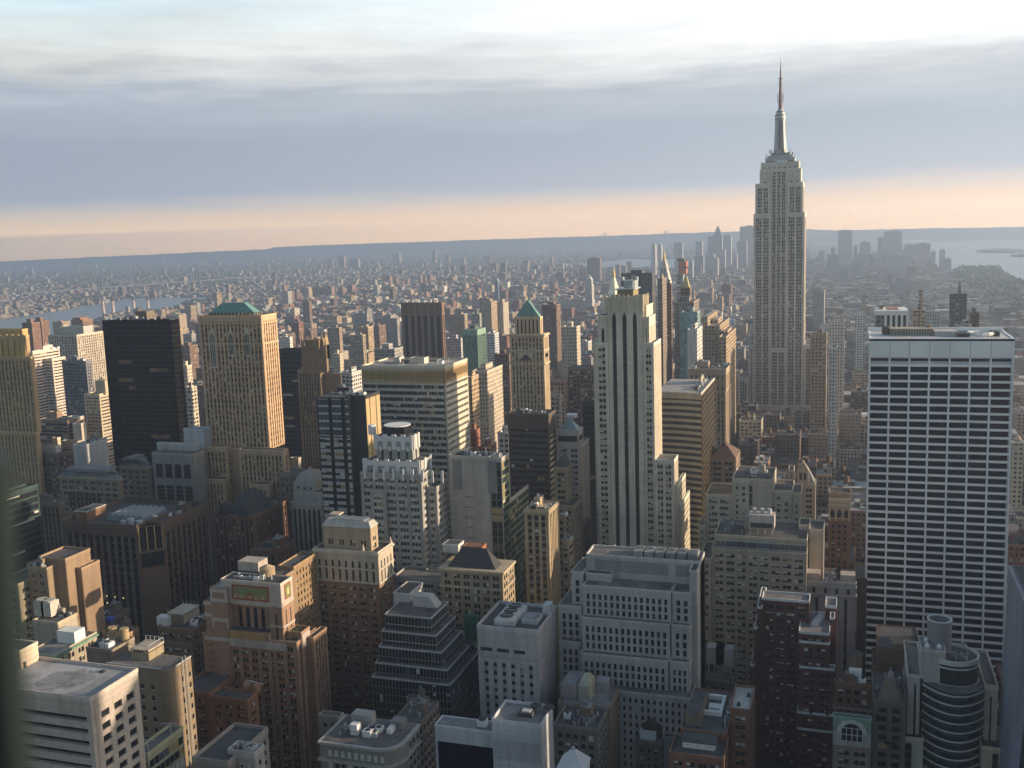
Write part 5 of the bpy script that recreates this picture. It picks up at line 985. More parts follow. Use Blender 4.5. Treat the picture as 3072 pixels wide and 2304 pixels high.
# white glass block bottom
b = Bld('office_building', 'white panelled cube with square roof fan well at the frame bottom', 'office building', wall=(.48, .48, .505), short='white panelled cube')
Y = 330; c = b.px('J', 1868, 2212+62, 2212+162, 1325, Y); x0, x1, y0, y1, z = c; jn = stone((.34, .35, .38))
b.tier(c, 0, st('blank'), par=1.2, roof=stone((.3, .3, .3))); k = b.part('panel_joint', jn)
for i in range(1, 12): xx = x0+(x1-x0)*i/12; k.box(xx-.05, xx+.05, Y-.05, Y+.1, 0, z-4)
zz = z-4.5
while zz > 0: k.box(x0+.1, x1-.1, Y-.055, Y+.1, zz-.05, zz+.05); k.box(x1-.1, x1+.05, Y+.3, y1-.1, zz-.05, zz+.05); zz -= 3.9
for i in range(1, 8): yy = Y+(y1-Y)*i/8; k.box(x1-.1, x1+.05, yy-.05, yy+.05, 0, z-4)
k = b.new('grey_panel', [stone((.36, .36, .39))]); k.box(x0+.2, x1-.2, Y-.04, Y+.1, z-14, z-6.5)
k = b.new('fan_well', [TAR, METAL, DARK]); k.box(x0+8, x1-5, Y+6, y1-5, z, z+1.6); k.box(x0+9, x1-6, Y+7, y1-6, z+1.6, z+1.9, 1)
for i in range(2): k.cyl(x0+13+i*5, Y+12, 2, z+1.9, z+2.5, 14, 2)
lw = b.px('J', 1410, 1868, None, 1345, Y+12, 26); yl = max(Y+18, at_z(*sp('J', 1500, 1280), lw[4])[1]); b.tier([lw[0], x0, Y+10, yl, lw[4]], 0, st('blank'), roof=stone((.3, .3, .31)), par=.5); k = b.new('dark_glazing', [glass((.004, .008, .018), .3, .15)]); k.box(lw[0]+1, x0-.2, Y+9.9, Y+10.2, 0, lw[4]-6)
for i in range(2): k = b.new('cooling_unit', [WHITE, DARK]); xx = lw[0]+16+i*7; k.box(xx, xx+3.5, yl-5, yl-2, lw[4], lw[4]+2.6); k.cyl(xx+1.7, yl-3.5, 1.5, lw[4]+2.6, lw[4]+2.9, 12, 1)
b.done()

# dark corner cut bank block
b = Bld('office_block', 'broad dark brown block with cut corner, sawtooth skylight and brick penthouse box', 'office building', wall=(.085, .055, .042), short='sawtooth roof block')
Y = 430; c = b.px('E', 528, 1135, None, 1350, Y, 40); x0, x1, y0, _, z = c; z = at_y(*sp('E', 1140, 1355), Y)[2]
ch = 9.0; xw = x1+ch; 
y1 = solve(sp('E', 1715, 1165)[0], (xw, 0, z), 1); bays = st('vert', fl=21, bay=4.6, ww=.62, wh=.78, dep=1.2, only=0, top=3.2, bl=0, sp=stone((.09, .06, .045)))
bw = stone((.115, .075, .055)); 
b.tier([x0, x1, Y, y1, z], 0, st('vert', fl=4.1, bay=4.6, ww=.68, wh=.78, dep=1.1, top=4, bl=.0, am=.01, sp=stone((.05, .035, .03)), pr=bw, sdep=.75), st('blank'), par=2.4, roof=TAR)
b.tier([x1, xw, Y+ch, y1, z], 0, st('blank'), st('vert', fl=4.1, bay=4.6, ww=.66, wh=.78, dep=1.1, top=4, am=.0, bl=0, sp=stone((.05, .035, .03)), pr=bw, sdep=.75), par=2.4, roof=TAR)
zl = at_y(*sp('R', 1200, 870), Y)[2]; cw_ = b.new('corner_wall', [bw, GD, stone((.5, .36, .16), .5)]); cw_.prism([(x1, Y), (xw, Y+ch), (x1, Y+ch)], zl+13, z+.8); cw_.prism([(x1, Y), (xw, Y+ch), (x1, Y+ch)], 0, zl-9); cw_.prism([(x1, Y+1.2), (xw-1.2, Y+ch), (x1, Y+ch)], zl-9, zl+13, 1)
for i in range(4): f = i/3; px_, py_ = x1+.4+(ch-.8)*f, Y+.4+(ch-.8)*f; cw_.bar((px_, py_+.3, zl), (px_, py_+.3, zl+13), .22, 2, 4)
cw_.prism([(x1-.3, Y-.5), (xw+.5, Y+ch+.3), (x1, Y+ch)], zl-1.2, zl)
k = b.new('skylight', [stone((.19, .22, .25), .6, .04, .05), stone((.5, .52, .54), .4)]); sx0 = at_y(*sp('R', 790, 390), Y+14)[0]; sx1 = at_y(*sp('R', 1250, 430), Y+14)[0]; n = 6; w_ = (sx1-sx0)/n; sy0, sy1 = Y+13, y1-16; sz = z+2.2
k.box(sx0-.6, sx1+.6, sy0-.4, sy1, z, sz)
for i in range(n): k.prism([(sx0+i*w_, sy0), (sx0+(i+1)*w_, sy0), (sx0+(i+1)*w_, sy1), (sx0+i*w_, sy1)], sz, sz+1.6, 0, [(sx0+(i+.48)*w_, sy0), (sx0+(i+.52)*w_, sy0), (sx0+(i+.52)*w_, sy1), (sx0+(i+.48)*w_, sy1)])
k = b.new('bulkhead', [stone((.16, .085, .055)), stone((.4, .4, .36)), TAR]); bx0, bx1 = at_y(*sp('R', 330, 400), Y+7)[0], at_y(*sp('R', 490, 400), Y+7)[0]; zb = at_y(*sp('R', 400, 330), Y+7)[2]; k.box(bx0, bx1, Y+7, Y+22, z, zb); k.box(bx0-.2, bx1+.2, Y+6.8, Y+22.2, zb-.2, zb+.2, 1); k.box(bx0+.5, bx1-.5, Y+7.5, Y+21.5, zb+.2, zb+.25, 2)
k = b.new('duct', [METAL]); 
for i in range(5): xx = at_y(*sp('R', 960+i*55, 480), Y+5)[0]; k.cyl(xx, Y+6+(i % 2)*2, 1.5, z, z+2.6+(i % 3)*.7, 10)
k = b.new('satellite_dish', [WHITE]); xx = xw-10; k.bar((xx, Y+ch+8, z), (xx, Y+ch+8, z+3), .3); k.prism([(xx+1.6*math.cos(a/10*6.283), Y+ch+7.5+.7*math.sin(a/10*6.283)) for a in range(10)], z+2.4, z+3.6, 0, [(xx+1.2*math.cos(a/10*6.283), Y+ch+7+.5*math.sin(a/10*6.283)) for a in range(10)])
b.clutter([sx1+3, xw-4, Y+24, y1-6, z], 5); 
li = b.new('lit_lamp', [LIT])
rg = random.Random(9)
for (zx, zy) in ((560, 1435), (643, 1443), (752, 1453), (862, 1466), (973, 1478), (650, 1530), (760, 1543)): p = at_y(*sp('R', zx, zy), Y-.2); li.box(p[0]-.22, p[0]+.22, Y-.2, Y, p[2]-.2, p[2]+.2)
zq = at_y(*sp('J', 0, 0), Y)[2]; b.done()

# bottom left pale building
b = Bld('office_building', 'pale stone corner building with ribbon windows, deep square openings and snowy white roof', 'office building', wall=(.43, .365, .32), short='ribbon window corner building')
Y = 227; c = b.px('I', -140, 745, 1143, 1105, Y); x0, x1, y0, y1, z = c
x0 = at_y(*sp('P', -60, 2080), Y)[0]
b.tier([x0, x1, Y, y1, z], 0, st('rib', fl=3.75, bay=3.4, ww=1.0, wh=.42, seg=40, bl=0, am=0, dep=1.6, top=4.2, end=1.6, sdep=.2), st('vert', fl=3.75, bay=6.6, ww=.62, wh=.56, dep=.6, sdep=.0, bl=0, am=0, top=4.4, end=1.4, sp=stone((.43, .365, .32))), par=1.0, roof=stone((.46, .46, .48)))
k = b.part('panel_joint', stone((.34, .27, .22)));
for i in range(1, 5): zz = z-4-(i-1)*3.75+.6; 
for zz in (z-1.4, z-2.9): k.box(x0, x1+.1, Y-.03, Y+.1, zz, zz+.07); k.box(x1-.1, x1+.03, Y, y1, zz, zz+.07)
up = b.px('I', -140, 190, 368, 870, Y+14); u0, u1 = x0, at_y(*sp('I', 175, 830), Y+13)[0]; zu = at_y(*sp('I', 75, 690), Y+13)[2]; yu = y1-.6
b.tier([u0, u1, Y+13, yu, zu], z, st('blank'), par=.6, col=(.52, .43, .33))
for zz in (1.7, 3.4, 5.1): k.box(u1-.1, u1+.03, Y+13, yu, z+zz, z+zz+.09)
k = b.new('roof_hatch', [DARK]); hx = at_y(*sp('I', 780, 890), Y+14)[0]; k.box(hx-.8, hx+.8, Y+17, Y+18.4, z, z+.5); k.box(u1, u1+.2, Y+14, Y+15, z, z+2); b.done()

b = Bld('office_building', 'tall dark building with rounded sunlit corner, vertical rail and caged roof plant', 'office building', wall=(.24, .18, .12), short='rounded corner building')
Y = 300; c = b.px('I', 1140, 1340, None, 850, Y, 18); x0, x1, y0, y1, z = c; rr = 3.4; y1 = Y+13
b.t.append((x0-14, x1+rr, Y, y1, 0, z)); FOOT.append((x0-14, x1+rr, Y, y1, 0, z)); arcp = [(x1+rr*math.sin(a*math.pi/16), Y+rr-rr*math.cos(a*math.pi/16)) for a in range(9)]
wm = b.wallmb(); wm.prism([(x0-14, Y)]+arcp+[(x1+rr, y1), (x0-14, y1)], 0, z)
b.part('roof', PAVE).quad((x0-13.6, Y+.6, z+.1), (x1+1, Y+.6, z+.1), (x1+rr-.6, y1-.6, z+.1), (x0-13.6, y1-.6, z+.1))
for i in range(4): 
    for j in range(12): b.win.append(((x1+rr+.04, Y+5+i*2.2, z-6-j*4.2), 'W', 1.1, 1.9, 0)) if i % 2 else None; b.win.append(((x0+2+i*4.5-5, Y-.04, z-7-j*4.2), 'N', 1.3, 1.7, 0)) if i < 3 else None
k = b.new('rail', [METAL]); k.bar((x1+rr+.6, Y+7, z-40), (x1+rr+.6, Y+7, z+2.5), .18); k.bar((x1+rr+.6, Y+9, z-40), (x1+rr+.6, Y+9, z+2.5), .18)
pp = b.part('parapet', COPING); pp.bar((x1+rr, Y+rr, z+.4), (x1+rr, y1, z+.4), .3); pp.bar((x0-14, Y+.2, z+.4), (x1, Y+.2, z+.4), .3)
p = b.px('I', 1085, 1230, 1325, 690, Y+6, 8); k = b.new('cooling_tower', [stone((.3, .24, .16)), DARK, METAL, stone((.42, .36, .28))]); zb = at_y(*sp('I', 1200, 690), Y+6)[2]; k.box(p[0], p[1], Y+6, Y+15, z, z+3, 0); k.box(p[0], p[1], Y+6, Y+15, z+3.6, zb, 1); k.box(p[0]-.2, p[1]+.2, Y+5.8, Y+15.2, zb, zb+.5, 3); k.box(p[1]+.1, p[1]+.3, Y+6, Y+15, z+3.6, zb, 3)
for i in range(5):
    xx = p[0]+(p[1]-p[0])*i/4; k.bar((xx, Y+6, zb+.5), (xx, Y+6, zb+2.2), .12, 2); k.bar((xx, Y+15, zb+.5), (xx, Y+15, zb+2.2), .12, 2)
k.bar((p[0], Y+6, zb+2.1), (p[1], Y+6, zb+2.1), .12, 2); k.bar((p[0], Y+15, zb+2.1), (p[1], Y+15, zb+2.1), .12, 2); k.bar((p[1], Y+6, zb+2.1), (p[1], Y+15, zb+2.1), .12, 2)
b.tier([x0-26, x0-14.2, Y+4, y1+4, at_y(*sp('I', 850, 690), Y+4)[2]], 0, st('blank'), roof=PAVE, col=(.2, .16, .12)); zz = at_y(*sp('I', 850, 690), Y+4)[2]
k = b.new('roof_drum', [stone((.36, .27, .16))]); 
for xx in (x0-22.5, x0-17): k.cyl(xx, Y+15, 1.7, zz, zz+5, 14)
b.clutter([x0-26, x0-15, Y+5, Y+14, zz], 4, big=False); b.done()
b = Bld('office_building', 'glassy low building with railed roof and yellow green window wall at the frame bottom', 'office building', wall=(.3, .29, .2))
Y = 262; c = b.px('I', 1190, 1225, 1518, 1560, Y); b.tier([c[0]-4, c[1], Y, c[3], c[4]], 0, st('curt', fl=4, bay=2.2), st('curt', fl=3.9, bay=2.4, sp=stone((.36, .35, .22)), am=.2, sky=.1, bl=.1, wh=.7), roof=PAVE, par=1.1)
k = b.new('window_cleaning_crane', [METAL]); x0, x1, y0, y1, z = [c[0]-4]+c[1:]
for yy in (y1-4, y1-16): k.bar((x1-2, yy, z), (x1-2, yy, z+4), .2); k.bar((x1-2, yy, z+4), (x1-6, yy, z+3), .15); k.bar((x1-2, yy, z+4), (x1+1, yy, z+4), .15)
b.done()
b = Bld('brick_building', 'orange brown brick block with flat roofs, roof drums and white window blinds', 'building', wall=(.21, .105, .062), short='orange brick block')
Y = 345; c = b.px('I', 1478, 1735, None, 1052, Y+6, 30); bk = st('pair', fl=3.4, bay=2.6, ww=.46, wh=.48, bl=.4, grp=2); b.tier(c, 0, bk, roof=TAR); c2 = b.px('I', 1735, 2050, 2140, 1112, Y); b.tier(c2, 0, bk, bk, roof=TAR); x0, x1, y0, y1, z = c2
k = b.new('roof_drum', [stone((.3, .17, .1)), WHITE]); 
for xx in (x0+12, x0+16.5): k.cyl(xx, Y+10, 1.6, z, z+3, 12)
k.bar((x0+9, Y+14, z+2.4), (x1-1, Y+14, z+1.4), .2, 1); b.done()
b = Bld('office_building', 'low roof with deep walled wells and rooftop fans cut by the frame bottom', 'building', wall=(.24, .21, .19))
Y = 262; c = b.px('I', 1600, 1890, None, 1640, Y, 22); b.tier([c[0], c[1], Y, Y+24, c[4]], 0, st('punch'), roof=TAR, par=1.4); c2 = b.px('I', 1890, 2110, 2190, 1570, Y+6); b.tier([c2[0], c2[1], Y+6, c2[3], c2[4]], 0, st('punch'), roof=TAR, par=1.6, col=(.36, .34, .32)); b.clutter(c2, 4, big=False); b.done()

# left foreground cluster
b = Bld('office_building', 'brown corner building with sunlit top patch and stepped blank side wall', 'office building', wall=(.24, .18, .12), short='sunlit patch building')
Y = 355; c = b.px('I', 225, 388, None, 15, Y, 20); x0, x1, y0, y1, z = c; y1 = solve(sp('I', 455, -5)[0], (x1, 0, z), 1); b.tier([x0, x1, Y, y1, z], 0, st('pair', fl=3.5, bay=3.2, ww=.36, bl=.1), st('blank'), roof=TAR)
b.tier([x0+2, x1+6, y1, y1+16, z+3], 0, st('blank'), col=(.24, .165, .11)); b.tier([x1+6, x1+9, y1+6, y1+18, z-3], 0, st('blank'), col=(.24, .165, .11)); b.clutter([x0, x1, Y, y1, z], 3)
b.tier([x0-14, x0-.2, Y-6, Y+14, at_y(*sp('I', 170, 150), Y-6)[2]], 0, st('pair', bay=3), col=(.27, .24, .17)); b.done()
b = Bld('office_building', 'cream building with green cornice, white roof boxes and twin tank shed', 'office building', wall=(.33, .28, .215), short='green cornice building')
Y = 300; c = b.px('I', 270, 480, None, 470, Y+18, 18); y1 = solve(sp('I', 640, 390)[0], (c[1], 0, c[4]), 1); x0, x1, _, _, z = c; b.tier([x0, x1, Y+18, y1, z], 0, st('blank'), roof=PAVE); 
lo = b.px('I', 360, 440, 800, 735, Y+4); zl = lo[4]; b.tier([lo[0]-8, lo[1], Y+4, lo[3], zl], 0, st('punch'), st('pair', fl=3.6, bay=2.8, ww=.5, bl=.4), roof=stone((.3, .29, .27)), par=.6)
cn = b.part('cornice', stone((.14, .26, .2))); cn.box(lo[1]-.1, lo[1]+1.0, Y+4, lo[3], zl-1.0, zl-.1)
k = b.new('roof_box', [WHITE]); xx = at_y(*sp('I', 560, 590), Y+16)[0]; k.box(xx-5, xx+3.5, Y+16, Y+22, zl, zl+5)
k = b.new('water_tank', [stone((.46, .43, .38)), METAL]); 
for i in range(2): xx = at_y(*sp('I', 325+60*i, 400), Y+22)[0]; k.box(xx-2.4, xx+2.4, Y+22, Y+27, z+1, z+7); k.cyl(xx, Y+24.5, 2.4, z+7, z+7.5, 12)
b.clutter([x1-12, x1, Y+24, y1, z], 5); b.done()
b = Bld('office_building', 'dark roofs with blue tarpaulins and a patch of ochre sunlight before the sawtooth block', 'building', wall=(.15, .12, .1))
Y = 372; c = b.px('I', 640, 840, None, 470, Y+14, 20); b.tier(c, 0, st('punch')); c2 = b.px('I', 850, 1050, 1150, 565, Y); b.tier(c2, 0, st('punch'), st('punch'), col=(.24, .16, .09)); k = b.new('tarpaulin', [stone((.05, .12, .5), .7)]); x0, x1, y0, y1, z = c
for i in range(3): k.box(x0+4+i*5, x0+7+i*5, Y+15+i, Y+18+i, z, z+1.2+i*.5)
b.clutter(c, 6); b.clutter(c2, 3); b.done()
b = Bld('hotel_tower', 'brown hotel block with caged cooling tower and tiered roof before the sunburst tower', 'hotel', wall=(.17, .12, .085), short='caged plant hotel')
Y = 385; c = b.px('I', 1295, 1600, 1715, 640, Y); b.tier([c[0]-2, c[1], Y, c[3], c[4]], 0, st('pair', bl=.45, bay=2.8), st('pair', bay=2.8)); c2 = b.px('I', 1310, 1605, 1700, 525, Y+3); b.tier([c2[0], c2[1], Y+3, c2[3], c2[4]], c[4], st('pair', fl=4, bl=.5), roof=TAR); z = c2[4]
k = b.new('cooling_tower', [stone((.2, .16, .11)), stone((.5, .43, .34)), METAL]); xa, xb = at_y(*sp('I', 1398, 440), Y+8)[0], at_y(*sp('I', 1525, 440), Y+8)[0]; zt = at_y(*sp('I', 1460, 385), Y+8)[2]; k.box(xa, xb, Y+8, Y+20, z, zt); k.box(xb, xb+.3, Y+8, Y+20, z+1, zt-.4, 1); k.box(xa-.3, xb+.4, Y+7.7, Y+20.3, zt, zt+.6, 1)
for i in range(5): xx = xa+(xb-xa)*i/4; k.bar((xx, Y+8, zt+.6), (xx, Y+8, zt+2.4), .12, 2); k.bar((xx, Y+20, zt+.6), (xx, Y+20, zt+2.4), .12, 2)
k = b.new('roof_box', [WHITE]); xx = at_y(*sp('I', 1360, 450), Y+5)[0]; k.box(xx-4, xx+2, Y+5, Y+9, z, z+4.5); b.clutter([xb+1, c2[1]-1, Y+6, Y+26, z], 5, big=False); b.done()

# low corner building with rounded front
b = Bld('office_building', 'low pale stone building with rounded corner and stepped flat roof at the frame bottom', 'building', wall=(.24, .22, .20), short='round cornered low building')
Y = 318; c = b.px('J', 440, 900, None, 1505, Y, 30); x0, x1, y0, _, z = c; y1 = max(Y+22, at_z(*sp('J', 900, 1345), z)[1]); r2 = 8; b.t.append((x0, x1+r2, Y, y1, 0, z)); FOOT.append((x0, x1+r2, Y, y1, 0, z))
def rp(e): return [(x0-e, Y-e)]+[(x1+(r2+e)*math.sin(a*math.pi/16), Y+r2-(r2+e)*math.cos(a*math.pi/16)) for a in range(9)]+[(x1+r2+e, y1), (x0-e, y1)]
wm = b.wallmb(); wm.prism(rp(0), 0, z); cn = b.part('cornice', stone((.36, .35, .33))); cn.prism(rp(.7), z-.6, z+.4); cn.prism(rp(.9), z-7, z-6.2)
b.part('roof', roofm((.15, .14, .14))).prism(rp(-.6), z+.4, z+.5)
for i in range(9):
    for j in range(6): b.win.append(((x0+4+i*(x1-x0)/8.5, Y-.05, z-3.6-j*3.9 - (1.2 if j else 0)), 'N', 1.5, 2.2, 0 if (i*j) % 3 else 2)); b.win.append(((x1+r2+.05, Y+13+i*3.4, z-3.6-j*3.9-(1.2 if j else 0)), 'W', 1.5, 2.2, 0))
k = b.new('bulkhead', [stone((.35, .34, .33))]); k.box(x0+6, x0+14, Y+14, Y+19, z+.5, z+5); b.new('roof_box', WHITE).box(x0+9, x0+12, Y+7, Y+10, z+.5, z+4.5); b.new('light_well', WHITE).box(x0+22, x0+24, Y+11, y1-3, z+.5, z+2.4); b.new('bulkhead', stone((.2, .19, .19))).box(x1-1, x1+4, y1-7, y1-2, z+.5, z+3.5); b.clutter([x0+2, x1, Y+5, y1-3, z+.4], 6, big=False)
b.done()
b = Bld('brick_building', 'cluster of low brown roofs with stair bulkheads at the foot of the glass ziggurat', 'building', wall=(.2, .165, .14))
Y = 372; c = b.px('J', 1060, 1290, 1430, 1290, Y-14); b.tier([c[0], c[1], Y-14, c[3], c[4]], 0, st('punch'), st('punch'), roof=PAVE); c2 = b.px('J', 1160, 1330, 1352, 1110, Y+4); b.tier(c2, 0, st('punch'), roof=PAVE); c3 = b.px('J', 430, 600, 640, 1255, Y-18); b.tier(c3, 0, st('punch'), col=(.26, .24, .22), roof=PAVE); b.clutter(c, 5); b.clutter(c2, 3); b.done()

# bottom centre-right
b = Bld('office_building', 'brown tower block with a glazed greenhouse box on its grey roof', 'office building', wall=(.2, .15, .11), short='greenhouse roof block')
Y = 385; c = b.px('K', 205, 630, 708, 1175, Y, 26); c[4] -= 0; x0, x1, y0, y1, z = c; b.tier(c, 0, st('blank'), st('punch', bl=.05), roof=stone((.3, .3, .31)))
k = b.new('greenhouse', [stone((.42, .40, .30), .4), METAL]); gx0, gx1 = at_y(*sp('K', 385, 1080), Y+6)[0], at_y(*sp('K', 515, 1080), Y+6)[0]; k.box(gx0, gx1-2, Y+4, Y+14, z, z+7); k.prism([(gx0, Y+4), (gx1-2, Y+4), (gx1-2, Y+14), (gx0, Y+14)], z+7, z+9.4, 0, [(gx0+1, Y+6), (gx1-3, Y+6), (gx1-3, Y+12), (gx0+1, Y+12)])
for i in range(5): k.bar((gx0+i*(gx1-2-gx0)/4, Y+3.9, z), (gx0+i*(gx1-2-gx0)/4, Y+3.9, z+7), .12, 1)
k = b.new('bulkhead', [stone((.3, .27, .25)), SILV]); k.box(x0, gx0-1, Y+6, Y+20, z, z+6); k.box(x0+.4, gx0-1.4, Y+6.4, Y+19.6, z+6, z+6.2, 1); k.box(x1-9, x1-4, Y+14, Y+20, z, z+5, 1)
l2 = b.px('K', 170, 530, 540, 1355, Y-18); b.tier([l2[0], l2[1], Y-18, Y-.5, l2[4]], 0, st('loft'), roof=TAR, col=(.17, .15, .14)); b.clutter([l2[0], l2[1], Y-17, Y-2, l2[4]], 6); b.done()
b = Bld('church_spire', 'pale stone pyramid spire poking up at the frame bottom', 'spire', wall=(.55, .55, .58), short='pale pyramid spire')
Y = 300; ap = at_y(*sp('K', 362, 1450), Y+9); hw = abs(at_y(*sp('K', 492, 1659), Y)[0]-at_y(*sp('K', 258, 1659), Y)[0])/2*.92; zb = at_y(*sp('K', 370, 1680), Y)[2]
b.t.append((ap[0]-hw, ap[0]+hw, Y, Y+2*hw, 0, zb)); FOOT.append((ap[0]-hw, ap[0]+hw, Y, Y+2*hw, 0, zb)); b.wallmb().box(ap[0]-hw, ap[0]+hw, Y, Y+2*hw, 0, zb)
k = b.new('spire_roof', [stone((.55, .55, .58), .7, .08, .05)]); k.hip(ap[0]-hw-.4, ap[0]+hw+.4, Y-.4, Y+2*hw+.4, zb, ap[2], hw-.3, 0, hw-.3); k = b.new('finial', [METAL]); k.cyl(ap[0], Y+hw, .5, ap[2]-.3, ap[2]+1, 8); b.done()
b = Bld('brick_building', 'low roof carrying a dark arched tank house and white roof boxes', 'building', wall=(.16, .14, .13))
Y = 402; c = b.px('K', 850, 1065, 1165, 1470, Y, 24); x0, x1, y0, y1, z = c; b.tier(c, 0, st('punch'), roof=stone((.34, .34, .38))); k = b.new('tank_house', [stone((.08, .06, .055)), TAR]); xm = at_y(*sp('K', 985, 1440), Y+5)[0]; k.box(xm-4, xm+4, Y+5, Y+11, z, z+6); k.cyl(xm, Y+8, 4, z+6, z+9, 16, 0, 1.6)
k = b.new('roof_box', [WHITE]); k.box(x0+1, x0+8, Y+3, Y+8, z, z+3.4); k.box(x0+5, x1-2, Y+14, Y+20, z, z+4); b.tier([x1+.3, x1+9, Y+2, Y+20, z+2], 0, st('blank'), col=(.24, .24, .27)); b.done()
b = Bld('brick_building', 'red brown brick building with roof terrace, white windowed penthouse and white roof frame', 'building', wall=(.19, .095, .06), short='roof terrace building')
Y = 352; c = b.px('K', 1128, 1580, 1660, 1600, Y); x0, x1, y0, _, z = c; zt = at_y(*sp('K', 1500, 1375), Y+14)[2]; y1 = Y+50; b.tier([x0, x1, Y, Y+14, z], 0, st('pair', bl=.4), roof=TAR, par=1.0); xa = at_y(*sp('K', 1225, 1300), Y+14)[0]; xb = at_y(*sp('K', 1602, 1380), Y+14)[0]
b.tier([xa, xb, Y+14, y1, zt], 0, st('punch'), st('pair', bay=3), roof=stone((.13, .13, .13)), par=.7)
k = b.new('penthouse', [WHITE, GD, TAR]); pa, pb_ = at_y(*sp('K', 1238, 1500), Y+6)[0], at_y(*sp('K', 1505, 1500), Y+6)[0]; zz = at_y(*sp('K', 1370, 1455), Y+6)[2]; k.box(pa, pb_, Y+6, Y+14, z, zz); k.box(pa-.5, pb_+.5, Y+5.7, Y+14, zz, zz+.4, 2); wq = (pb_-pa)/3
for i in range(3): k.box(pa+wq*i+1.0, pa+wq*(i+1)-.8, Y+5.9, Y+6.1, z+1.4, zz-.9, 1)
k = b.new('roof_frame', [WHITE]); fx0, fx1 = at_y(*sp('K', 1425, 1180), Y+30)[0], at_y(*sp('K', 1570, 1180), Y+30)[0]; k.box(fx0, fx1, Y+42, Y+43.2, zt, zt+2); k.box(fx1-1.2, fx1, Y+28, Y+42, zt, zt+2); k.box(fx0, fx1-1.2, Y+28, Y+29.2, zt, zt+2); k.box(fx0+1, fx0+6, Y+32, Y+36, zt, zt+1.6)
k = b.new('bulkhead', [stone((.2, .15, .11)), TAR]); k.box(xa+1, at_y(*sp('K', 1395, 1150), Y+20)[0], Y+18, Y+40, zt, zt+4.5); k.box(xa+1.4, at_y(*sp('K', 1395, 1150), Y+20)[0]-.4, Y+18.4, Y+39.6, zt+4.5, zt+4.7, 1)
an = b.px('K', 1670, 1800, 1840, 1195, Y+24); b.tier([xb+.3, an[1], Y+24, an[3], an[4]], 0, st('pair', bl=.4), st('punch'), roof=stone((.5, .5, .5)), par=1.0)
for i in range(4): k = b.new('planter', [stone((.04, .06, .03))]); k.cyl(xb+3+i*3, Y+28+(i % 2)*9, .9, an[4], an[4]+1.6, 7, 0, .5)
b.clutter([xa+14, xb, Y+18, y1-3, zt], 4, big=False); b.done()
b = Bld('brick_building', 'small dark rooftops with a pair of grey tanks beside the pale slot window block', 'building', wall=(.14, .12, .1))
Y = 450; c = b.px('K', 1350, 1620, 1640, 960, Y); b.tier(c, 0, st('punch'), roof=PAVE); k = b.new('water_tank', [stone((.36, .36, .37)), METAL]); x0, x1, y0, y1, z = c
for i in range(2): xx = at_y(*sp('K', 1510+i*75, 840), Y+8)[0]; k.box(xx-4, xx+4, Y+8, Y+14, z+5, z+13); k.bar((xx-3, Y+9, z), (xx-3, Y+9, z+5), .3, 1); k.bar((xx+3, Y+9, z), (xx+3, Y+9, z+5), .3, 1)
c2 = b.px('K', 1360, 1460, None, 770, Y+14, 20); b.tier(c2, 0, st('punch')); b.done()

# dark red brick with white trimmed setbacks
b = Bld('apartment_tower', 'dark red brick stepped tower with white trimmed terrace edges', 'apartment building', wall=(.115, .045, .036), short='white trimmed brick tower')
Y = 455; lx = lambda zx, zy, yy=Y: at_y(*sp('L', zx, zy), yy)[0]; lz = lambda zy, yy=Y: at_y(*sp('L', 470, zy), yy)[2]; tr = stone((.62, .62, .62), .7)
rb = st('pair', fl=3.4, bay=2.5, ww=.6, wh=.5, bl=.42, am=0, grp=2, cope=tr)
zA = lz(292, Y+6); yA = max(Y+16, at_z(*sp('L', 230, 232), zA)[1]); b.tier([lx(38, 280, Y+6), lx(432, 300, Y+6), Y+6, yA, zA], 0, rb, roof=stone((.3, .27, .28)), par=.8)
b.tier([lx(-2, 375, Y+3), lx(38, 375, Y+3), Y+3, Y+30, lz(370, Y+3)], 0, rb, par=.8); b.tier([lx(-28, 550, Y+1), lx(-2, 550, Y+1), Y+1, Y+28, lz(545, Y+1)], 0, rb, par=.8); b.tier([lx(-55, 860, Y), lx(-28, 860, Y), Y-.5, Y+26, lz(860)], 0, rb, par=.8)
zB = lz(505); b.tier([lx(350, 500), lx(602, 510), Y-6, Y+20, zB], 0, rb, roof=stone((.32, .29, .3)), par=.8)
b.tier([lx(560, 350), lx(655, 360), Y+12, Y+24, lz(345, Y+8)], 0, rb, roof=stone((.34, .31, .32)), par=.9); b.tier([lx(602, 445), lx(640, 445), Y+4, Y+12, lz(440)], 0, rb, par=.6)
for zz, e, xr in ((625, 1.6, 600), (835, 3.0, 645), (1215, 5, 635), (1350, 6, 630)):
    zq = lz(zz, Y-6-e); b.tier([lx(350 if e < 4 else 335, 600, Y-6-e), lx(xr, 600, Y-6-e), Y-6-e, Y-4, zq], 0, rb, par=.7, roof=stone((.3, .28, .29)))
b.clutter([lx(440, 350, Y+6), lx(560, 350, Y+6), Y+4, Y+28, zB+6], 0, big=False); k = b.new('cooling_unit', [METAL]); 
for i in range(5): k = b.new('cooling_unit', [METAL, DARK]); xx = lx(450+i*14, 350, Y+6); k.box(xx, xx+3.2, Y+2+i*3, Y+4+i*3, zB, zB+2); 
b.done()
b = Bld('office_building', 'pale classical stone block with square attic windows beside the white grid slab', 'office building', wall=(.35, .31, .285), short='square attic window block')
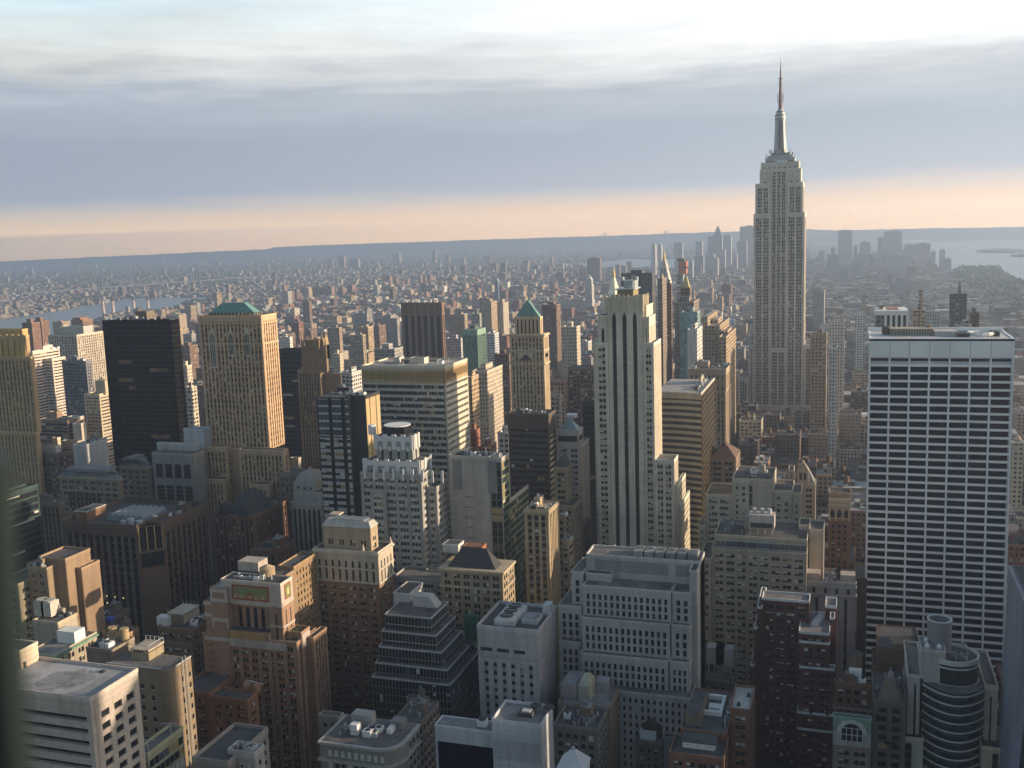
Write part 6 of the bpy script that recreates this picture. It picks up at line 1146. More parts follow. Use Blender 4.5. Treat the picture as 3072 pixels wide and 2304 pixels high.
Y = 505; c = b.px('L', 405, 822, 832, 145, Y, 26); x0, x1, y0, y1, z = c; zz = at_y(*sp('L', 600, 230), Y)[2]; b.tier([x0, x1, Y, y1, z], zz, st('vert', fl=7, bay=5.6, ww=.26, wh=.6, only=0, top=2.4), roof=PAVE); b.tier([x0+.6, x1-.4, Y+.6, y1, zz], 0, st('vert', fl=7.2, bay=7, ww=.2, wh=.55, only=0), par=0); cn = b.part('cornice', stone((.42, .38, .35))); cn.box(x0-.4, x1+.4, Y-.4, y1, zz, zz+.9); cn.box(x0-.3, x1+.3, Y-.3, y1, z-1.8, z-1.2)
for xx in (x0+3, x1-4): k = b.new('bulkhead', [stone((.38, .34, .31))]); k.box(xx-3.4, xx+3.4, Y+2, Y+9, z, z+4)
b.clutter([x0+8, x1-8, Y+6, y1-3, z], 7); b.tier([x1+.4, x1+5, Y+12, y1+10, at_y(*sp('L', 860, 90), Y+12)[2]], 0, st('blank'), col=(.05, .035, .03), par=.3); b.done()
b = Bld('brick_building', 'plain brown brick block with arched penthouse in front of the white grid slab', 'building', wall=(.15, .085, .055), short='arched penthouse block')
Y = 445; c = b.px('L', 1000, 1352, None, 690, Y, 26); x0, x1, y0, y1, z = c; b.tier(c, 0, st('blank'), par=.5); b.tier([at_y(*sp('L', 958, 830), Y-1)[0], x1, Y-1, Y+20, at_y(*sp('L', 1000, 830), Y-1)[2]], 0, st('blank'), par=.4)
k = b.new('arched_penthouse', [stone((.2, .14, .1)), GD, stone((.42, .38, .33))]); p0, p1 = at_y(*sp('L', 1110, 640), Y+2)[0], at_y(*sp('L', 1280, 640), Y+2)[0]; hh = at_y(*sp('L', 1190, 640), Y+2)[2]-z; k.box(p0, p1, Y+2, Y+10, z, z+hh*.9); n = 8
for i in range(n): a0, a1 = math.pi*i/n, math.pi*(i+1)/n; pm, pr_ = (p0+p1)/2, (p1-p0)/2; k.prism([(pm+pr_*math.cos(a1), Y+2), (pm+pr_*math.cos(a0), Y+2), (pm+pr_*math.cos(a0), Y+10), (pm+pr_*math.cos(a1), Y+10)], z+hh*.9, z+hh*.9+hh*.45*max(math.sin(a0), math.sin(a1)))
for i in range(3): xx = p0+1+(p1-p0-2)*i/3; k.box(xx+.3, xx+(p1-p0-2)/3-.3, Y+1.9, Y+2.1, z+.8, z+hh*.75, 1)
b.done()
b = Bld('brick_building', 'brown brick building with wooden roof tank and dark cornice', 'building', wall=(.17, .09, .055), short='wooden tank building')
Y = 425; c = b.px('L', 640, 945, 955, 985, Y, 24); x0, x1, y0, y1, z = c; b.tier(c, 0, st('loft', bl=.1)); xm = at_y(*sp('L', 803, 860), Y+10)[0]; b.tank(xm, Y+10, z, 3.2, 6.4, 3.2); k = b.new('roof_box', [WHITE]); xx = at_y(*sp('L', 810, 930), Y+4)[0]; k.box(xx-2.4, xx+2.6, Y+4, Y+7, z, z+4.6); b.clutter(c, 5); cn = b.part('cornice', stone((.24, .2, .17))); cn.box(x0-.5, x1+.5, Y-.5, y1, z-11, z-10); b.done()
b = Bld('ornate_building', 'small ornate building with pale green front and big white arched window', 'building', wall=(.33, .33, .33), short='green arch window front')
Y = 390; c = b.px('L', 628, 945, 950, 1268, Y, 26); x0, x1, y0, y1, z = c; zz = at_y(*sp('L', 790, 1370), Y)[2]; zb = at_y(*sp('L', 790, 1478), Y)[2]; b.tier(c, zz, st('blank'), col=(.17, .27, .22), par=.6); b.tier([x0, x1, Y-.3, y1, zz], zb, st('blank'), par=0); b.tier([x0, x1, Y, y1, zb], 0, st('pair', bay=3), col=(.2, .16, .14), par=0)
k = b.new('arched_window', [stone((.46, .46, .46)), GD]); xm = (x0+x1)/2; n = 10
for i in range(n):
    a0, a1 = math.pi*i/n, math.pi*(i+1)/n
    for (ra, rb_, oy, m_) in ((0, 3.9, -.45, 1), (3.9, 5.6, -.5, 0)): k.quad((xm+ra*math.cos(a1), Y+oy, zz+ra*math.sin(a1)), (xm+ra*math.cos(a0), Y+oy, zz+ra*math.sin(a0)), (xm+rb_*math.cos(a0), Y+oy, zz+rb_*math.sin(a0)), (xm+rb_*math.cos(a1), Y+oy, zz+rb_*math.sin(a1)), m_)
k.box(xm-3.9, xm+3.9, Y-.45, Y-.3, zb+2, zz, 1)
for i in range(5): xx = xm-3.9+i*1.95; k.box(xx-.16, xx+.16, Y-.56, Y-.45, zb+2, zz+2.6, 0)
for i in range(4): k.box(xm-3.9, xm+3.9, Y-.58, Y-.45, zb+2+i*2.6, zb+2.25+i*2.6, 0)
for s_ in (-1, 1):
    b.new('window', GD).box(xm+s_*14-2.2, xm+s_*14+2.2, Y-.4, Y-.3, zb+2.5, zz-1.5)
    for q in (9, 15): b.new('window', GD).box(xm+s_*q-.5, xm+s_*q+.5, Y-.1, Y, zz+6, zz+9)
b.done()
b = Bld('ornate_building', 'dark stone building with curved pediment gable beside the round glass tower', 'building', wall=(.13, .11, .095))
Y = 405; c = b.px('L', 965, 1235, None, 1130, Y, 26); x0, x1, y0, y1, z = c; b.tier(c, 0, st('loft', bl=.15, bay=4)); k = b.new('pediment', [stone((.2, .16, .13))]); n = 10
for i in range(n): p, q_ = x0+2+(x1-x0-4)*i/n, x0+2+(x1-x0-4)*(i+1)/n; k.box(p, q_, Y, Y+5, z, z+1+9*math.sin(math.pi*(i+.5)/n)**1.3)
b.clutter(c, 3); b.done()

# round glass tower
b = Bld('office_tower', 'round fronted glass tower with curved white bands and a huge open grey cylinder on top', wall=(.42, .39, .36), short='round banded glass tower')
Y = 412; wx_ = lambda zx, zy, yy=Y: at_y(*sp('W', zx, zy), yy)[0]; wz = lambda zy, yy=Y: at_y(*sp('W', 1100, zy), yy)[2]
zt = wz(1380); xl, xr = wx_(630, 1400), wx_(1610, 1400); xc = (xl+xr)/2; hw = (xr-xl)/2; yb = Y+38
zL = wz(1270, Y+3); x0 = wx_(385, 1270, Y+3); b.tier([x0, xl, Y+3, yb, zL], 0, st('vert', fl=3.7, bay=9, ww=.24, wh=.74, only=0, top=3), roof=PAVE, par=1); x1 = wx_(1808, 1350, Y+3); b.tier([xr, x1, Y+3, yb, wz(1345, Y+3)], 0, st('vert', fl=3.7, bay=9, ww=.24, wh=.74, only=0, top=3), roof=PAVE, par=1.6, col=(.40, .35, .29))
def bow(e, r=hw, cyy=0, n=16, sag=9.0):
    return [(xc-r-e+(2*r+2*e)*i/n, Y+3+cyy-e-sag*(1-((2*i/n)-1)**2)) for i in range(n+1)]
gl = b.new('glazing', [glass((.02, .03, .035), .06, .8)]); gl.prism(bow(0)+[(xr, yb), (xl, yb)], 0, zt)
bd = b.new('white_band', [stone((.50, .52, .50), .4, .03, .03), stone((.06, .07, .07), .4)]); zz = zt-1.2
while zz > 0: bd.prism(bow(.35)+[(xr, Y+6), (xl, Y+6)], zz, zz+.5); bd.prism(bow(.22)+[(xr, Y+6), (xl, Y+6)], zz-1.1, zz-.95, 1); bd.prism(bow(.28)+[(xr, Y+6), (xl, Y+6)], zz-.5, zz-.35, 1); zz -= 3.7
b.t.append((xl, xr, Y, yb, 0, zt)); FOOT.append((xl, xr, Y-7, yb, 0, zt)); b.part('roof', PAVE).prism([(p[0], p[1]+.5) for p in bow(0)]+[(xr, yb), (xl, yb)], zt-.3, zt+.05)
u0, u1 = wx_(690, 1100, Y+8), wx_(1525, 1000, Y+8); uc, ur = (u0+u1)/2, (u1-u0)/2; zu = wz(1040, Y); n = 40; gl2 = b.new('drum_glazing', [glass((.02, .03, .03), .06, .8)]); gl2.cyl(uc, Y+ur+1, ur-.3, zt, zu-.3, n)
bd2 = b.new('drum_band', [stone((.50, .53, .51), .4, .03, .03), TAR]); 
for zq in (zu-.6, zu-2.2, zu-9.2): bd2.cyl(uc, Y+ur+1, ur, zq, zq+.6, n)
bd2.cyl(uc, Y+ur+1, ur-.8, zu-.2, zu+.02, n, 1)
def ring(mb, cx2, cy2, ro, ri, za, zb2, m=0, n=40):
    for i in range(n):
        a0, a1 = 2*math.pi*i/n, 2*math.pi*(i+1)/n; o0, o1 = (cx2+ro*math.cos(a0), cy2+ro*math.sin(a0)), (cx2+ro*math.cos(a1), cy2+ro*math.sin(a1)); i0, i1 = (cx2+ri*math.cos(a0), cy2+ri*math.sin(a0)), (cx2+ri*math.cos(a1), cy2+ri*math.sin(a1))
        mb.quad((*o0, za), (*o1, za), (*o1, zb2), (*o0, zb2), m); mb.quad((*i1, za), (*i0, za), (*i0, zb2), (*i1, zb2), m); mb.quad((*o0, zb2), (*o1, zb2), (*i1, zb2), (*i0, zb2), m)
ring(bd2, uc, Y+ur+1, ur, ur-.8, zu, zu+1.2)
ym = Y+ur+6; m0, m1 = wx_(685, 500, ym), wx_(1078, 500, ym); mc, mr = (m0+m1)/2, (m1-m0)/2; zm = wz(320, ym); sk = b.new('smokestack', [stone((.24, .24, .25), .7), stone((.08, .08, .085)), stone((.48, .5, .5))]); sk.cyl(mc, ym, mr-.5, zu, zm-6, 32, 1); ring(sk, mc, ym, mr, mr-.5, zt, zm, 0); ring(sk, mc, ym, mr+.15, mr-.6, zm, zm+.35, 2)
st0, st1 = wx_(590, 900, Y+3), wx_(980, 880, Y+3); zs = wz(850, Y+3); b.tier([st0, st1, Y+3, Y+17, zs], 0, st('blank'), par=.8, roof=SILV, col=(.40, .37, .35)); 
for i in range(4): k = b.new('vent_ball', [WHITE]); xx = st0+2.5+(i % 2)*4.4; yy = Y+7+(i//2)*6; k.cyl(xx, yy, .8, zs, zs+1.0, 10, 0, 1.0); k.cyl(xx, yy, 1.0, zs+1.0, zs+2.0, 10, 0, .4)
s2 = wx_(1330, 860, Y+16); b.tier([st1+.2, s2, Y+13, Y+24, wz(860, Y+13)], zt, st('blank'), par=.8, col=(.34, .31, .29)); b.clutter([st1+1, s2, Y+5, Y+12, zu], 2, big=False)
lo0 = at_y(*sp('L', 1125, 1440), Y-4)[0]; zlo = at_y(*sp('L', 1180, 1440), Y-4)[2]; b.tier([lo0, x0+6, Y-1, yb, zlo], 0, st('vert', fl=3.7, bay=8, ww=.3, wh=.7, only=0)); b.tier([lo0, x0-.3, Y+6, yb, zlo+14], 0, st('blank')); r0_ = at_y(*sp('L', 1860, 1490), Y-4)[0]; r1_ = at_y(*sp('L', 2095, 1500), Y-4)[0]; b.tier([r0_, r1_, Y-4, yb, at_y(*sp('L', 1900, 1500), Y-4)[2]], 0, st('vert', fl=3.7, bay=6, ww=.28, wh=.6, only=0), col=(.40, .33, .24)); b.tier([x1+.3, r1_-1, Y+4, yb, at_y(*sp('L', 2000, 1330), Y+4)[2]], 0, st('blank'), col=(.3, .28, .26)); b.done()

b = Bld('office_tower', 'dark tower with a swooping pale edge cut off by the frame edge', wall=(.10, .11, .125), short='swooping edge tower', side='E')
Y = 385; x0 = at_y(*sp('L', 2095, 700), Y)[0]; z = at_y(*sp('L', 2120, 250), Y)[2]; x1 = x0+34; b.tier([x0+5.2, x1, Y+2, Y+36, z], 0, st('rib', fl=3.8, wh=.7, bl=.0, am=0, sp=stone((.16, .17, .19))), par=.5); k = b.new('curved_edge', [stone((.20, .215, .27), .5)]); N = 12
for i in range(N):
    za, zb2 = z*(i/N), z*((i+1)/N); fo = lambda zz: 6.5*(1-(zz/z))**2.2-3.5; k.prism([(x0-fo(za), Y-1), (x0-fo(za)+2.6, Y-1), (x0-fo(za)+2.6, Y+36), (x0-fo(za), Y+36)], za, zb2, 0, [(x0-fo(zb2), Y-1), (x0-fo(zb2)+2.6, Y-1), (x0-fo(zb2)+2.6, Y+36), (x0-fo(zb2), Y+36)])
b.tier([x0+12, x0+26, Y+8, Y+22, z+7], z, st('rib'), col=(.3, .3, .3)); k = b.new('roof_box', [WHITE]); k.box(x0+11, x0+15, Y+4, Y+8, z, z+10); b.done()
# ================================================================== facade material for the buildings farther off
def far_mat():
    m, t, b = principled('city_facade')
    g = t.new('ShaderNodeNewGeometry'); pos = g.outputs['Position']; nx, ny, nz = t.xyz(g.outputs['True Normal'])[:3]
    x, y, z = t.xyz(pos)[:3]
    sel = t.m('GREATER_THAN', t.m('ABSOLUTE', nx), .5)
    u = t.m('ADD', t.m('MULTIPLY', y, sel), t.m('MULTIPLY', x, t.m('SUBTRACT', 1.0, sel)))
    at = t.new('ShaderNodeAttribute', attribute_name='tint'); col = at.outputs['Color']; al = at.outputs['Alpha']
    bay = t.m('MULTIPLY_ADD', al, 1.8, 2.3); cu, cv = t.m('DIVIDE', u, bay), t.m('DIVIDE', z, 3.5)
    fu, fv = t.m('FRACT', cu), t.m('FRACT', cv)
    wd = t.m('MULTIPLY_ADD', al, .16, .17)
    win = t.m('MULTIPLY', t.m('LESS_THAN', t.m('ABSOLUTE', t.m('SUBTRACT', fu, .5)), wd), t.m('LESS_THAN', t.m('ABSOLUTE', t.m('SUBTRACT', fv, .5)), .27))
    wn = t.new('ShaderNodeTexWhiteNoise'); t.put(wn.inputs['Vector'], t.comb(t.m('FLOOR', cu), t.m('FLOOR', cv), t.m('MULTIPLY', nx, 7)))
    wc = t.ramp(wn.outputs['Value'], [(0, (.018, .02, .024)), (.62, (.05, .05, .055)), (.8, (.16, .15, .14)), (.93, (.40, .38, .34))], 'CONSTANT')
    gr = t.m('MULTIPLY_ADD', t.noise(pos, .12, 4, .6), .7, .65)
    wall = t.mix(1.0, col, t.comb(gr, gr, gr), 'MULTIPLY')
    side = t.mix(win, wall, wc)
    rw = t.new('ShaderNodeTexWhiteNoise'); t.put(rw.inputs['Vector'], t.comb(al, t.m('MULTIPLY', al, 91), .3))
    roof = t.ramp(rw.outputs['Value'], [(0, (.07, .065, .065)), (.35, (.13, .12, .12)), (.6, (.2, .19, .19)), (.8, (.32, .31, .31)), (.94, (.5, .5, .5))], 'CONSTANT')
    rg_ = t.m('MULTIPLY_ADD', t.noise(pos, .3, 4, .65), .9, .55); roof = t.mix(1.0, roof, t.comb(rg_, rg_, rg_), 'MULTIPLY')
    top = t.m('GREATER_THAN', nz, .5)
    t.put(b.inputs['Base Color'], t.mix(top, side, roof))
    t.put(b.inputs['Roughness'], t.m('MULTIPLY_ADD', t.m('MULTIPLY', win, t.m('SUBTRACT', 1.0, top)), -.6, .85))
    return m
FARM = far_mat()
class FB(MB):
    """boxes that carry a tint per face"""
    def __init__(s): super().__init__(); s.c = []
    def bx(s, x0, x1, y0, y1, z0, z1, col, a):
        n0 = len(s.f); s.box(x0, x1, y0, y1, z0, z1); s.c += [(*col, a)]*(len(s.f)-n0)
    def shape(s, fn, col, a):
        n0 = len(s.f); fn(); s.c += [(*col, a)]*(len(s.f)-n0)
    def obj(s, name, parent=None, off=(0, 0, 0)):
        me = s.mesh(name, [FARM], off); at = me.attributes.new('tint', 'FLOAT_COLOR', 'FACE'); at.data.foreach_set('color', np.array(s.c, np.float32).ravel())
        o = bpy.data.objects.new(name, me); COL.objects.link(o)
        if parent is not None: o.parent = parent
        return o
PAL = [('tan', (.38, .28, .18)), ('brown', (.19, .12, .085)), ('red brick', (.22, .10, .07)), ('cream', (.48, .42, .33)), ('grey', (.30, .285, .265)), ('white', (.58, .56, .53)), ('dark brown', (.11, .075, .06)), ('buff', (.34, .26, .19))]
CN = dict(PAL)

# ------------------------------------------------------------------ named towers of the middle distance (measured on the photo)
MID = []      # dict(box..., label bits)
def mid(reg, xl, xc, xr, yt, Y, colname, kind, short=None, tops=(), D=None, col=None, name='apartment_tower', cat='apartment building', label=None, grp=None):
    a = sp(reg, xc, yt); p = at_y(a[0], a[1], Y); x1, z = p[0], p[2]; x0 = solve(sp(reg, xl, yt)[0], (0, Y, z), 0)
    D = (solve(sp(reg, xr, yt)[0], (x1, 0, z), 1)-Y) if D is None else D
    D = min(max(D, 8), 90)
    MID.append(dict(b=[(x0, x1, Y, Y+D, 0, z)], col=col or CN[colname], cn=colname, kind=kind, name=name, cat=cat, label=label, short=short, grp=grp, tops=tops))
    FOOT.append((x0, x1, Y, Y+D, 0, z)); return MID[-1]
# east side and village
mid('B', 1625, 1745, 1815, 1360, 1000, 'x', 'green banded tower', 'green glass tower', col=(.08, .13, .105), name='office_tower', cat='office tower', label='office tower with pale green framed glass and a flat green cornice')
mid('C', 232, 358, 388, 1335, 980, 'cream', 'pale pier tower', name='office_tower', cat='office tower', label='slender pale tower of vertical piers with stepped top left of the black striped stone tower')
mid('C', 728, 985, 1008, 885, 1500, 'x', 'dark slab', 'flat dark slab', col=(.07, .058, .056), name='office_slab', cat='office tower', label='wide flat dark brown slab behind the roof tank of the black striped stone tower')
mid('C', 1028, 1070, 1105, 935, 1150, 'x', 'grey apartment tower', col=(.24, .19, .16), label='thin grey banded apartment tower with bright edge beside the flat dark slab')
mid('C', 1098, 1142, 1152, 975, 1180, 'x', 'reddish apartment tower', col=(.15, .08, .065), label='thin reddish brown apartment tower touching the grey banded one')
mid('C', 1220, 1300, 1312, 1010, 1120, 'x', 'gold capped tower', 'gold capped brown tower', col=(.17, .115, .085), label='brown tower with pale gold flat cap behind the teal glass tower')
mid('C', 1170, 1330, 1375, 1125, 1090, 'x', 'glass shoulder tower', col=(.22, .18, .15), label='broad hazy brown tower below the gold capped brown tower')
mid('C', 1215, 1360, 1385, 1215, 960, 'x', 'teal glass tower', 'teal glass tower', col=(.18, .27, .28), name='glass_tower', cat='office tower', label='tower clad in light teal glass beside the tallest skyscraper')
mid('C', 1278, 1358, 1402, 1360, 880, 'white', 'plain white slab', 'plain white slab', name='office_slab', cat='office tower', col=(.50, .48, .46), label='plain white windowless slab in front of the teal glass tower')
mid('C', 1400, 1545, 1640, 1325, 1060, 'tan', 'stepped brick block', 'stepped tan block', name='office_block', cat='office building', label='wide stepped tan brick block between white slab and tallest skyscraper', tops=((.05, .3, 10), ))
mid('C', 1540, 1600, 1685, 1420, 1010, 'tan', 'stepped wing', name='office_block', cat='office building', label='lower tan wing stepping down in front of the stepped tan block')
mid('C', 200, 480, 512, 1110, 2900, 'white', 'long white block', 'long white colonnade block', name='office_block', cat='office building', col=(.46, .45, .43), label='long pale block with rows of columns far behind the black striped stone tower')
mid('C', 445, 550, 567, 760, 4600, 'brown', 'brown slab tower', 'brown bayside slab', label='lone brown slab tower standing against the bay water', col=(.16, .11, .095))
mid('C', 70, 190, 225, 1150, 1500, 'brown', 'brown block', label='brown apartment block with rounded roof line below the long white colonnade block')
mid('B', 690, 795, 820, 1400, 1500, 'buff', 'grey apartment slab', label='grey tan slab standing beside its taller sunlit twin left of the ribbed brown tower')
mid('B', 755, 840, 885, 1335, 1560, 'tan', 'sunlit twin slab', label='sunlit tan slab towering over its grey twin left of the ribbed brown tower')
mid('B', 500, 600, 625, 1340, 1580, 'buff', 'pale slab', label='buff apartment slab with bright edge behind the pinnacled gothic tower')
mid('B', 725, 830, 848, 1215, 2100, 'grey', 'grey slab', label='hazy grey apartment slab beside the long low blue roofed block')
mid('B', 895, 1080, 1105, 1260, 1900, 'grey', 'finned white block', 'finned white block', name='hospital_block', cat='building', label='low wide block with white vertical fins left of the ribbed brown tower')
mid('B', 200, 265, 305, 1290, 1850, 'red brick', 'brick tower', label='pinkish brick tower with taller square top beyond the gothic pinnacles')
mid('B', 300, 350, 372, 1115, 2500, 'brown', 'brown tower', label='dark brown tower standing alone in the low rooftops beyond the gothic pinnacles')
mid('B', 545, 605, 632, 1560, 1010, 'cream', 'cream tower', label='small cream tower with flat top right behind the gothic pinnacles')
mid('B', 95, 190, 212, 1420, 1250, 'white', 'white building', label='white stepped building with rounded roof vents beside the green hip roof tower')
mid('B', 890, 1060, 1130, 1520, 900, 'grey', 'white roofed blocks', name='office_block', cat='office building', label='jumble of white topped office block just above the white banded slab')
mid('B', 1510, 1640, 1665, 1230, 1700, 'buff', 'buff block', label='buff apartment block between the ribbed brown tower and the green glass tower')
mid('B', 1700, 1765, 1782, 1225, 1650, 'grey', 'grey block', label='grey apartment block right above the green glass tower')
mid('B', 1775, 1860, 1910, 1120, 2000, 'tan', 'sunlit tower', label='sunlit tan tower with bright side left of the green pyramid tower')
mid('B', 1905, 1960, 2005, 1125, 2050, 'cream', 'bright tower', label='brightest cream tower close beside the green pyramid tower')
mid('B', 1480, 1610, 1640, 1430, 1300, 'white', 'white building', label='stepped white building behind the green glass tower', col=(.45, .44, .43))
mid('B', 1815, 1890, 1925, 1390, 1350, 'white', 'white curved block', label='white block with curved bluish roof behind the green glass tower', col=(.48, .5, .55))
mid('B', 1890, 2010, 2020, 1560, 950, 'brown', 'brown block', label='dark brown block at the foot of the green pyramid tower')
mid('F', 600, 705, 790, 60, 800, 'white', 'white slab', label='white ribboned slab between gothic tower and white banded slab', col=(.5, .48, .46), name='office_block', cat='office building')
mid('F', 1700, 1828, 1955, 45, 800, 'cream', 'cream slab', 'sunlit cream slab', label='cream slab with wide sunlit wall crossed by a jagged shadow', name='office_block', cat='office building', col=(.46, .39, .31))
mid('F', 1665, 1700, 1758, 95, 760, 'tan', 'ochre building', label='narrow ochre building wedged beside the white banded slab', name='office_building', cat='office building')
mid('F', 1680, 1735, 1768, 540, 640, 'red brick', 'red roofed house', label='small red roofed building in the gap beside the white banded slab', name='brick_building', cat='building', col=(.25, .09, .05))
mid('F', 1760, 1840, 1835, 680, 610, 'red brick', 'low red building', label='low red tiled building above the green glass edged slab', name='brick_building', cat='building', col=(.27, .10, .06), D=16)
mid('F', 1915, 1998, 2005, 560, 640, 'white', 'grey building', label='pale grey building with three window rows beside the dark striped side slab', name='office_building', cat='office building')
mid('E', 1500, 1550, 1590, 0, 860, 'cream', 'sunlit stepped tower', label='sunlit cream stepped tower squeezed between black glass and green hip roof towers')
mid('E', 1520, 1590, 1632, 180, 790, 'cream', 'balcony tower', label='cream balconied block in the gap right of the black glass tower')
mid('A', 1470, 1570, 1640, 1490, 1400, 'brown', 'brown block', label='brown block glimpsed between black glass and green hip roof towers')
mid('A', 1465, 1530, 1558, 1230, 2700, 'cream', 'pale block', label='small pale block beside the tip of the black glass tower roof')
mid('A', 1000, 1200, 1298, 1205, 3300, 'red brick', 'power station', 'brick power station', label='red brick power station below the riverside chimneys', name='power_station', cat='building')
# right of the tallest tower
mid('D', 985, 1070, 1245, 1210, 850, 'x', 'white framed top', 'white framed black tower', col=(.2, .17, .13), name='office_tower', cat='office tower', label='tower with white framed black glass top rising behind the white grid slab', D=40)
mid('D', 1290, 1390, 1440, 1195, 1150, 'tan', 'tan tower', label='tan tower with cylindrical roof tank behind the white grid slab', tops=((.5, .8, 22),))
mid('D', 1395, 1510, 1525, 1205, 1100, 'cream', 'white balcony tower', label='white balconied apartment tower behind the white grid slab', col=(.42, .42, .40))
m_ = mid('D', 1600, 1740, 1760, 1060, 1250, 'x', 'dark stepped tower', 'dark stepped tower', col=(.075, .062, .058), label='dark stepped tower with pale window strip behind the white grid slab')
m_['b'].append((m_['b'][0][0]+10, m_['b'][0][1]-6, 1254, 1275, m_['b'][0][5], at_y(*sp('D', 1675, 990), 1254)[2]))
mid('D', 1655, 1780, 1785, 1330, 950, 'grey', 'grey building', label='grey rounded building in front of the dark stepped tower', D=20)
mid('D', 1775, 1840, 1845, 1225, 1000, 'dark brown', 'brown slab', label='small dark brown slab beside the dark stepped tower', D=20)
mid('H', 2110, 2212, 2300, 640, 800, 'cream', 'pale block', label='pale stone block glimpsed past the far edge of the white grid slab', D=40)
mid('D', 590, 725, 730, 1290, 1150, 'white', 'white office block', label='low white office block just right of the tallest skyscraper', D=30)
mid('D', 440, 575, 580, 1400, 1080, 'tan', 'tan loft', label='tan loft block at the shoulder of the tallest skyscraper', D=30)
mid('D', 600, 665, 668, 1510, 980, 'white', 'white house', label='small white block with dark windows right of the tallest skyscraper', D=18)
mid('D', 865, 905, 940, 1060, 2300, 'tan', 'tan tower', label='slim sunlit tan tower in the hazy low rooftops right of the tallest skyscraper')
mid('D', 1220, 1260, 1290, 1030, 2400, 'cream', 'pale tower', label='slim pale tower in the hazy low rooftops above the white framed black tower')
mid('D', 460, 555, 580, 1030, 2300, 'grey', 'pale slab', label='long pale slab in the haze right of the tallest skyscraper')
mid('D', 810, 895, 935, 1230, 1500, 'white', 'white loft', label='white loft with grid windows left of the white framed black tower')
# distant housing towers beyond the village
HT = [('B', 118, 145, 160, 985, 4300), ('B', 272, 330, 346, 1000, 3900), ('B', 378, 445, 466, 1000, 3800), ('B', 470, 535, 562, 995, 3800), ('B', 590, 630, 645, 1005, 3900), ('B', 665, 708, 726, 985, 3950), ('B', 985, 1020, 1045, 905, 4600), ('B', 1050, 1075, 1085, 930, 4700), ('B', 1100, 1125, 1140, 960, 4600), ('B', 1150, 1168, 1185, 935, 4500), ('B', 1255, 1275, 1292, 905, 4700), ('B', 1295, 1315, 1330, 920, 4800), ('B', 1340, 1370, 1385, 925, 4900), ('B', 1498, 1515, 1522, 925, 4700), ('B', 1532, 1545, 1555, 915, 4700), ('B', 1690, 1705, 1715, 1020, 3700), ('B', 1745, 1760, 1770, 1015, 3700), ('B', 1565, 1580, 1592, 1045, 3500), ('B', 1310, 1325, 1332, 1045, 3600), ('B', 1360, 1375, 1385, 1045, 3700), ('B', 1510, 1525, 1535, 1055, 3500), ('B', 1790, 1805, 1815, 1045, 3500), ('B', 1665, 1680, 1690, 1070, 3400), ('B', 960, 985, 990, 915, 4700),
      ('B', 880, 925, 940, 925, 5000), ('B', 1730, 1750, 1762, 930, 4600), ('B', 1420, 1450, 1462, 960, 4300), ('B', 1600, 1630, 1642, 960, 4400), ('B', 2070, 2130, 2150, 990, 3600), ('B', 2180, 2200, 2210, 900, 4800)]
for h in HT: mid(*h, colname='red brick', kind='brick housing tower', col=(.27, .155, .105), grp='distant brick housing towers', D=30)
mid('B', 1888, 1918, 1926, 950, 3400, 'x', 'blue glass tower', 'lone blue glass tower', col=(.12, .2, .28), label='lone blue glass tower in the low rooftops left of the green pyramid tower', name='glass_tower')
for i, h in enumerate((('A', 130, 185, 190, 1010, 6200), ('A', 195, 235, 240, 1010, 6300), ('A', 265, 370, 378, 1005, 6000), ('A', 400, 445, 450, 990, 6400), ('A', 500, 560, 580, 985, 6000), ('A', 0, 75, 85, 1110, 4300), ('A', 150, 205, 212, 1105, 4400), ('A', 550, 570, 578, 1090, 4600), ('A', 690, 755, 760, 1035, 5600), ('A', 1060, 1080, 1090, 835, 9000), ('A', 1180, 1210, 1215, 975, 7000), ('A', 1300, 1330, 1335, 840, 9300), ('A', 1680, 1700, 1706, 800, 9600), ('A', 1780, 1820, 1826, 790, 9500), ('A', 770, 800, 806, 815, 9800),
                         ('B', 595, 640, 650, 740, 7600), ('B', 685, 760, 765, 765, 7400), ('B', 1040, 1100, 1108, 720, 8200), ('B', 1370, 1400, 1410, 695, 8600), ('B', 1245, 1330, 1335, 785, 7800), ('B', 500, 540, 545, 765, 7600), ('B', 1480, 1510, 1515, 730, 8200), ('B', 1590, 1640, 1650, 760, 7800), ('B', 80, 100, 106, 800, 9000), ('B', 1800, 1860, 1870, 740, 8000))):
    mid(*h, colname='grey', kind='hazy riverside tower', col=((.34, .3, .28) if i % 3 else (.3, .2, .16)), grp='hazy towers across the river', D=30)
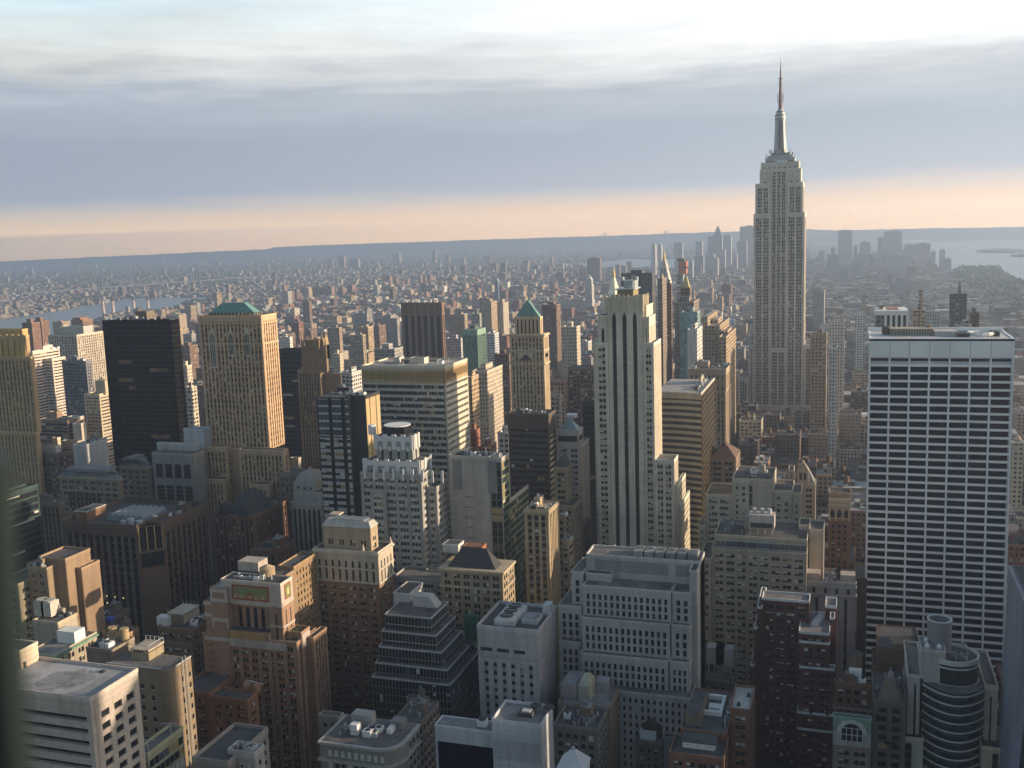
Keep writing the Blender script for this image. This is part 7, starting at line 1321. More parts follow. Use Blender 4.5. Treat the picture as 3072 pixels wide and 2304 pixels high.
# downtown towers
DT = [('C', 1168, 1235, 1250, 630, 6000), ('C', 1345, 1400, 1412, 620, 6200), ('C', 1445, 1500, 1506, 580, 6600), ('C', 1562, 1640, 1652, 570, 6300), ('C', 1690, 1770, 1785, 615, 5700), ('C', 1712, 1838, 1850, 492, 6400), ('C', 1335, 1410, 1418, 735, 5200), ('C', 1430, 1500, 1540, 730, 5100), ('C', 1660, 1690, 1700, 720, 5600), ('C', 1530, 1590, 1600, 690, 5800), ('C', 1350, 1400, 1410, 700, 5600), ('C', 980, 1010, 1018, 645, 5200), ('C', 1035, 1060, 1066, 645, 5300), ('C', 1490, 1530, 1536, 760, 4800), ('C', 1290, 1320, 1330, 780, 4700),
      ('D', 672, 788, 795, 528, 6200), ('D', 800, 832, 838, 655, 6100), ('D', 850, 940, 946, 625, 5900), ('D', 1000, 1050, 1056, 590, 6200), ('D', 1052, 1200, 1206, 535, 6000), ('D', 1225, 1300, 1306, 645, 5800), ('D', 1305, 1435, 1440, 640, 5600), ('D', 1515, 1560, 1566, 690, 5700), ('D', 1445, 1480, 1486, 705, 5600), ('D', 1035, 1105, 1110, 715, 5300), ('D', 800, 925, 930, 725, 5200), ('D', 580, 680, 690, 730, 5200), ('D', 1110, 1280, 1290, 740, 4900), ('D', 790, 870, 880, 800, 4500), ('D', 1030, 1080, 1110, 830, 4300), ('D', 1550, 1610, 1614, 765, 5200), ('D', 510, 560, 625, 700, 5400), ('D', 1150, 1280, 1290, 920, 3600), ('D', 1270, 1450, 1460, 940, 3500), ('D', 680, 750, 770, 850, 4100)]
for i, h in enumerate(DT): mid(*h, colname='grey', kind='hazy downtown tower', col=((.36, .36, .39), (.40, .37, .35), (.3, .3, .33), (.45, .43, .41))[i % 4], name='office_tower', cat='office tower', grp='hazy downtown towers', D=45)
MID[-len(DT)+5]['label'] = 'broad white topped slab in the haze directly left of the tallest skyscraper'
gx = at_y(*sp('C', 1528, 600), 6100); MID.append(dict(b=[(gx[0]-26, gx[0]+26, 6100, 6140, 0, at_y(*sp('C', 1528, 580), 6100)[2])], col=(.3, .3, .32), cn='grey', kind='x', name='office_tower', cat='office tower', label='downtown tower with pointed pyramid top far left of the tallest skyscraper', short=None, grp='hazy downtown towers', tops=(), spire=at_y(*sp('C', 1528, 488), 6100)[2]))

# ------------------------------------------------------------------ special towers in the distance
b = Bld('office_tower', 'pale tower with steep gold pyramid spire beside the black striped stone tower', wall=(.42, .38, .31), near=False, short='gold pyramid spire')
Y = 1790; c = b.px('C', 605, 690, None, 1055, Y, 32); x0, x1, y0, y1, z = c; x1 = at_y(*sp('C', 712, 1055), Y)[0]; y1 = Y+(x1-x0); b.tier([x0-2, x1+2, Y, y1, z-2], 0, st('tower')); k = b.new('gold_roof', [stone((.85, .78, .60), .5, .05, .03), GOLD]); zm = at_y(*sp('C', 658, 918), Y+16)[2]; zt = at_y(*sp('C', 658, 845), Y+16)[2]; hw = (x1-x0)/2; xm, ym = x0+hw, Y+hw
oc = lambda r: [(xm+r*math.cos(math.pi/8+i*math.pi/4), ym+r*math.sin(math.pi/8+i*math.pi/4)) for i in range(8)]
k.prism(oc(hw*1.06), z-2, zm, 0, oc(hw*.2)); k.prism(oc(hw*.24), zm, zm+(zt-zm)*.5, 1); k.prism(oc(hw*.26), zm+(zt-zm)*.5, zt, 1, oc(.3)); b.done()
b = Bld('clock_tower', 'white stone tower with gilded cupola and sloping lit roof edge', cat='tower', wall=(.42, .39, .36), near=False, short='gilded cupola tower')
Y = 1990; c = b.px('C', 1050, 1105, None, 840, Y, 24); x0, x1, y0, y1, z = c; b.tier(c, 0, st('punch', bay=5, fl=7)); k = b.new('roof', [stone((.44, .41, .38)), GOLD]); zt = at_y(*sp('C', 1080, 770), Y+12)[2]; za = at_y(*sp('C', 1080, 690), Y+12)[2]; xm, ym = (x0+x1)/2, (y0+y1)/2; k.hip(x0, x1, y0, y1, z, zt, (x1-x0)*.3); k.cyl(xm, ym, (x1-x0)*.22, zt, zt+(za-zt)*.35, 10, 1); k.cyl(xm, ym, (x1-x0)*.2, zt+(za-zt)*.35, zt+(za-zt)*.55, 10, 1, 1.5); k.cyl(xm, ym, 1.4, zt+(za-zt)*.55, za, 8, 1, .3)
k = b.new('sloping_roof', [stone((.5, .46, .42))]); zl = at_y(*sp('C', 1135, 970), Y+2)[2]; xr = at_y(*sp('C', 1135, 970), Y+2)[0]; k.prism([(x1, y0), (xr, y0), (xr, y1), (x1, y1)], 0, zl, 0); k.prism([(x1, y0), (xr, y0), (xr, y1), (x1, y1)], zl, z-4, 0, [(x1, y0), (x1+.4, y0), (x1+.4, y1), (x1, y1)]); b.done()
b = Bld('unfinished_tower', 'unfinished tower wrapped in orange netting with a tower crane on top', cat='construction site', wall=(.3, .29, .28), near=False, short='orange topped unfinished tower')
Y = 2050; c = b.px('C', 1185, 1240, 1258, 890, Y); c[3] = Y+22; x0, x1, y0, y1, z = c; b.tier(c, 0, st('rib', fl=3.8, wh=.7, sp=stone((.4, .4, .4)))); zt = at_y(*sp('C', 1235, 785), Y)[2]; xa, xb = at_y(*sp('C', 1205, 850), Y)[0], at_y(*sp('C', 1268, 850), Y)[0]; k = b.new('netting', [stone((.36, .12, .06), .8), stone((.1, .09, .09))]); k.box(xa, xb, Y-1, y1, z, zt); k.box(xa, xb, Y-1.3, y1+.2, z+(zt-z)*.42, z+(zt-z)*.55, 1); k.box(xa-3, xb-4, Y, y1, zt, zt+5, 1); b.done()
cr = bpy.data.objects.new('tower_crane', None); COL.objects.link(cr); cx_, cy_ = xa-1, Y+8; cr.location = (cx_, cy_, zt); tag(cr, 'pale tower crane with raised jib atop the orange netted tower', 'crane')
k = MB(); k.bar((cx_, cy_, zt-30), (cx_, cy_, zt+8), 1.2); k.obj('mast', METAL, cr, tuple(cr.location)); k = MB(); jt = at_y(*sp('C', 1132, 650), Y+8); k.bar((cx_, cy_, zt+6), tuple(jt), 1.0); k.bar((cx_, cy_, zt+6), (cx_+6, cy_, zt+8), 1.4); k.obj('jib', METAL, cr, tuple(cr.location))
b = Bld('office_tower', 'brown tower of broad brick ribs with dark glass strips and lamp tipped roof', wall=(.21, .125, .085), near=False, short='ribbed brown tower')
Y = 1230; c = b.px('B', 1118, 1450, 1472, 1130, Y); x0, x1, y0, y1, z = c; zz = at_y(*sp('B', 1280, 1225), Y)[2]; n = 6; zt = z
b.tier([x0+1, x1, Y, y1, zz], 0, st('vert', fl=3.6, bay=(x1-x0)/6.2, ww=.62, wh=.7, only=0, dep=1.6, sp=stone((.055, .045, .045)), end=.6)); b.tier([x0+.6, x1-.3, Y+.6, y1, z], zz, st('blank'), par=.5)
k = b.part('rib', stone((.24, .145, .10)))
for i in range(7): xx = x0+1+(x1-x0-1.5)*i/6; k.box(xx-1.5, xx+1.5, Y-1.4, Y+1, 0, z+1.2)
k = b.new('roof_lamp', [stone((.75, .78, .75), .4)])
for i in range(6): xx = x0+(x1-x0)*(.12+.15*i); k.cyl(xx, Y+2, 1.2, z+.5, z+4, 8)
b.done()
b = Bld('clock_tower', 'white clock tower with lit side and pointed cap left of the gold pyramid spire', cat='tower', wall=(.46, .44, .42), near=False, short='white clock tower')
Y = 2850; c = b.px('C', 425, 485, 512, 985, Y); x0, x1, y0, y1, z = c; y1 = Y+26; b.tier([x0, x1, Y, y1, z], 0, st('punch', bay=5, fl=6)); z2 = at_y(*sp('C', 455, 935), Y)[2]; b.tier([x0+4, x1-2, Y+4, y1-4, z2], z, st('punch', bay=6, fl=7, ww=.3)); k = b.new('cap', [stone((.56, .55, .53))]); k.hip(x0+5, x1-3, Y+5, y1-5, z2, at_y(*sp('C', 458, 900), Y+12)[2], (x1-x0-9)*.42, 0, 7); b.done()
# chimneys by the river
for i, (zx, zy0, zy1, Y) in enumerate(((848, 1085, 1270, 3180), (930, 1085, 1255, 3180), (1103, 1078, 1200, 3300), (1222, 1078, 1200, 3300))):
    p = at_y(*sp('A', zx, zy0), Y); o = bpy.data.objects.new('chimney', None); COL.objects.link(o); o.location = (p[0], Y, 0)
    tag(o, ('chimney nearest the open river, striped with black top', 'second chimney along from the open river, striped with black top', 'third chimney along, rising behind the black glass tower', 'chimney standing farthest from the open river behind the black glass tower')[i], 'chimney', 'power station chimneys')
    k = MB(); k.cyl(0, 0, 6.2, 0, p[2]-14, 16, 0, 4.4); k.obj('shaft', stone((.55, .42, .35)), o); k = MB(); k.cyl(0, 0, 4.5, p[2]-14, p[2], 16, 0, 4.3); k.obj('cap', stone((.06, .055, .055)), o)
    k = MB(); [k.cyl(0, 0, 5.6-.013*z_, z_, z_+2, 16) for z_ in (30, 55, 80)]; k.obj('band', stone((.3, .2, .17)), o)
for zx, lb in ((2035, 'white chimney across the river, the nearer of a pair'), (2056, 'white chimney across the river, the farther of a pair')):
    p = at_y(*sp('A', zx, 858), 7400); g = bpy.data.objects.new('chimney', None); COL.objects.link(g); g.location = (p[0], 7400, 0); tag(g, lb, 'chimney', 'white chimneys across the river'); k = MB(); k.cyl(0, 0, 8, 0, p[2]-6, 12, 0, 6); k.obj('shaft', WHITE, g); k = MB(); k.cyl(0, 0, 6.3, p[2]-6, p[2], 12); k.obj('cap', METAL, g)
# ================================================================== ground, water, hills
def sheet(name, poly, z, mat, kind='structure'):
    k = MB(); n = len(poly); k.v = [(x, y, z) for x, y in poly]; k.f = [tuple(range(n))]; k.m = [0]; o = k.obj(name, mat); o['kind'] = kind; return o
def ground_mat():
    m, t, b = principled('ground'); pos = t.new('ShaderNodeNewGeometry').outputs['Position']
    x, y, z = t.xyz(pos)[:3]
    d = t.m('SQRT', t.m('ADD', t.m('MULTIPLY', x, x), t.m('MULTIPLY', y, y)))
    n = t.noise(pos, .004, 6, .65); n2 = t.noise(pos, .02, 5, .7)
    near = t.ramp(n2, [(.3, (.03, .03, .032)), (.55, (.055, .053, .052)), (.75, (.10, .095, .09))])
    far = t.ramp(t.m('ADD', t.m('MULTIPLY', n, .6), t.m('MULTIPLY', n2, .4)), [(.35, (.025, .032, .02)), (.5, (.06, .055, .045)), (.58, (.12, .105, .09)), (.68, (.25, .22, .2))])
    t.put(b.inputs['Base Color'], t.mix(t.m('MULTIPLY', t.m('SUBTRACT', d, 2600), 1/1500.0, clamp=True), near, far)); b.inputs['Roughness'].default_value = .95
    return m
RAD = 15300
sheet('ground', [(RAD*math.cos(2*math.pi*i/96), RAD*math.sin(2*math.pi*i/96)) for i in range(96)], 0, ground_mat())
def water_mat():
    m, t, b = principled('water'); b.inputs['Base Color'].default_value = (.06, .085, .105, 1); b.inputs['Roughness'].default_value = .28
    pos = t.new('ShaderNodeNewGeometry').outputs['Position']; bp = t.new('ShaderNodeBump'); bp.inputs['Strength'].default_value = .25; bp.inputs['Distance'].default_value = 2.0
    t.put(bp.inputs['Height'], t.noise(pos, .05, 4, .6)); t.l.new(bp.outputs[0], b.inputs['Normal']); return m
WAT = water_mat()
def gp(reg, x, y): p = at_z(*sp(reg, x, y), 0); return (p[0], p[1])
river = [gp('A', -300, 1300), gp('A', 0, 1262), gp('A', 250, 1232), gp('A', 480, 1195), gp('A', 720, 1150), gp('A', 940, 1125), gp('A', 1040, 1092), gp('A', 1300, 1085), gp('A', 1450, 1085), gp('A', 1740, 1085),
         gp('A', 1730, 1110), gp('A', 1640, 1140), gp('A', 1520, 1160), gp('A', 1400, 1190), gp('A', 1000, 1215), gp('A', 760, 1300), gp('A', 480, 1440), gp('A', 300, 1560), gp('A', -300, 1700)]
sheet('river', river, .4, WAT)
sheet('inlet', [gp('A', 970, 1028), gp('A', 1400, 1018), gp('A', 1900, 1010), gp('A', 2095, 1008), gp('A', 2090, 1038), gp('A', 1700, 1046), gp('A', 1000, 1044)], .4, WAT)
sheet('upper_bay', [gp('C', 165, 812), gp('C', 300, 806), gp('C', 500, 800), gp('C', 780, 768), gp('C', 980, 760), gp('C', 1400, 775), gp('C', 1400, 850), gp('C', 980, 850), gp('C', 800, 865), gp('C', 560, 870), gp('C', 440, 840), gp('C', 160, 835)], .4, WAT)
sheet('harbour', [gp('D', 1440, 626), gp('D', 1700, 616), gp('D', 2300, 605), gp('D', 3000, 596), gp('D', 3400, 1150), gp('D', 2230, 985), gp('D', 2080, 950), gp('D', 2020, 905), gp('D', 1800, 880), gp('D', 1620, 870), gp('D', 1430, 800)], .4, WAT)
sheet('channel', [gp('D', 420, 600), gp('D', 1440, 590), gp('D', 1440, 622), gp('D', 420, 632)], .4, WAT)
sheet('channel', [gp('C', 560, 600), gp('C', 1400, 576), gp('C', 1900, 562), gp('C', 1900, 585), gp('C', 1100, 610), gp('C', 560, 622), gp('B', 1200, 650), gp('B', 1200, 642)], .4, WAT)
PARK = stone((.035, .05, .03), .95, .1, .3)
def island(name, reg, pts, h):
    k = MB(); p = [gp(reg, *q) for q in pts]; p = p[::-1]; k.prism(p, -1, h, 0, [(sum(a for a, _ in p)/len(p)*.12+x*.88, sum(c for _, c in p)/len(p)*.12+y*.88) for x, y in p]); o = k.obj(name, PARK); o['kind'] = 'structure'
island('island', 'D', [(1800, 708), (1920, 718), (2150, 718), (2280, 708), (2200, 698), (2000, 690), (1900, 695)], 14)
island('island', 'D', [(2090, 748), (2300, 752), (2300, 735), (2180, 735)], 12)
# far ridges beyond the bay
HILL = stone((.03, .04, .035), .95, .05, .2)
def ridge(name, reg, pts, dist, depth=450):
    k = MB(); rg = random.Random(5); P_ = []
    for (zx, zy) in pts:
        s_ = sp(reg, zx, zy); d = ray(*s_); h = math.hypot(d[0], d[1]); q = CP + d*(dist/h); P_.append(q)
    out = []
    for a, c in zip(P_, P_[1:]):
        for i in range(10): f = i/10; q = a*(1-f)+c*f; out.append((q[0], q[1], max(q[2]+rg.uniform(-3, 3), 6)))
    out.append(tuple(P_[-1])); n = len(out); f = 1+depth/dist; fr = 1-depth/dist
    for q in out: k.v += [(q[0]*fr, q[1]*fr, -2), (q[0], q[1], q[2]), (q[0]*f, q[1]*f, -2)]
    for i in range(n-1): a = i*3; k.f += [(a, a+1, a+4, a+3), (a+1, a+2, a+5, a+4)]; k.m += [0, 0]
    o = k.obj(name, HILL); o['kind'] = 'structure'
ridge('far_hills', 'B', [(0, 688), (60, 668), (190, 662), (400, 652), (640, 645), (900, 634), (1250, 625), (1600, 612), (1900, 602), (2212, 594)], 14600)
ridge('far_hills', 'C', [(0, 592), (400, 580), (800, 567), (1100, 556), (1500, 542), (1860, 532), (2212, 524)], 14600)
ridge('far_hills', 'D', [(300, 524), (460, 520), (600, 527), (1000, 522), (1500, 510), (2300, 498)], 14300)
ridge('far_hills', 'A', [(-300, 800), (0, 787), (800, 748), (1600, 712), (2300, 682)], 14500)
# bridges
def bridge(label, name, towers, th, zdeck, col, tw, ends, legs=2, wires=True, r=1.6):
    o = bpy.data.objects.new(name, None); COL.objects.link(o); o.location = (towers[0][0], towers[0][1], 0); off = tuple(o.location); tag(o, label, 'bridge'); mt = stone(col, .7)
    d = Vector((towers[1][0]-towers[0][0], towers[1][1]-towers[0][1], 0)).normalized(); n = Vector((-d.y, d.x, 0))
    for (x, y) in towers:
        k = MB()
        for s_ in (-1, 1): p = Vector((x, y, 0))+n*s_*tw; k.bar(p, p+Vector((0, 0, th)), tw*.36, 0, 4)
        for f in (.45, .72, .97): k.bar(Vector((x, y, th*f))-n*tw, Vector((x, y, th*f))+n*tw, tw*.25, 0, 4)
        k.obj('tower', mt, o, off)
    a, c = Vector((*ends[0], zdeck*.5)), Vector((*ends[1], zdeck*.5)); t0, t1 = Vector((*towers[0], zdeck)), Vector((*towers[1], zdeck))
    k = MB(); hw = n*tw*.9
    for p, q in ((a, t0), (t0, t1), (t1, c)):
        v = [p-hw, q-hw, q+hw, p+hw]; k.prism([(w_.x, w_.y) for w_ in v][::1], zdeck-6, zdeck, 0)
    k.obj('deck', mt, o, off)
    if wires:
        k = MB()
        for s_ in (-.9, .9):
            w_ = n*tw*s_
            for p, q, sag in ((a, t0, 0), (t0, t1, 1), (t1, c, 0)):
                hp = th if p is t0 or p is t1 else zdeck*.5; hq = th if q is t0 or q is t1 else zdeck*.5; pr_ = None
                for i in range(13):
                    f = i/12; z_ = hp*(1-f)+hq*f - (th-zdeck-4)*4*f*(1-f)*(1 if sag else .35); c_ = p*(1-f)+q*f; c_ = Vector((c_.x, c_.y, z_))+w_
                    if pr_ is not None: k.bar(pr_, c_, r, 0, 4)
                    pr_ = c_
        k.obj('cable', mt, o, off)
def tp(reg, zx, zy, Y): p = at_y(*sp(reg, zx, zy), Y); return (p[0], p[1])
wb0 = tp('A', 840, 1060, 4350); wb1 = tp('A', 1650, 1060, 4950); e0 = (wb0[0]-(wb1[0]-wb0[0])*.7, wb0[1]-(wb1[1]-wb0[1])*.7); e1 = (wb1[0]+(wb1[0]-wb0[0])*.7, wb1[1]+(wb1[1]-wb0[1])*.9)
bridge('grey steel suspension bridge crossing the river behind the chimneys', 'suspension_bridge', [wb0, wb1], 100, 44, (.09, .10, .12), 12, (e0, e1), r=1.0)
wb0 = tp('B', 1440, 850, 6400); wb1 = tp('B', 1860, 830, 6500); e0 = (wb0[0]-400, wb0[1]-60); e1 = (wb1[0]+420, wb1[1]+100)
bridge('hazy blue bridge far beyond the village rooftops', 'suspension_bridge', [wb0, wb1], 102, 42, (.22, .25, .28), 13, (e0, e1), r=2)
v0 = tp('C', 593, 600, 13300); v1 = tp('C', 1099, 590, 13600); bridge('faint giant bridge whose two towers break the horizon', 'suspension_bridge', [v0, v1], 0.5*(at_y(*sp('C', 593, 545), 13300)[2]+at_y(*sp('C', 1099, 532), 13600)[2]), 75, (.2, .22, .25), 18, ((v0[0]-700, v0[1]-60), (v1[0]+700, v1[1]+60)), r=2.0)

# ================================================================== street grid filled with buildings
rg = random.Random(21)
AVE = [560, 430, 150, -130, -285, -450, -580, -735, -950, -1180, -1400, -1600, -1800, -2010, -2220]
def clash(x0, x1, y0, y1, m=1.5):
    for f in FOOT:
        if x0 < f[1]+m and x1 > f[0]-m and y0 < f[3]+m and y1 > f[2]-m: return True
    return False
HORQ = lambda Y: None
def inpoly(x, y, poly):
    r = False; j = len(poly)-1
    for i in range(len(poly)):
        if (poly[i][1] > y) != (poly[j][1] > y) and x < (poly[j][0]-poly[i][0])*(y-poly[i][1])/(poly[j][1]-poly[i][1])+poly[i][0]: r = not r
        j = i
    return r
BAY = [[gp('D', 1430, 860), gp('D', 1620, 870), gp('D', 2080, 950), gp('D', 3400, 1150), gp('D', 3000, 596), gp('D', 1440, 626)], [gp('C', 165, 812), gp('C', 780, 768), gp('C', 1400, 775), gp('C', 1400, 850), gp('C', 560, 870)]]
def wet(x, y): return inpoly(x, y, river) or any(inpoly(x, y, q) for q in BAY)
def inview(x, y, z, m=60):
    if y < 30: return False
    sx, sy, d = proj((x, y, z)); return d > 20 and -m < sx < 3072+m and sy < 2304+m*6
FILL = []
def ymax(x0, x1, Y, z):
    return proj(((x0+x1)/2, Y, z))[1]
for r_ in range(0, 52):
    ys = 300+r_*80.5-4 if r_ else 300
    ys = (48.8-(45-r_))*80.5
    if ys < 380: continue
    for a1, a0 in zip(AVE, AVE[1:]):
        x = a0+12
        while x < a1-22:
            wd = rg.choice([14, 18, 22, 26, 32, 40]) if ys > 1500 or x < -300 else rg.choice([9, 12, 15, 18, 22, 28]); wd = min(wd, a1-10-x)
            if wd < 9: break
            onave = x < a0+40 or x+wd > a1-40
            for half in (0, 1):
                y0 = ys+8+half*33; D = rg.uniform(26, 32)
                if ys < 480: h = rg.uniform(14, 30)
                elif ys < 560: h = rg.uniform(25, 55)
                elif ys < 1300: h = rg.choice([30, 38, 45, 50, 58, 66]) * rg.uniform(.8, 1.15) * (.74 if x > -460 else .62)
                elif ys < 2000: h = rg.choice([20, 28, 36, 44, 55])*rg.uniform(.8, 1.1) * (1.0 if x > -460 else .62)
                elif ys < 2900: h = rg.choice([15, 18, 22, 30, 38])*rg.uniform(.8, 1.15) * (1.0 if x > -460 else .8)
                else: h = rg.choice([14, 16, 18, 20, 24])*rg.uniform(.85, 1.15)
                if onave and rg.random() < .12 and ys > 650 and x < -300: h *= rg.uniform(1.5, 2.3)
                elif ys > 900 and x < -300 and rg.random() < .02: h *= rg.uniform(2, 3)
                if clash(x, x+wd, y0, y0+D): continue
                if not (inview(x, y0, h) or inview(x+wd, y0, h)) or wet(x, y0): continue
                if ys > 2300 and x < -1100 and rg.random() < .2: continue
                ci = rg.choices(range(8), [14, 18, 22, 9, 16, 9, 8, 16] if ys > 1500 else [14, 26, 16, 6, 14, 4, 20, 16])[0]
                v = rg.uniform(.8, 1.2)
                FILL.append(dict(b=[(x, x+wd-.4, y0, y0+D, 0, h)], ci=ci, col=tuple(q*v for q in PAL[ci][1]), a=rg.random()))
            x += wd
# irregular quarters farther down the island and across the water
def scatter(n, f, hs, big=.02):
    for _ in range(n):
        x, y = f()
        if wet(x, y): continue
        h = rg.choice(hs)*rg.uniform(.8, 1.3)
        if rg.random() < big: h *= rg.uniform(2, 3.5)
        if not inview(x, y, h) or clash(x-12, x+12, y-12, y+12): continue
        ci = rg.choices(range(8), [14, 14, 22, 10, 16, 14, 6, 14])[0]; v = rg.uniform(.75, 1.25); a, c = rg.uniform(7, 20), rg.uniform(7, 17)
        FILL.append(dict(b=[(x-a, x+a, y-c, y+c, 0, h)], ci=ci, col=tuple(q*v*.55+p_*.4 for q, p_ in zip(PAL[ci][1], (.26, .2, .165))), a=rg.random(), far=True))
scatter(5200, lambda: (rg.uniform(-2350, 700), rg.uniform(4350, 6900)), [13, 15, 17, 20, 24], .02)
FAR = FB()
def fbox(x, y, a, c, h, col): FAR.bx(x-a, x+a, y-c, y+c, -.5, h, col, rg.random())
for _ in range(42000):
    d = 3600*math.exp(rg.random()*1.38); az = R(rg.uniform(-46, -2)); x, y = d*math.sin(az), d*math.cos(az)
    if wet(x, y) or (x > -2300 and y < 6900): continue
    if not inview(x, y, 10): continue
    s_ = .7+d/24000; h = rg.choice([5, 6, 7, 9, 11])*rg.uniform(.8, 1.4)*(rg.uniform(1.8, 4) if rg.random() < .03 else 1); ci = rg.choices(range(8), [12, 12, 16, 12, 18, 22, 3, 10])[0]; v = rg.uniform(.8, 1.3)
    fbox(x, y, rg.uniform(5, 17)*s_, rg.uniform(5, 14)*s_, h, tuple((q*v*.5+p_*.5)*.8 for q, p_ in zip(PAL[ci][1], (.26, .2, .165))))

# ------------------------------------------------------------------ which of them show, by a small depth buffer
BW, BH = 1024, 768
zb = np.full((BH, BW), 1e9, np.float32); ib = np.full((BH, BW), -1, np.int32)
def raster(bx, idx):
    x0, x1, y0, y1, z0, z1 = bx; z0 = max(z0, 0)
    faces = [[(x0, y0, z0), (x1, y0, z0), (x1, y0, z1), (x0, y0, z1)], [(x0, y0, z1), (x1, y0, z1), (x1, y1, z1), (x0, y1, z1)]]
    if x1 < 0: faces.append([(x1, y0, z0), (x1, y1, z0), (x1, y1, z1), (x1, y0, z1)])
    if x0 > 0: faces.append([(x0, y1, z0), (x0, y0, z0), (x0, y0, z1), (x0, y1, z1)])
    for fc in faces:
        q = np.array(fc)-CP; d = q @ FW
        if (d < 5).any(): continue
        u = (CX+F*(q @ RT)/d)/3; v = (CY-F*(q @ UP)/d)/3
        a, c, e, g = max(int(u.min()), 0), min(int(u.max())+1, BW-1), max(int(v.min()), 0), min(int(v.max())+1, BH-1)
        if a > c or e > g: continue
        X, Yg = np.meshgrid(np.arange(a, c+1)+.5, np.arange(e, g+1)+.5); ok = np.ones(X.shape, bool); ar = 0
        for i in range(4): ar += u[i]*v[(i+1) % 4]-u[(i+1) % 4]*v[i]
        sg = 1 if ar > 0 else -1
        for i in range(4): j = (i+1) % 4; ok &= sg*((u[j]-u[i])*(Yg-v[i])-(v[j]-v[i])*(X-u[i])) >= 0
        dm = d.mean(); sub_ = zb[e:g+1, a:c+1]; ok &= dm < sub_; sub_[ok] = dm; ib[e:g+1, a:c+1][ok] = idx
allb = [(t_[:6], -2-i) for i, h in enumerate(HERO) for t_ in h['t']]
for h in HERO: 
    pass
for i, h in enumerate(HERO):
    for t_ in h['t']: raster(t_, 100000+i)
for i, m_ in enumerate(MID):
    for t_ in m_['b']: raster(t_, 50000+i)
for i, f in enumerate(FILL):
    for t_ in f['b']: raster(t_, i)
cnt = np.bincount(ib[ib >= 0].ravel(), minlength=100000+len(HERO))
order = sorted(range(len(FILL)), key=lambda i: -cnt[i])
NIND = max(0, 292-len(HERO)-len(MID))
print('HEROES', len(HERO), 'MID', len(MID), 'FILL', len(FILL), 'visible fill', int((cnt[:len(FILL)] > 0).sum()), 'individual', NIND)
IND = [i for i in order[:NIND] if cnt[i] > 0]; REST = set(order)-set(IND)

# ------------------------------------------------------------------ build them
def spot(idx):
    ys_, xs_ = np.nonzero(ib == idx)
    if len(xs_) == 0: return None
    return xs_.mean()*3, ys_.mean()*3, len(xs_)
LAND = []
for i, h in enumerate(HERO):
    if h['short']:
        s_ = spot(100000+i)
        if s_: LAND.append((h['short'], s_[0], s_[1], min(t_[2] for t_ in h['t'])))
for i, m_ in enumerate(MID):
    if m_['short']:
        s_ = spot(50000+i)
        if s_: LAND.append((m_['short'], s_[0], s_[1], m_['b'][0][2]))
USED = {}
AREA = []
def autolabel(s_, cn, form, Y):
    sx, sy = s_[0], s_[1]
    best = min(LAND, key=lambda L: ((L[1]-sx)/1.0)**2+((L[2]-sy)*1.3)**2); dx_, dy_ = sx-best[1], sy-best[2]
    if Y > best[3]+60: rel_ = 'behind'
    elif abs(dx_) > abs(dy_)*.8: rel_ = 'beside'
    elif Y < best[3]-60: rel_ = 'in front of'
    else: rel_ = 'next to'
    if abs(dx_) > 70 and rel_ != 'beside': rel_ += ' and '+('left' if dx_ < 0 else 'right')+' of'
    elif rel_ == 'beside': rel_ = 'left of' if dx_ < 0 else 'right of'
    return '%s %s' % (cn, form), '%s the %s' % (rel_, best[0]), sx, sy
ORD = ['first', 'second', 'third', 'fourth', 'fifth', 'sixth', 'seventh', 'eighth', 'ninth', 'tenth', 'eleventh', 'twelfth', 'thirteenth', 'fourteenth', 'fifteenth', 'sixteenth']
todo = []
def mass(fb, b_, col, a): fb.bx(*b_, col, a)
for i, m_ in enumerate(MID):
    fb = FB(); x0, x1, y0, y1, _, z = m_['b'][0]; off = ((x0+x1)/2, (y0+y1)/2, 0); a = (hash_(m_['kind']+str(i)) % 97)/97; col = m_['col']
    root = bpy.data.objects.new(m_['name'], None); root.location = off; COL.objects.link(root)
    for b_ in m_['b']: mass(fb, b_, col, a)
    o = fb.obj('body', root, off)
    k = FB(); w_ = x1-x0; d_ = y1-y0; f = .25+.2*a
    if 'spire' in m_: k.shape(lambda: k.hip(x0, x1, y0, y1, z, m_['spire'], w_*.47, 0, d_*.47), (.2, .25, .25), .5); k.obj('spire_roof', root, off)
    else:
        zt = m_['b'][-1][5]; bb = m_['b'][-1]; w_ = bb[1]-bb[0]; d_ = bb[3]-bb[2]
        k.bx(bb[0]+w_*f, bb[0]+w_*(f+.35), bb[2]+d_*.3, bb[2]+d_*.75, zt-.2, zt+5, tuple(q*1.1 for q in col), a); k.obj('bulkhead', root, off)
        if z < 400 and y0 < 1800:
            k = MB(); e = .5; z_ = z
            k.box(x0-e*.3, x1+e*.3, y0-e*.3, y0+e, z_, z_+1.1); k.box(x1-e, x1+e*.3, y0+e, y1, z_, z_+1.1); k.box(x0-e*.3, x0+e, y0+e, y1, z_, z_+1.1); k.obj('parapet', stone(tuple(min(.6, q*1.25) for q in col)), root, off)
    for (p, q, hh) in m_['tops']: k = FB(); k.bx(x0+(x1-x0)*p, x0+(x1-x0)*q, y0+2, y1-2, z, z+hh, col, a); k.obj('roof_block', root, off)
    m_['o'] = root; tag(root, None, m_['cat'], m_['grp'])
    if m_['label']: root['label'] = m_['label']
    else: s_ = spot(50000+i) or (*proj((x1, y0, z))[:2], 0); todo.append((root, *autolabel(s_, '', m_['kind'], y0)))
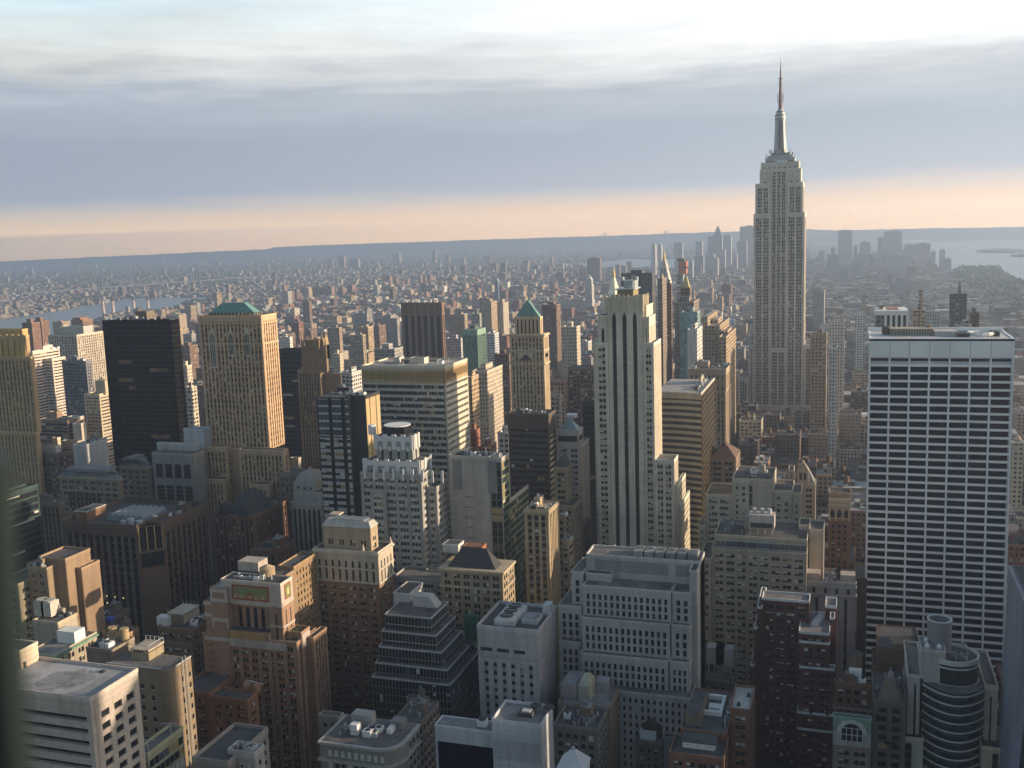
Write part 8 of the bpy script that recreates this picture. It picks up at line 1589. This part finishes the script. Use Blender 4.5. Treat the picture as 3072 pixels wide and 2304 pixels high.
# a few details on particular towers
gt = next(m_ for m_ in MID if m_['short'] == 'green glass tower'); x0, x1, y0, y1, _, z = gt['b'][0]; off = tuple(gt['o'].location); k = MB(); k.box(x0-.3, x1+.3, y0-.3, y1, z-5, z+1); 
for i in range(13): k.box(x0+(x1-x0)*i/12-.3, x0+(x1-x0)*i/12+.3, y0-.4, y0, 0, z-5)
for i in range(9): k.box(x1, x1+.5, y0+(y1-y0)*i/8-.35, y0+(y1-y0)*i/8+.35, 0, z-5)
k.obj('green_frame', stone((.22, .34, .28), .6), gt['o'], off)
gc = next(m_ for m_ in MID if m_['short'] == 'gold capped brown tower'); x0, x1, y0, y1, _, z = gc['b'][0]; k = MB(); k.hip(x0+1, x1-1, y0+1, y1-1, z, z+13, 3); k.obj('gold_cap', stone((.5, .42, .2)), gc['o'], tuple(gc['o'].location))
wf = next(m_ for m_ in MID if m_['short'] == 'white framed black tower'); x0, x1, y0, y1, _, z = wf['b'][0]; off = tuple(wf['o'].location); k = MB(); x2 = at_y(*sp('D', 1245, 1215), y0)[0]; xm = at_y(*sp('D', 1065, 1215), y0)[0]
k.box(xm, x2, y0-.5, y1-6, 0, z-2); k.obj('dark_front', GD, wf['o'], off); k = MB(); k.box(x0-.5, x2+.5, y0-1.4, y1-5, z-2, z+1.5)
for i in range(5): xx = xm+(x2-xm)*i/4; k.box(xx-.9, xx+.9, y0-1.5, y0-.4, 0, z-2)
k.obj('white_frame', WHITE, wf['o'], off); k = MB(); k.box(x0+8, x2-6, y0+6, y1-10, z+1.5, z+1.7); k.obj('roof_well', RUST, wf['o'], off)
tg = next(m_ for m_ in MID if m_['short'] == 'teal glass tower'); x0, x1, y0, y1, _, z = tg['b'][0]; k = MB(); k.box(x0+.2, x1-.2, y0-.3, y0+.2, z-60, z-.5); k.obj('glass_front', glass((.2, .34, .36), .15, .8), tg['o'], tuple(tg['o'].location))
ps = next(m_ for m_ in MID if m_['short'] == 'plain white slab'); x0, x1, y0, y1, _, z = ps['b'][0]; k = MB(); k.box(x0-.1, x1, y0-.4, y0+.1, 0, z+.4); k.obj('blank_wall', stone((.5, .48, .46)), ps['o'], tuple(ps['o'].location))
FORM = lambda h, w_: 'slab' if h > 85 else ('mid-rise block' if h > 45 else ('loft building' if h > 26 else 'low building'))
for i in IND:
    f = FILL[i]; fb = FB(); x0, x1, y0, y1, _, z = f['b'][0]; off = ((x0+x1)/2, (y0+y1)/2, 0); r = random.Random(i)
    nm = 'office_building' if z > 45 else 'loft_building' if z > 24 else 'row_house'
    root = bpy.data.objects.new(nm, None); root.location = off; COL.objects.link(root)
    fb.bx(x0, x1, y0, y1, 0, z, f['col'], f['a']); fb.obj('body', root, off)
    if y0 < 2200:
        k = MB(); e = .45
        for q in ((x0-.15, x1+.15, y0-.15, y0+e), (x0-.15, x0+e, y0+e, y1-e), (x1-e, x1+.15, y0+e, y1-e), (x0-.15, x1+.15, y1-e, y1+.15)): k.box(*q, z-.2, z+1.0)
        k.obj('parapet', stone(tuple(min(.6, round(q*1.3, 2)) for q in f['col'])), root, off)
        w_, d_ = x1-x0, y1-y0; k = FB(); a = r.uniform(.1, .5); k.bx(x0+w_*a, x0+w_*(a+.3), y0+d_*.4, y0+d_*.7, z-.1, z+r.uniform(3, 5), tuple(q*r.uniform(.8, 1.3) for q in f['col']), f['a']); k.obj('bulkhead', root, off)
        if z > 24 and r.random() < .6 and y0 < 1600:
            tx, ty = x0+w_*r.uniform(.2, .8), y0+d_*r.uniform(.2, .4); k = MB(); k.cyl(tx, ty, 2.2, z+3.6, z+8, 12); k.cyl(tx, ty, 2.4, z+8, z+9.8, 12, 1, .1)
            for p, q in ((1, 1), (1, -1), (-1, 1), (-1, -1)): k.bar((tx+p*1.5, ty+q*1.5, z), (tx+p*1.5, ty+q*1.5, z+3.7), .15, 1)
            k.obj('water_tank', [WOOD, TAR], root, off)
        for j in range(r.randint(1, 4)):
            k = MB(); px_, py_ = x0+w_*r.uniform(.1, .8), y0+d_*r.uniform(.1, .8); s_ = r.uniform(1.2, 3); k.box(px_, px_+s_, py_, py_+s_*.8, z, z+r.uniform(.9, 2.2)); k.obj('cooling_unit', r.choice([METAL, SILV, TAR, WHITE]), root, off)
    s_ = spot(i) or (*proj((x1, y0, z))[:2], 0)
    tag(root, None, 'building', 'infill buildings of the street grid'); todo.append((root, *autolabel(s_, PAL[f['ci']][0], FORM(z, 0), y0)))
groups = {}
for it in todo: groups.setdefault((it[1], it[2]), []).append(it)
for (d_, rel_), its in groups.items():
    its.sort(key=lambda q: q[3])
    for j, it in enumerate(its):
        if len(its) == 1: lb = '%s standing %s' % (d_.strip(), rel_)
        elif j == 0: lb = 'leftmost %s %s' % (d_.strip(), rel_)
        elif j == len(its)-1: lb = 'rightmost %s %s' % (d_.strip(), rel_)
        else: lb = '%s from left, %s %s' % (ORD[min(j, 15)], d_.strip(), rel_)
        it[0]['label'] = lb
MASS = FB()
for i in sorted(REST):
    f = FILL[i]; x0, x1, y0, y1, _, z = f['b'][0]; MASS.bx(x0, x1, y0, y1, 0, z, f['col'], f['a'])
    r = random.Random(i)
    if y0 < 4200 and r.random() < .7:
        w_, d_ = x1-x0, y1-y0; a = r.uniform(.1, .6); MASS.bx(x0+w_*a, x0+w_*(a+.3), y0+d_*.3, y0+d_*.6, z-.1, z+r.uniform(2.5, 4.5), tuple(q*r.uniform(.8, 1.4) for q in f['col']), r.random())
o = MASS.obj('low_rise_city'); o['kind'] = 'stuff'; o['label'] = 'mass of low rooftops filling the street grid to the bridges'
o = FAR.obj('far_city'); o['kind'] = 'stuff'; o['label'] = 'hazy low city spreading across the river to the horizon'
# unseen avenue towers outside the frame, added and sized for their shadows
k = FB()
for (x0, x1, y0, y1, h) in ((190, 245, 250, 330, 205), (190, 250, 345, 410, 200), (185, 240, 430, 500, 160), (190, 245, 515, 580, 92), (230, 290, 700, 760, 70), (310, 370, 300, 380, 150), (320, 380, 640, 730, 120), (180, 240, 120, 230, 205), (330, 390, 880, 960, 95)): 
    if x0 > 100: k.bx(x0, x1, y0, y1, 0, h, (.3, .28, .26), .4)
o = k.obj('avenue_towers'); o['kind'] = 'stuff'; o['label'] = 'unseen office slabs of the avenue beyond the frame edge, added to cast shadow'

# ------------------------------------------------------------------ trees as a mass
k = MB(); r = random.Random(8)
def clump(x, y, s_, h):
    n = len(k.v); m_ = 7
    for ring_, zz, rr in ((0, .15, .75), (1, .55, 1.0), (2, .9, .6)):
        for i in range(m_): a = 6.283*i/m_+ring_*.4; q = rr*s_*r.uniform(.7, 1.25); k.v.append((x+q*math.cos(a), y+q*math.sin(a), h*zz*r.uniform(.85, 1.15)))
    k.v.append((x, y, h*r.uniform(1, 1.2)))
    for g in (0, 1):
        for i in range(m_): k.f.append((n+g*m_+i, n+g*m_+(i+1) % m_, n+(g+1)*m_+(i+1) % m_, n+(g+1)*m_+i)); k.m.append(0)
    for i in range(m_): k.f.append((n+2*m_+i, n+2*m_+(i+1) % m_, n+3*m_)); k.m.append(0)
def wood(reg, poly, n, s_=6, h=13):
    p = [gp(reg, *q) for q in poly]; xs, ys = [q[0] for q in p], [q[1] for q in p]; c = 0; t_ = 0
    while c < n and t_ < n*20:
        t_ += 1; x, y = r.uniform(min(xs), max(xs)), r.uniform(min(ys), max(ys))
        if inpoly(x, y, p) and not clash(x-3, x+3, y-3, y+3, .5): clump(x, y, s_*r.uniform(.7, 1.5), h*r.uniform(.7, 1.35)); c += 1
wood('B', [(430, 1235), (560, 1180), (1040, 1165), (1050, 1215), (640, 1240)], 420, 7, 17); wood('B', [(130, 1100), (640, 1075), (640, 1110), (150, 1140)], 260); wood('A', [(1510, 1150), (1600, 1125), (1760, 1120), (1700, 1160)], 120)
wood('D', [(1620, 880), (1800, 862), (1990, 868), (2080, 945), (2212, 1005), (2212, 1080), (1800, 1060), (1640, 960)], 700, 11, 24); wood('D', [(1860, 1080), (2212, 1060), (2212, 1300), (1900, 1300)], 300, 8, 22); wood('B', [(0, 730), (2212, 640), (2212, 780), (0, 900)], 6000, 20, 13); wood('A', [(0, 850), (2212, 730), (2212, 980), (0, 1060)], 6500, 17, 13); wood('A', [(600, 1150), (980, 1105), (1020, 1085), (700, 1080), (560, 1120)], 160)
wood('C', [(0, 870), (420, 850), (420, 930), (0, 960)], 200, 8, 14); wood('C', [(560, 900), (960, 870), (960, 910), (600, 930)], 150, 8, 15)
o = k.obj('tree_cover', stone((.045, .06, .028), .95, .1, .5)); o['kind'] = 'stuff'; o['label'] = 'dark green tree cover in parks and streets'

# ------------------------------------------------------------------ glass guard beside the lens and the ledge the camera stands on
def gl_panel():
    k = MB(); pts = []
    D_ = .30
    for (px_, py_) in ((-120, 930), (-14, 1000), (-4, 1200), (8, 1400), (28, 1659), (42, 1800), (-120, 1800)):
        s_ = sp('P', px_*3072/2212, py_*3072/2212); s_ = (px_*3072/2212, py_*3072/2212); pts.append(CP+ray(*s_)*D_)
    n = len(pts); q = [p+FW*.012 for p in pts]; k.v = [tuple(p) for p in pts]+[tuple(p) for p in q]
    k.f = [tuple(range(n)), tuple(range(2*n-1, n-1, -1))]+[(i, (i+1) % n, n+(i+1) % n, n+i) for i in range(n)]; k.m = [0]*len(k.f)
    o = k.obj('glass_guard', stone((.003, .010, .010), .5, .02, .02)); tag(o, 'blurred dark green glass guard edge close to the lens at the frame side', 'glass panel')
gl_panel()

# ------------------------------------------------------------------ air
k = MB(); k.box(-HBOX, HBOX, -HBOX, HBOX, -3, HTOP); hz = k.obj('haze', None); hz['kind'] = 'stuff'
m = bpy.data.materials.new('haze'); m.use_nodes = True; t = NT(m.node_tree); t.n.clear(); v = t.new('ShaderNodeVolumePrincipled'); v.inputs['Color'].default_value = (.56, .69, .90, 1); v.inputs['Density'].default_value = SIG; v.inputs['Anisotropy'].default_value = 0.5
o_ = t.new('ShaderNodeOutputMaterial'); t.l.new(v.outputs[0], o_.inputs['Volume']); hz.data.materials.clear(); hz.data.materials.append(m)
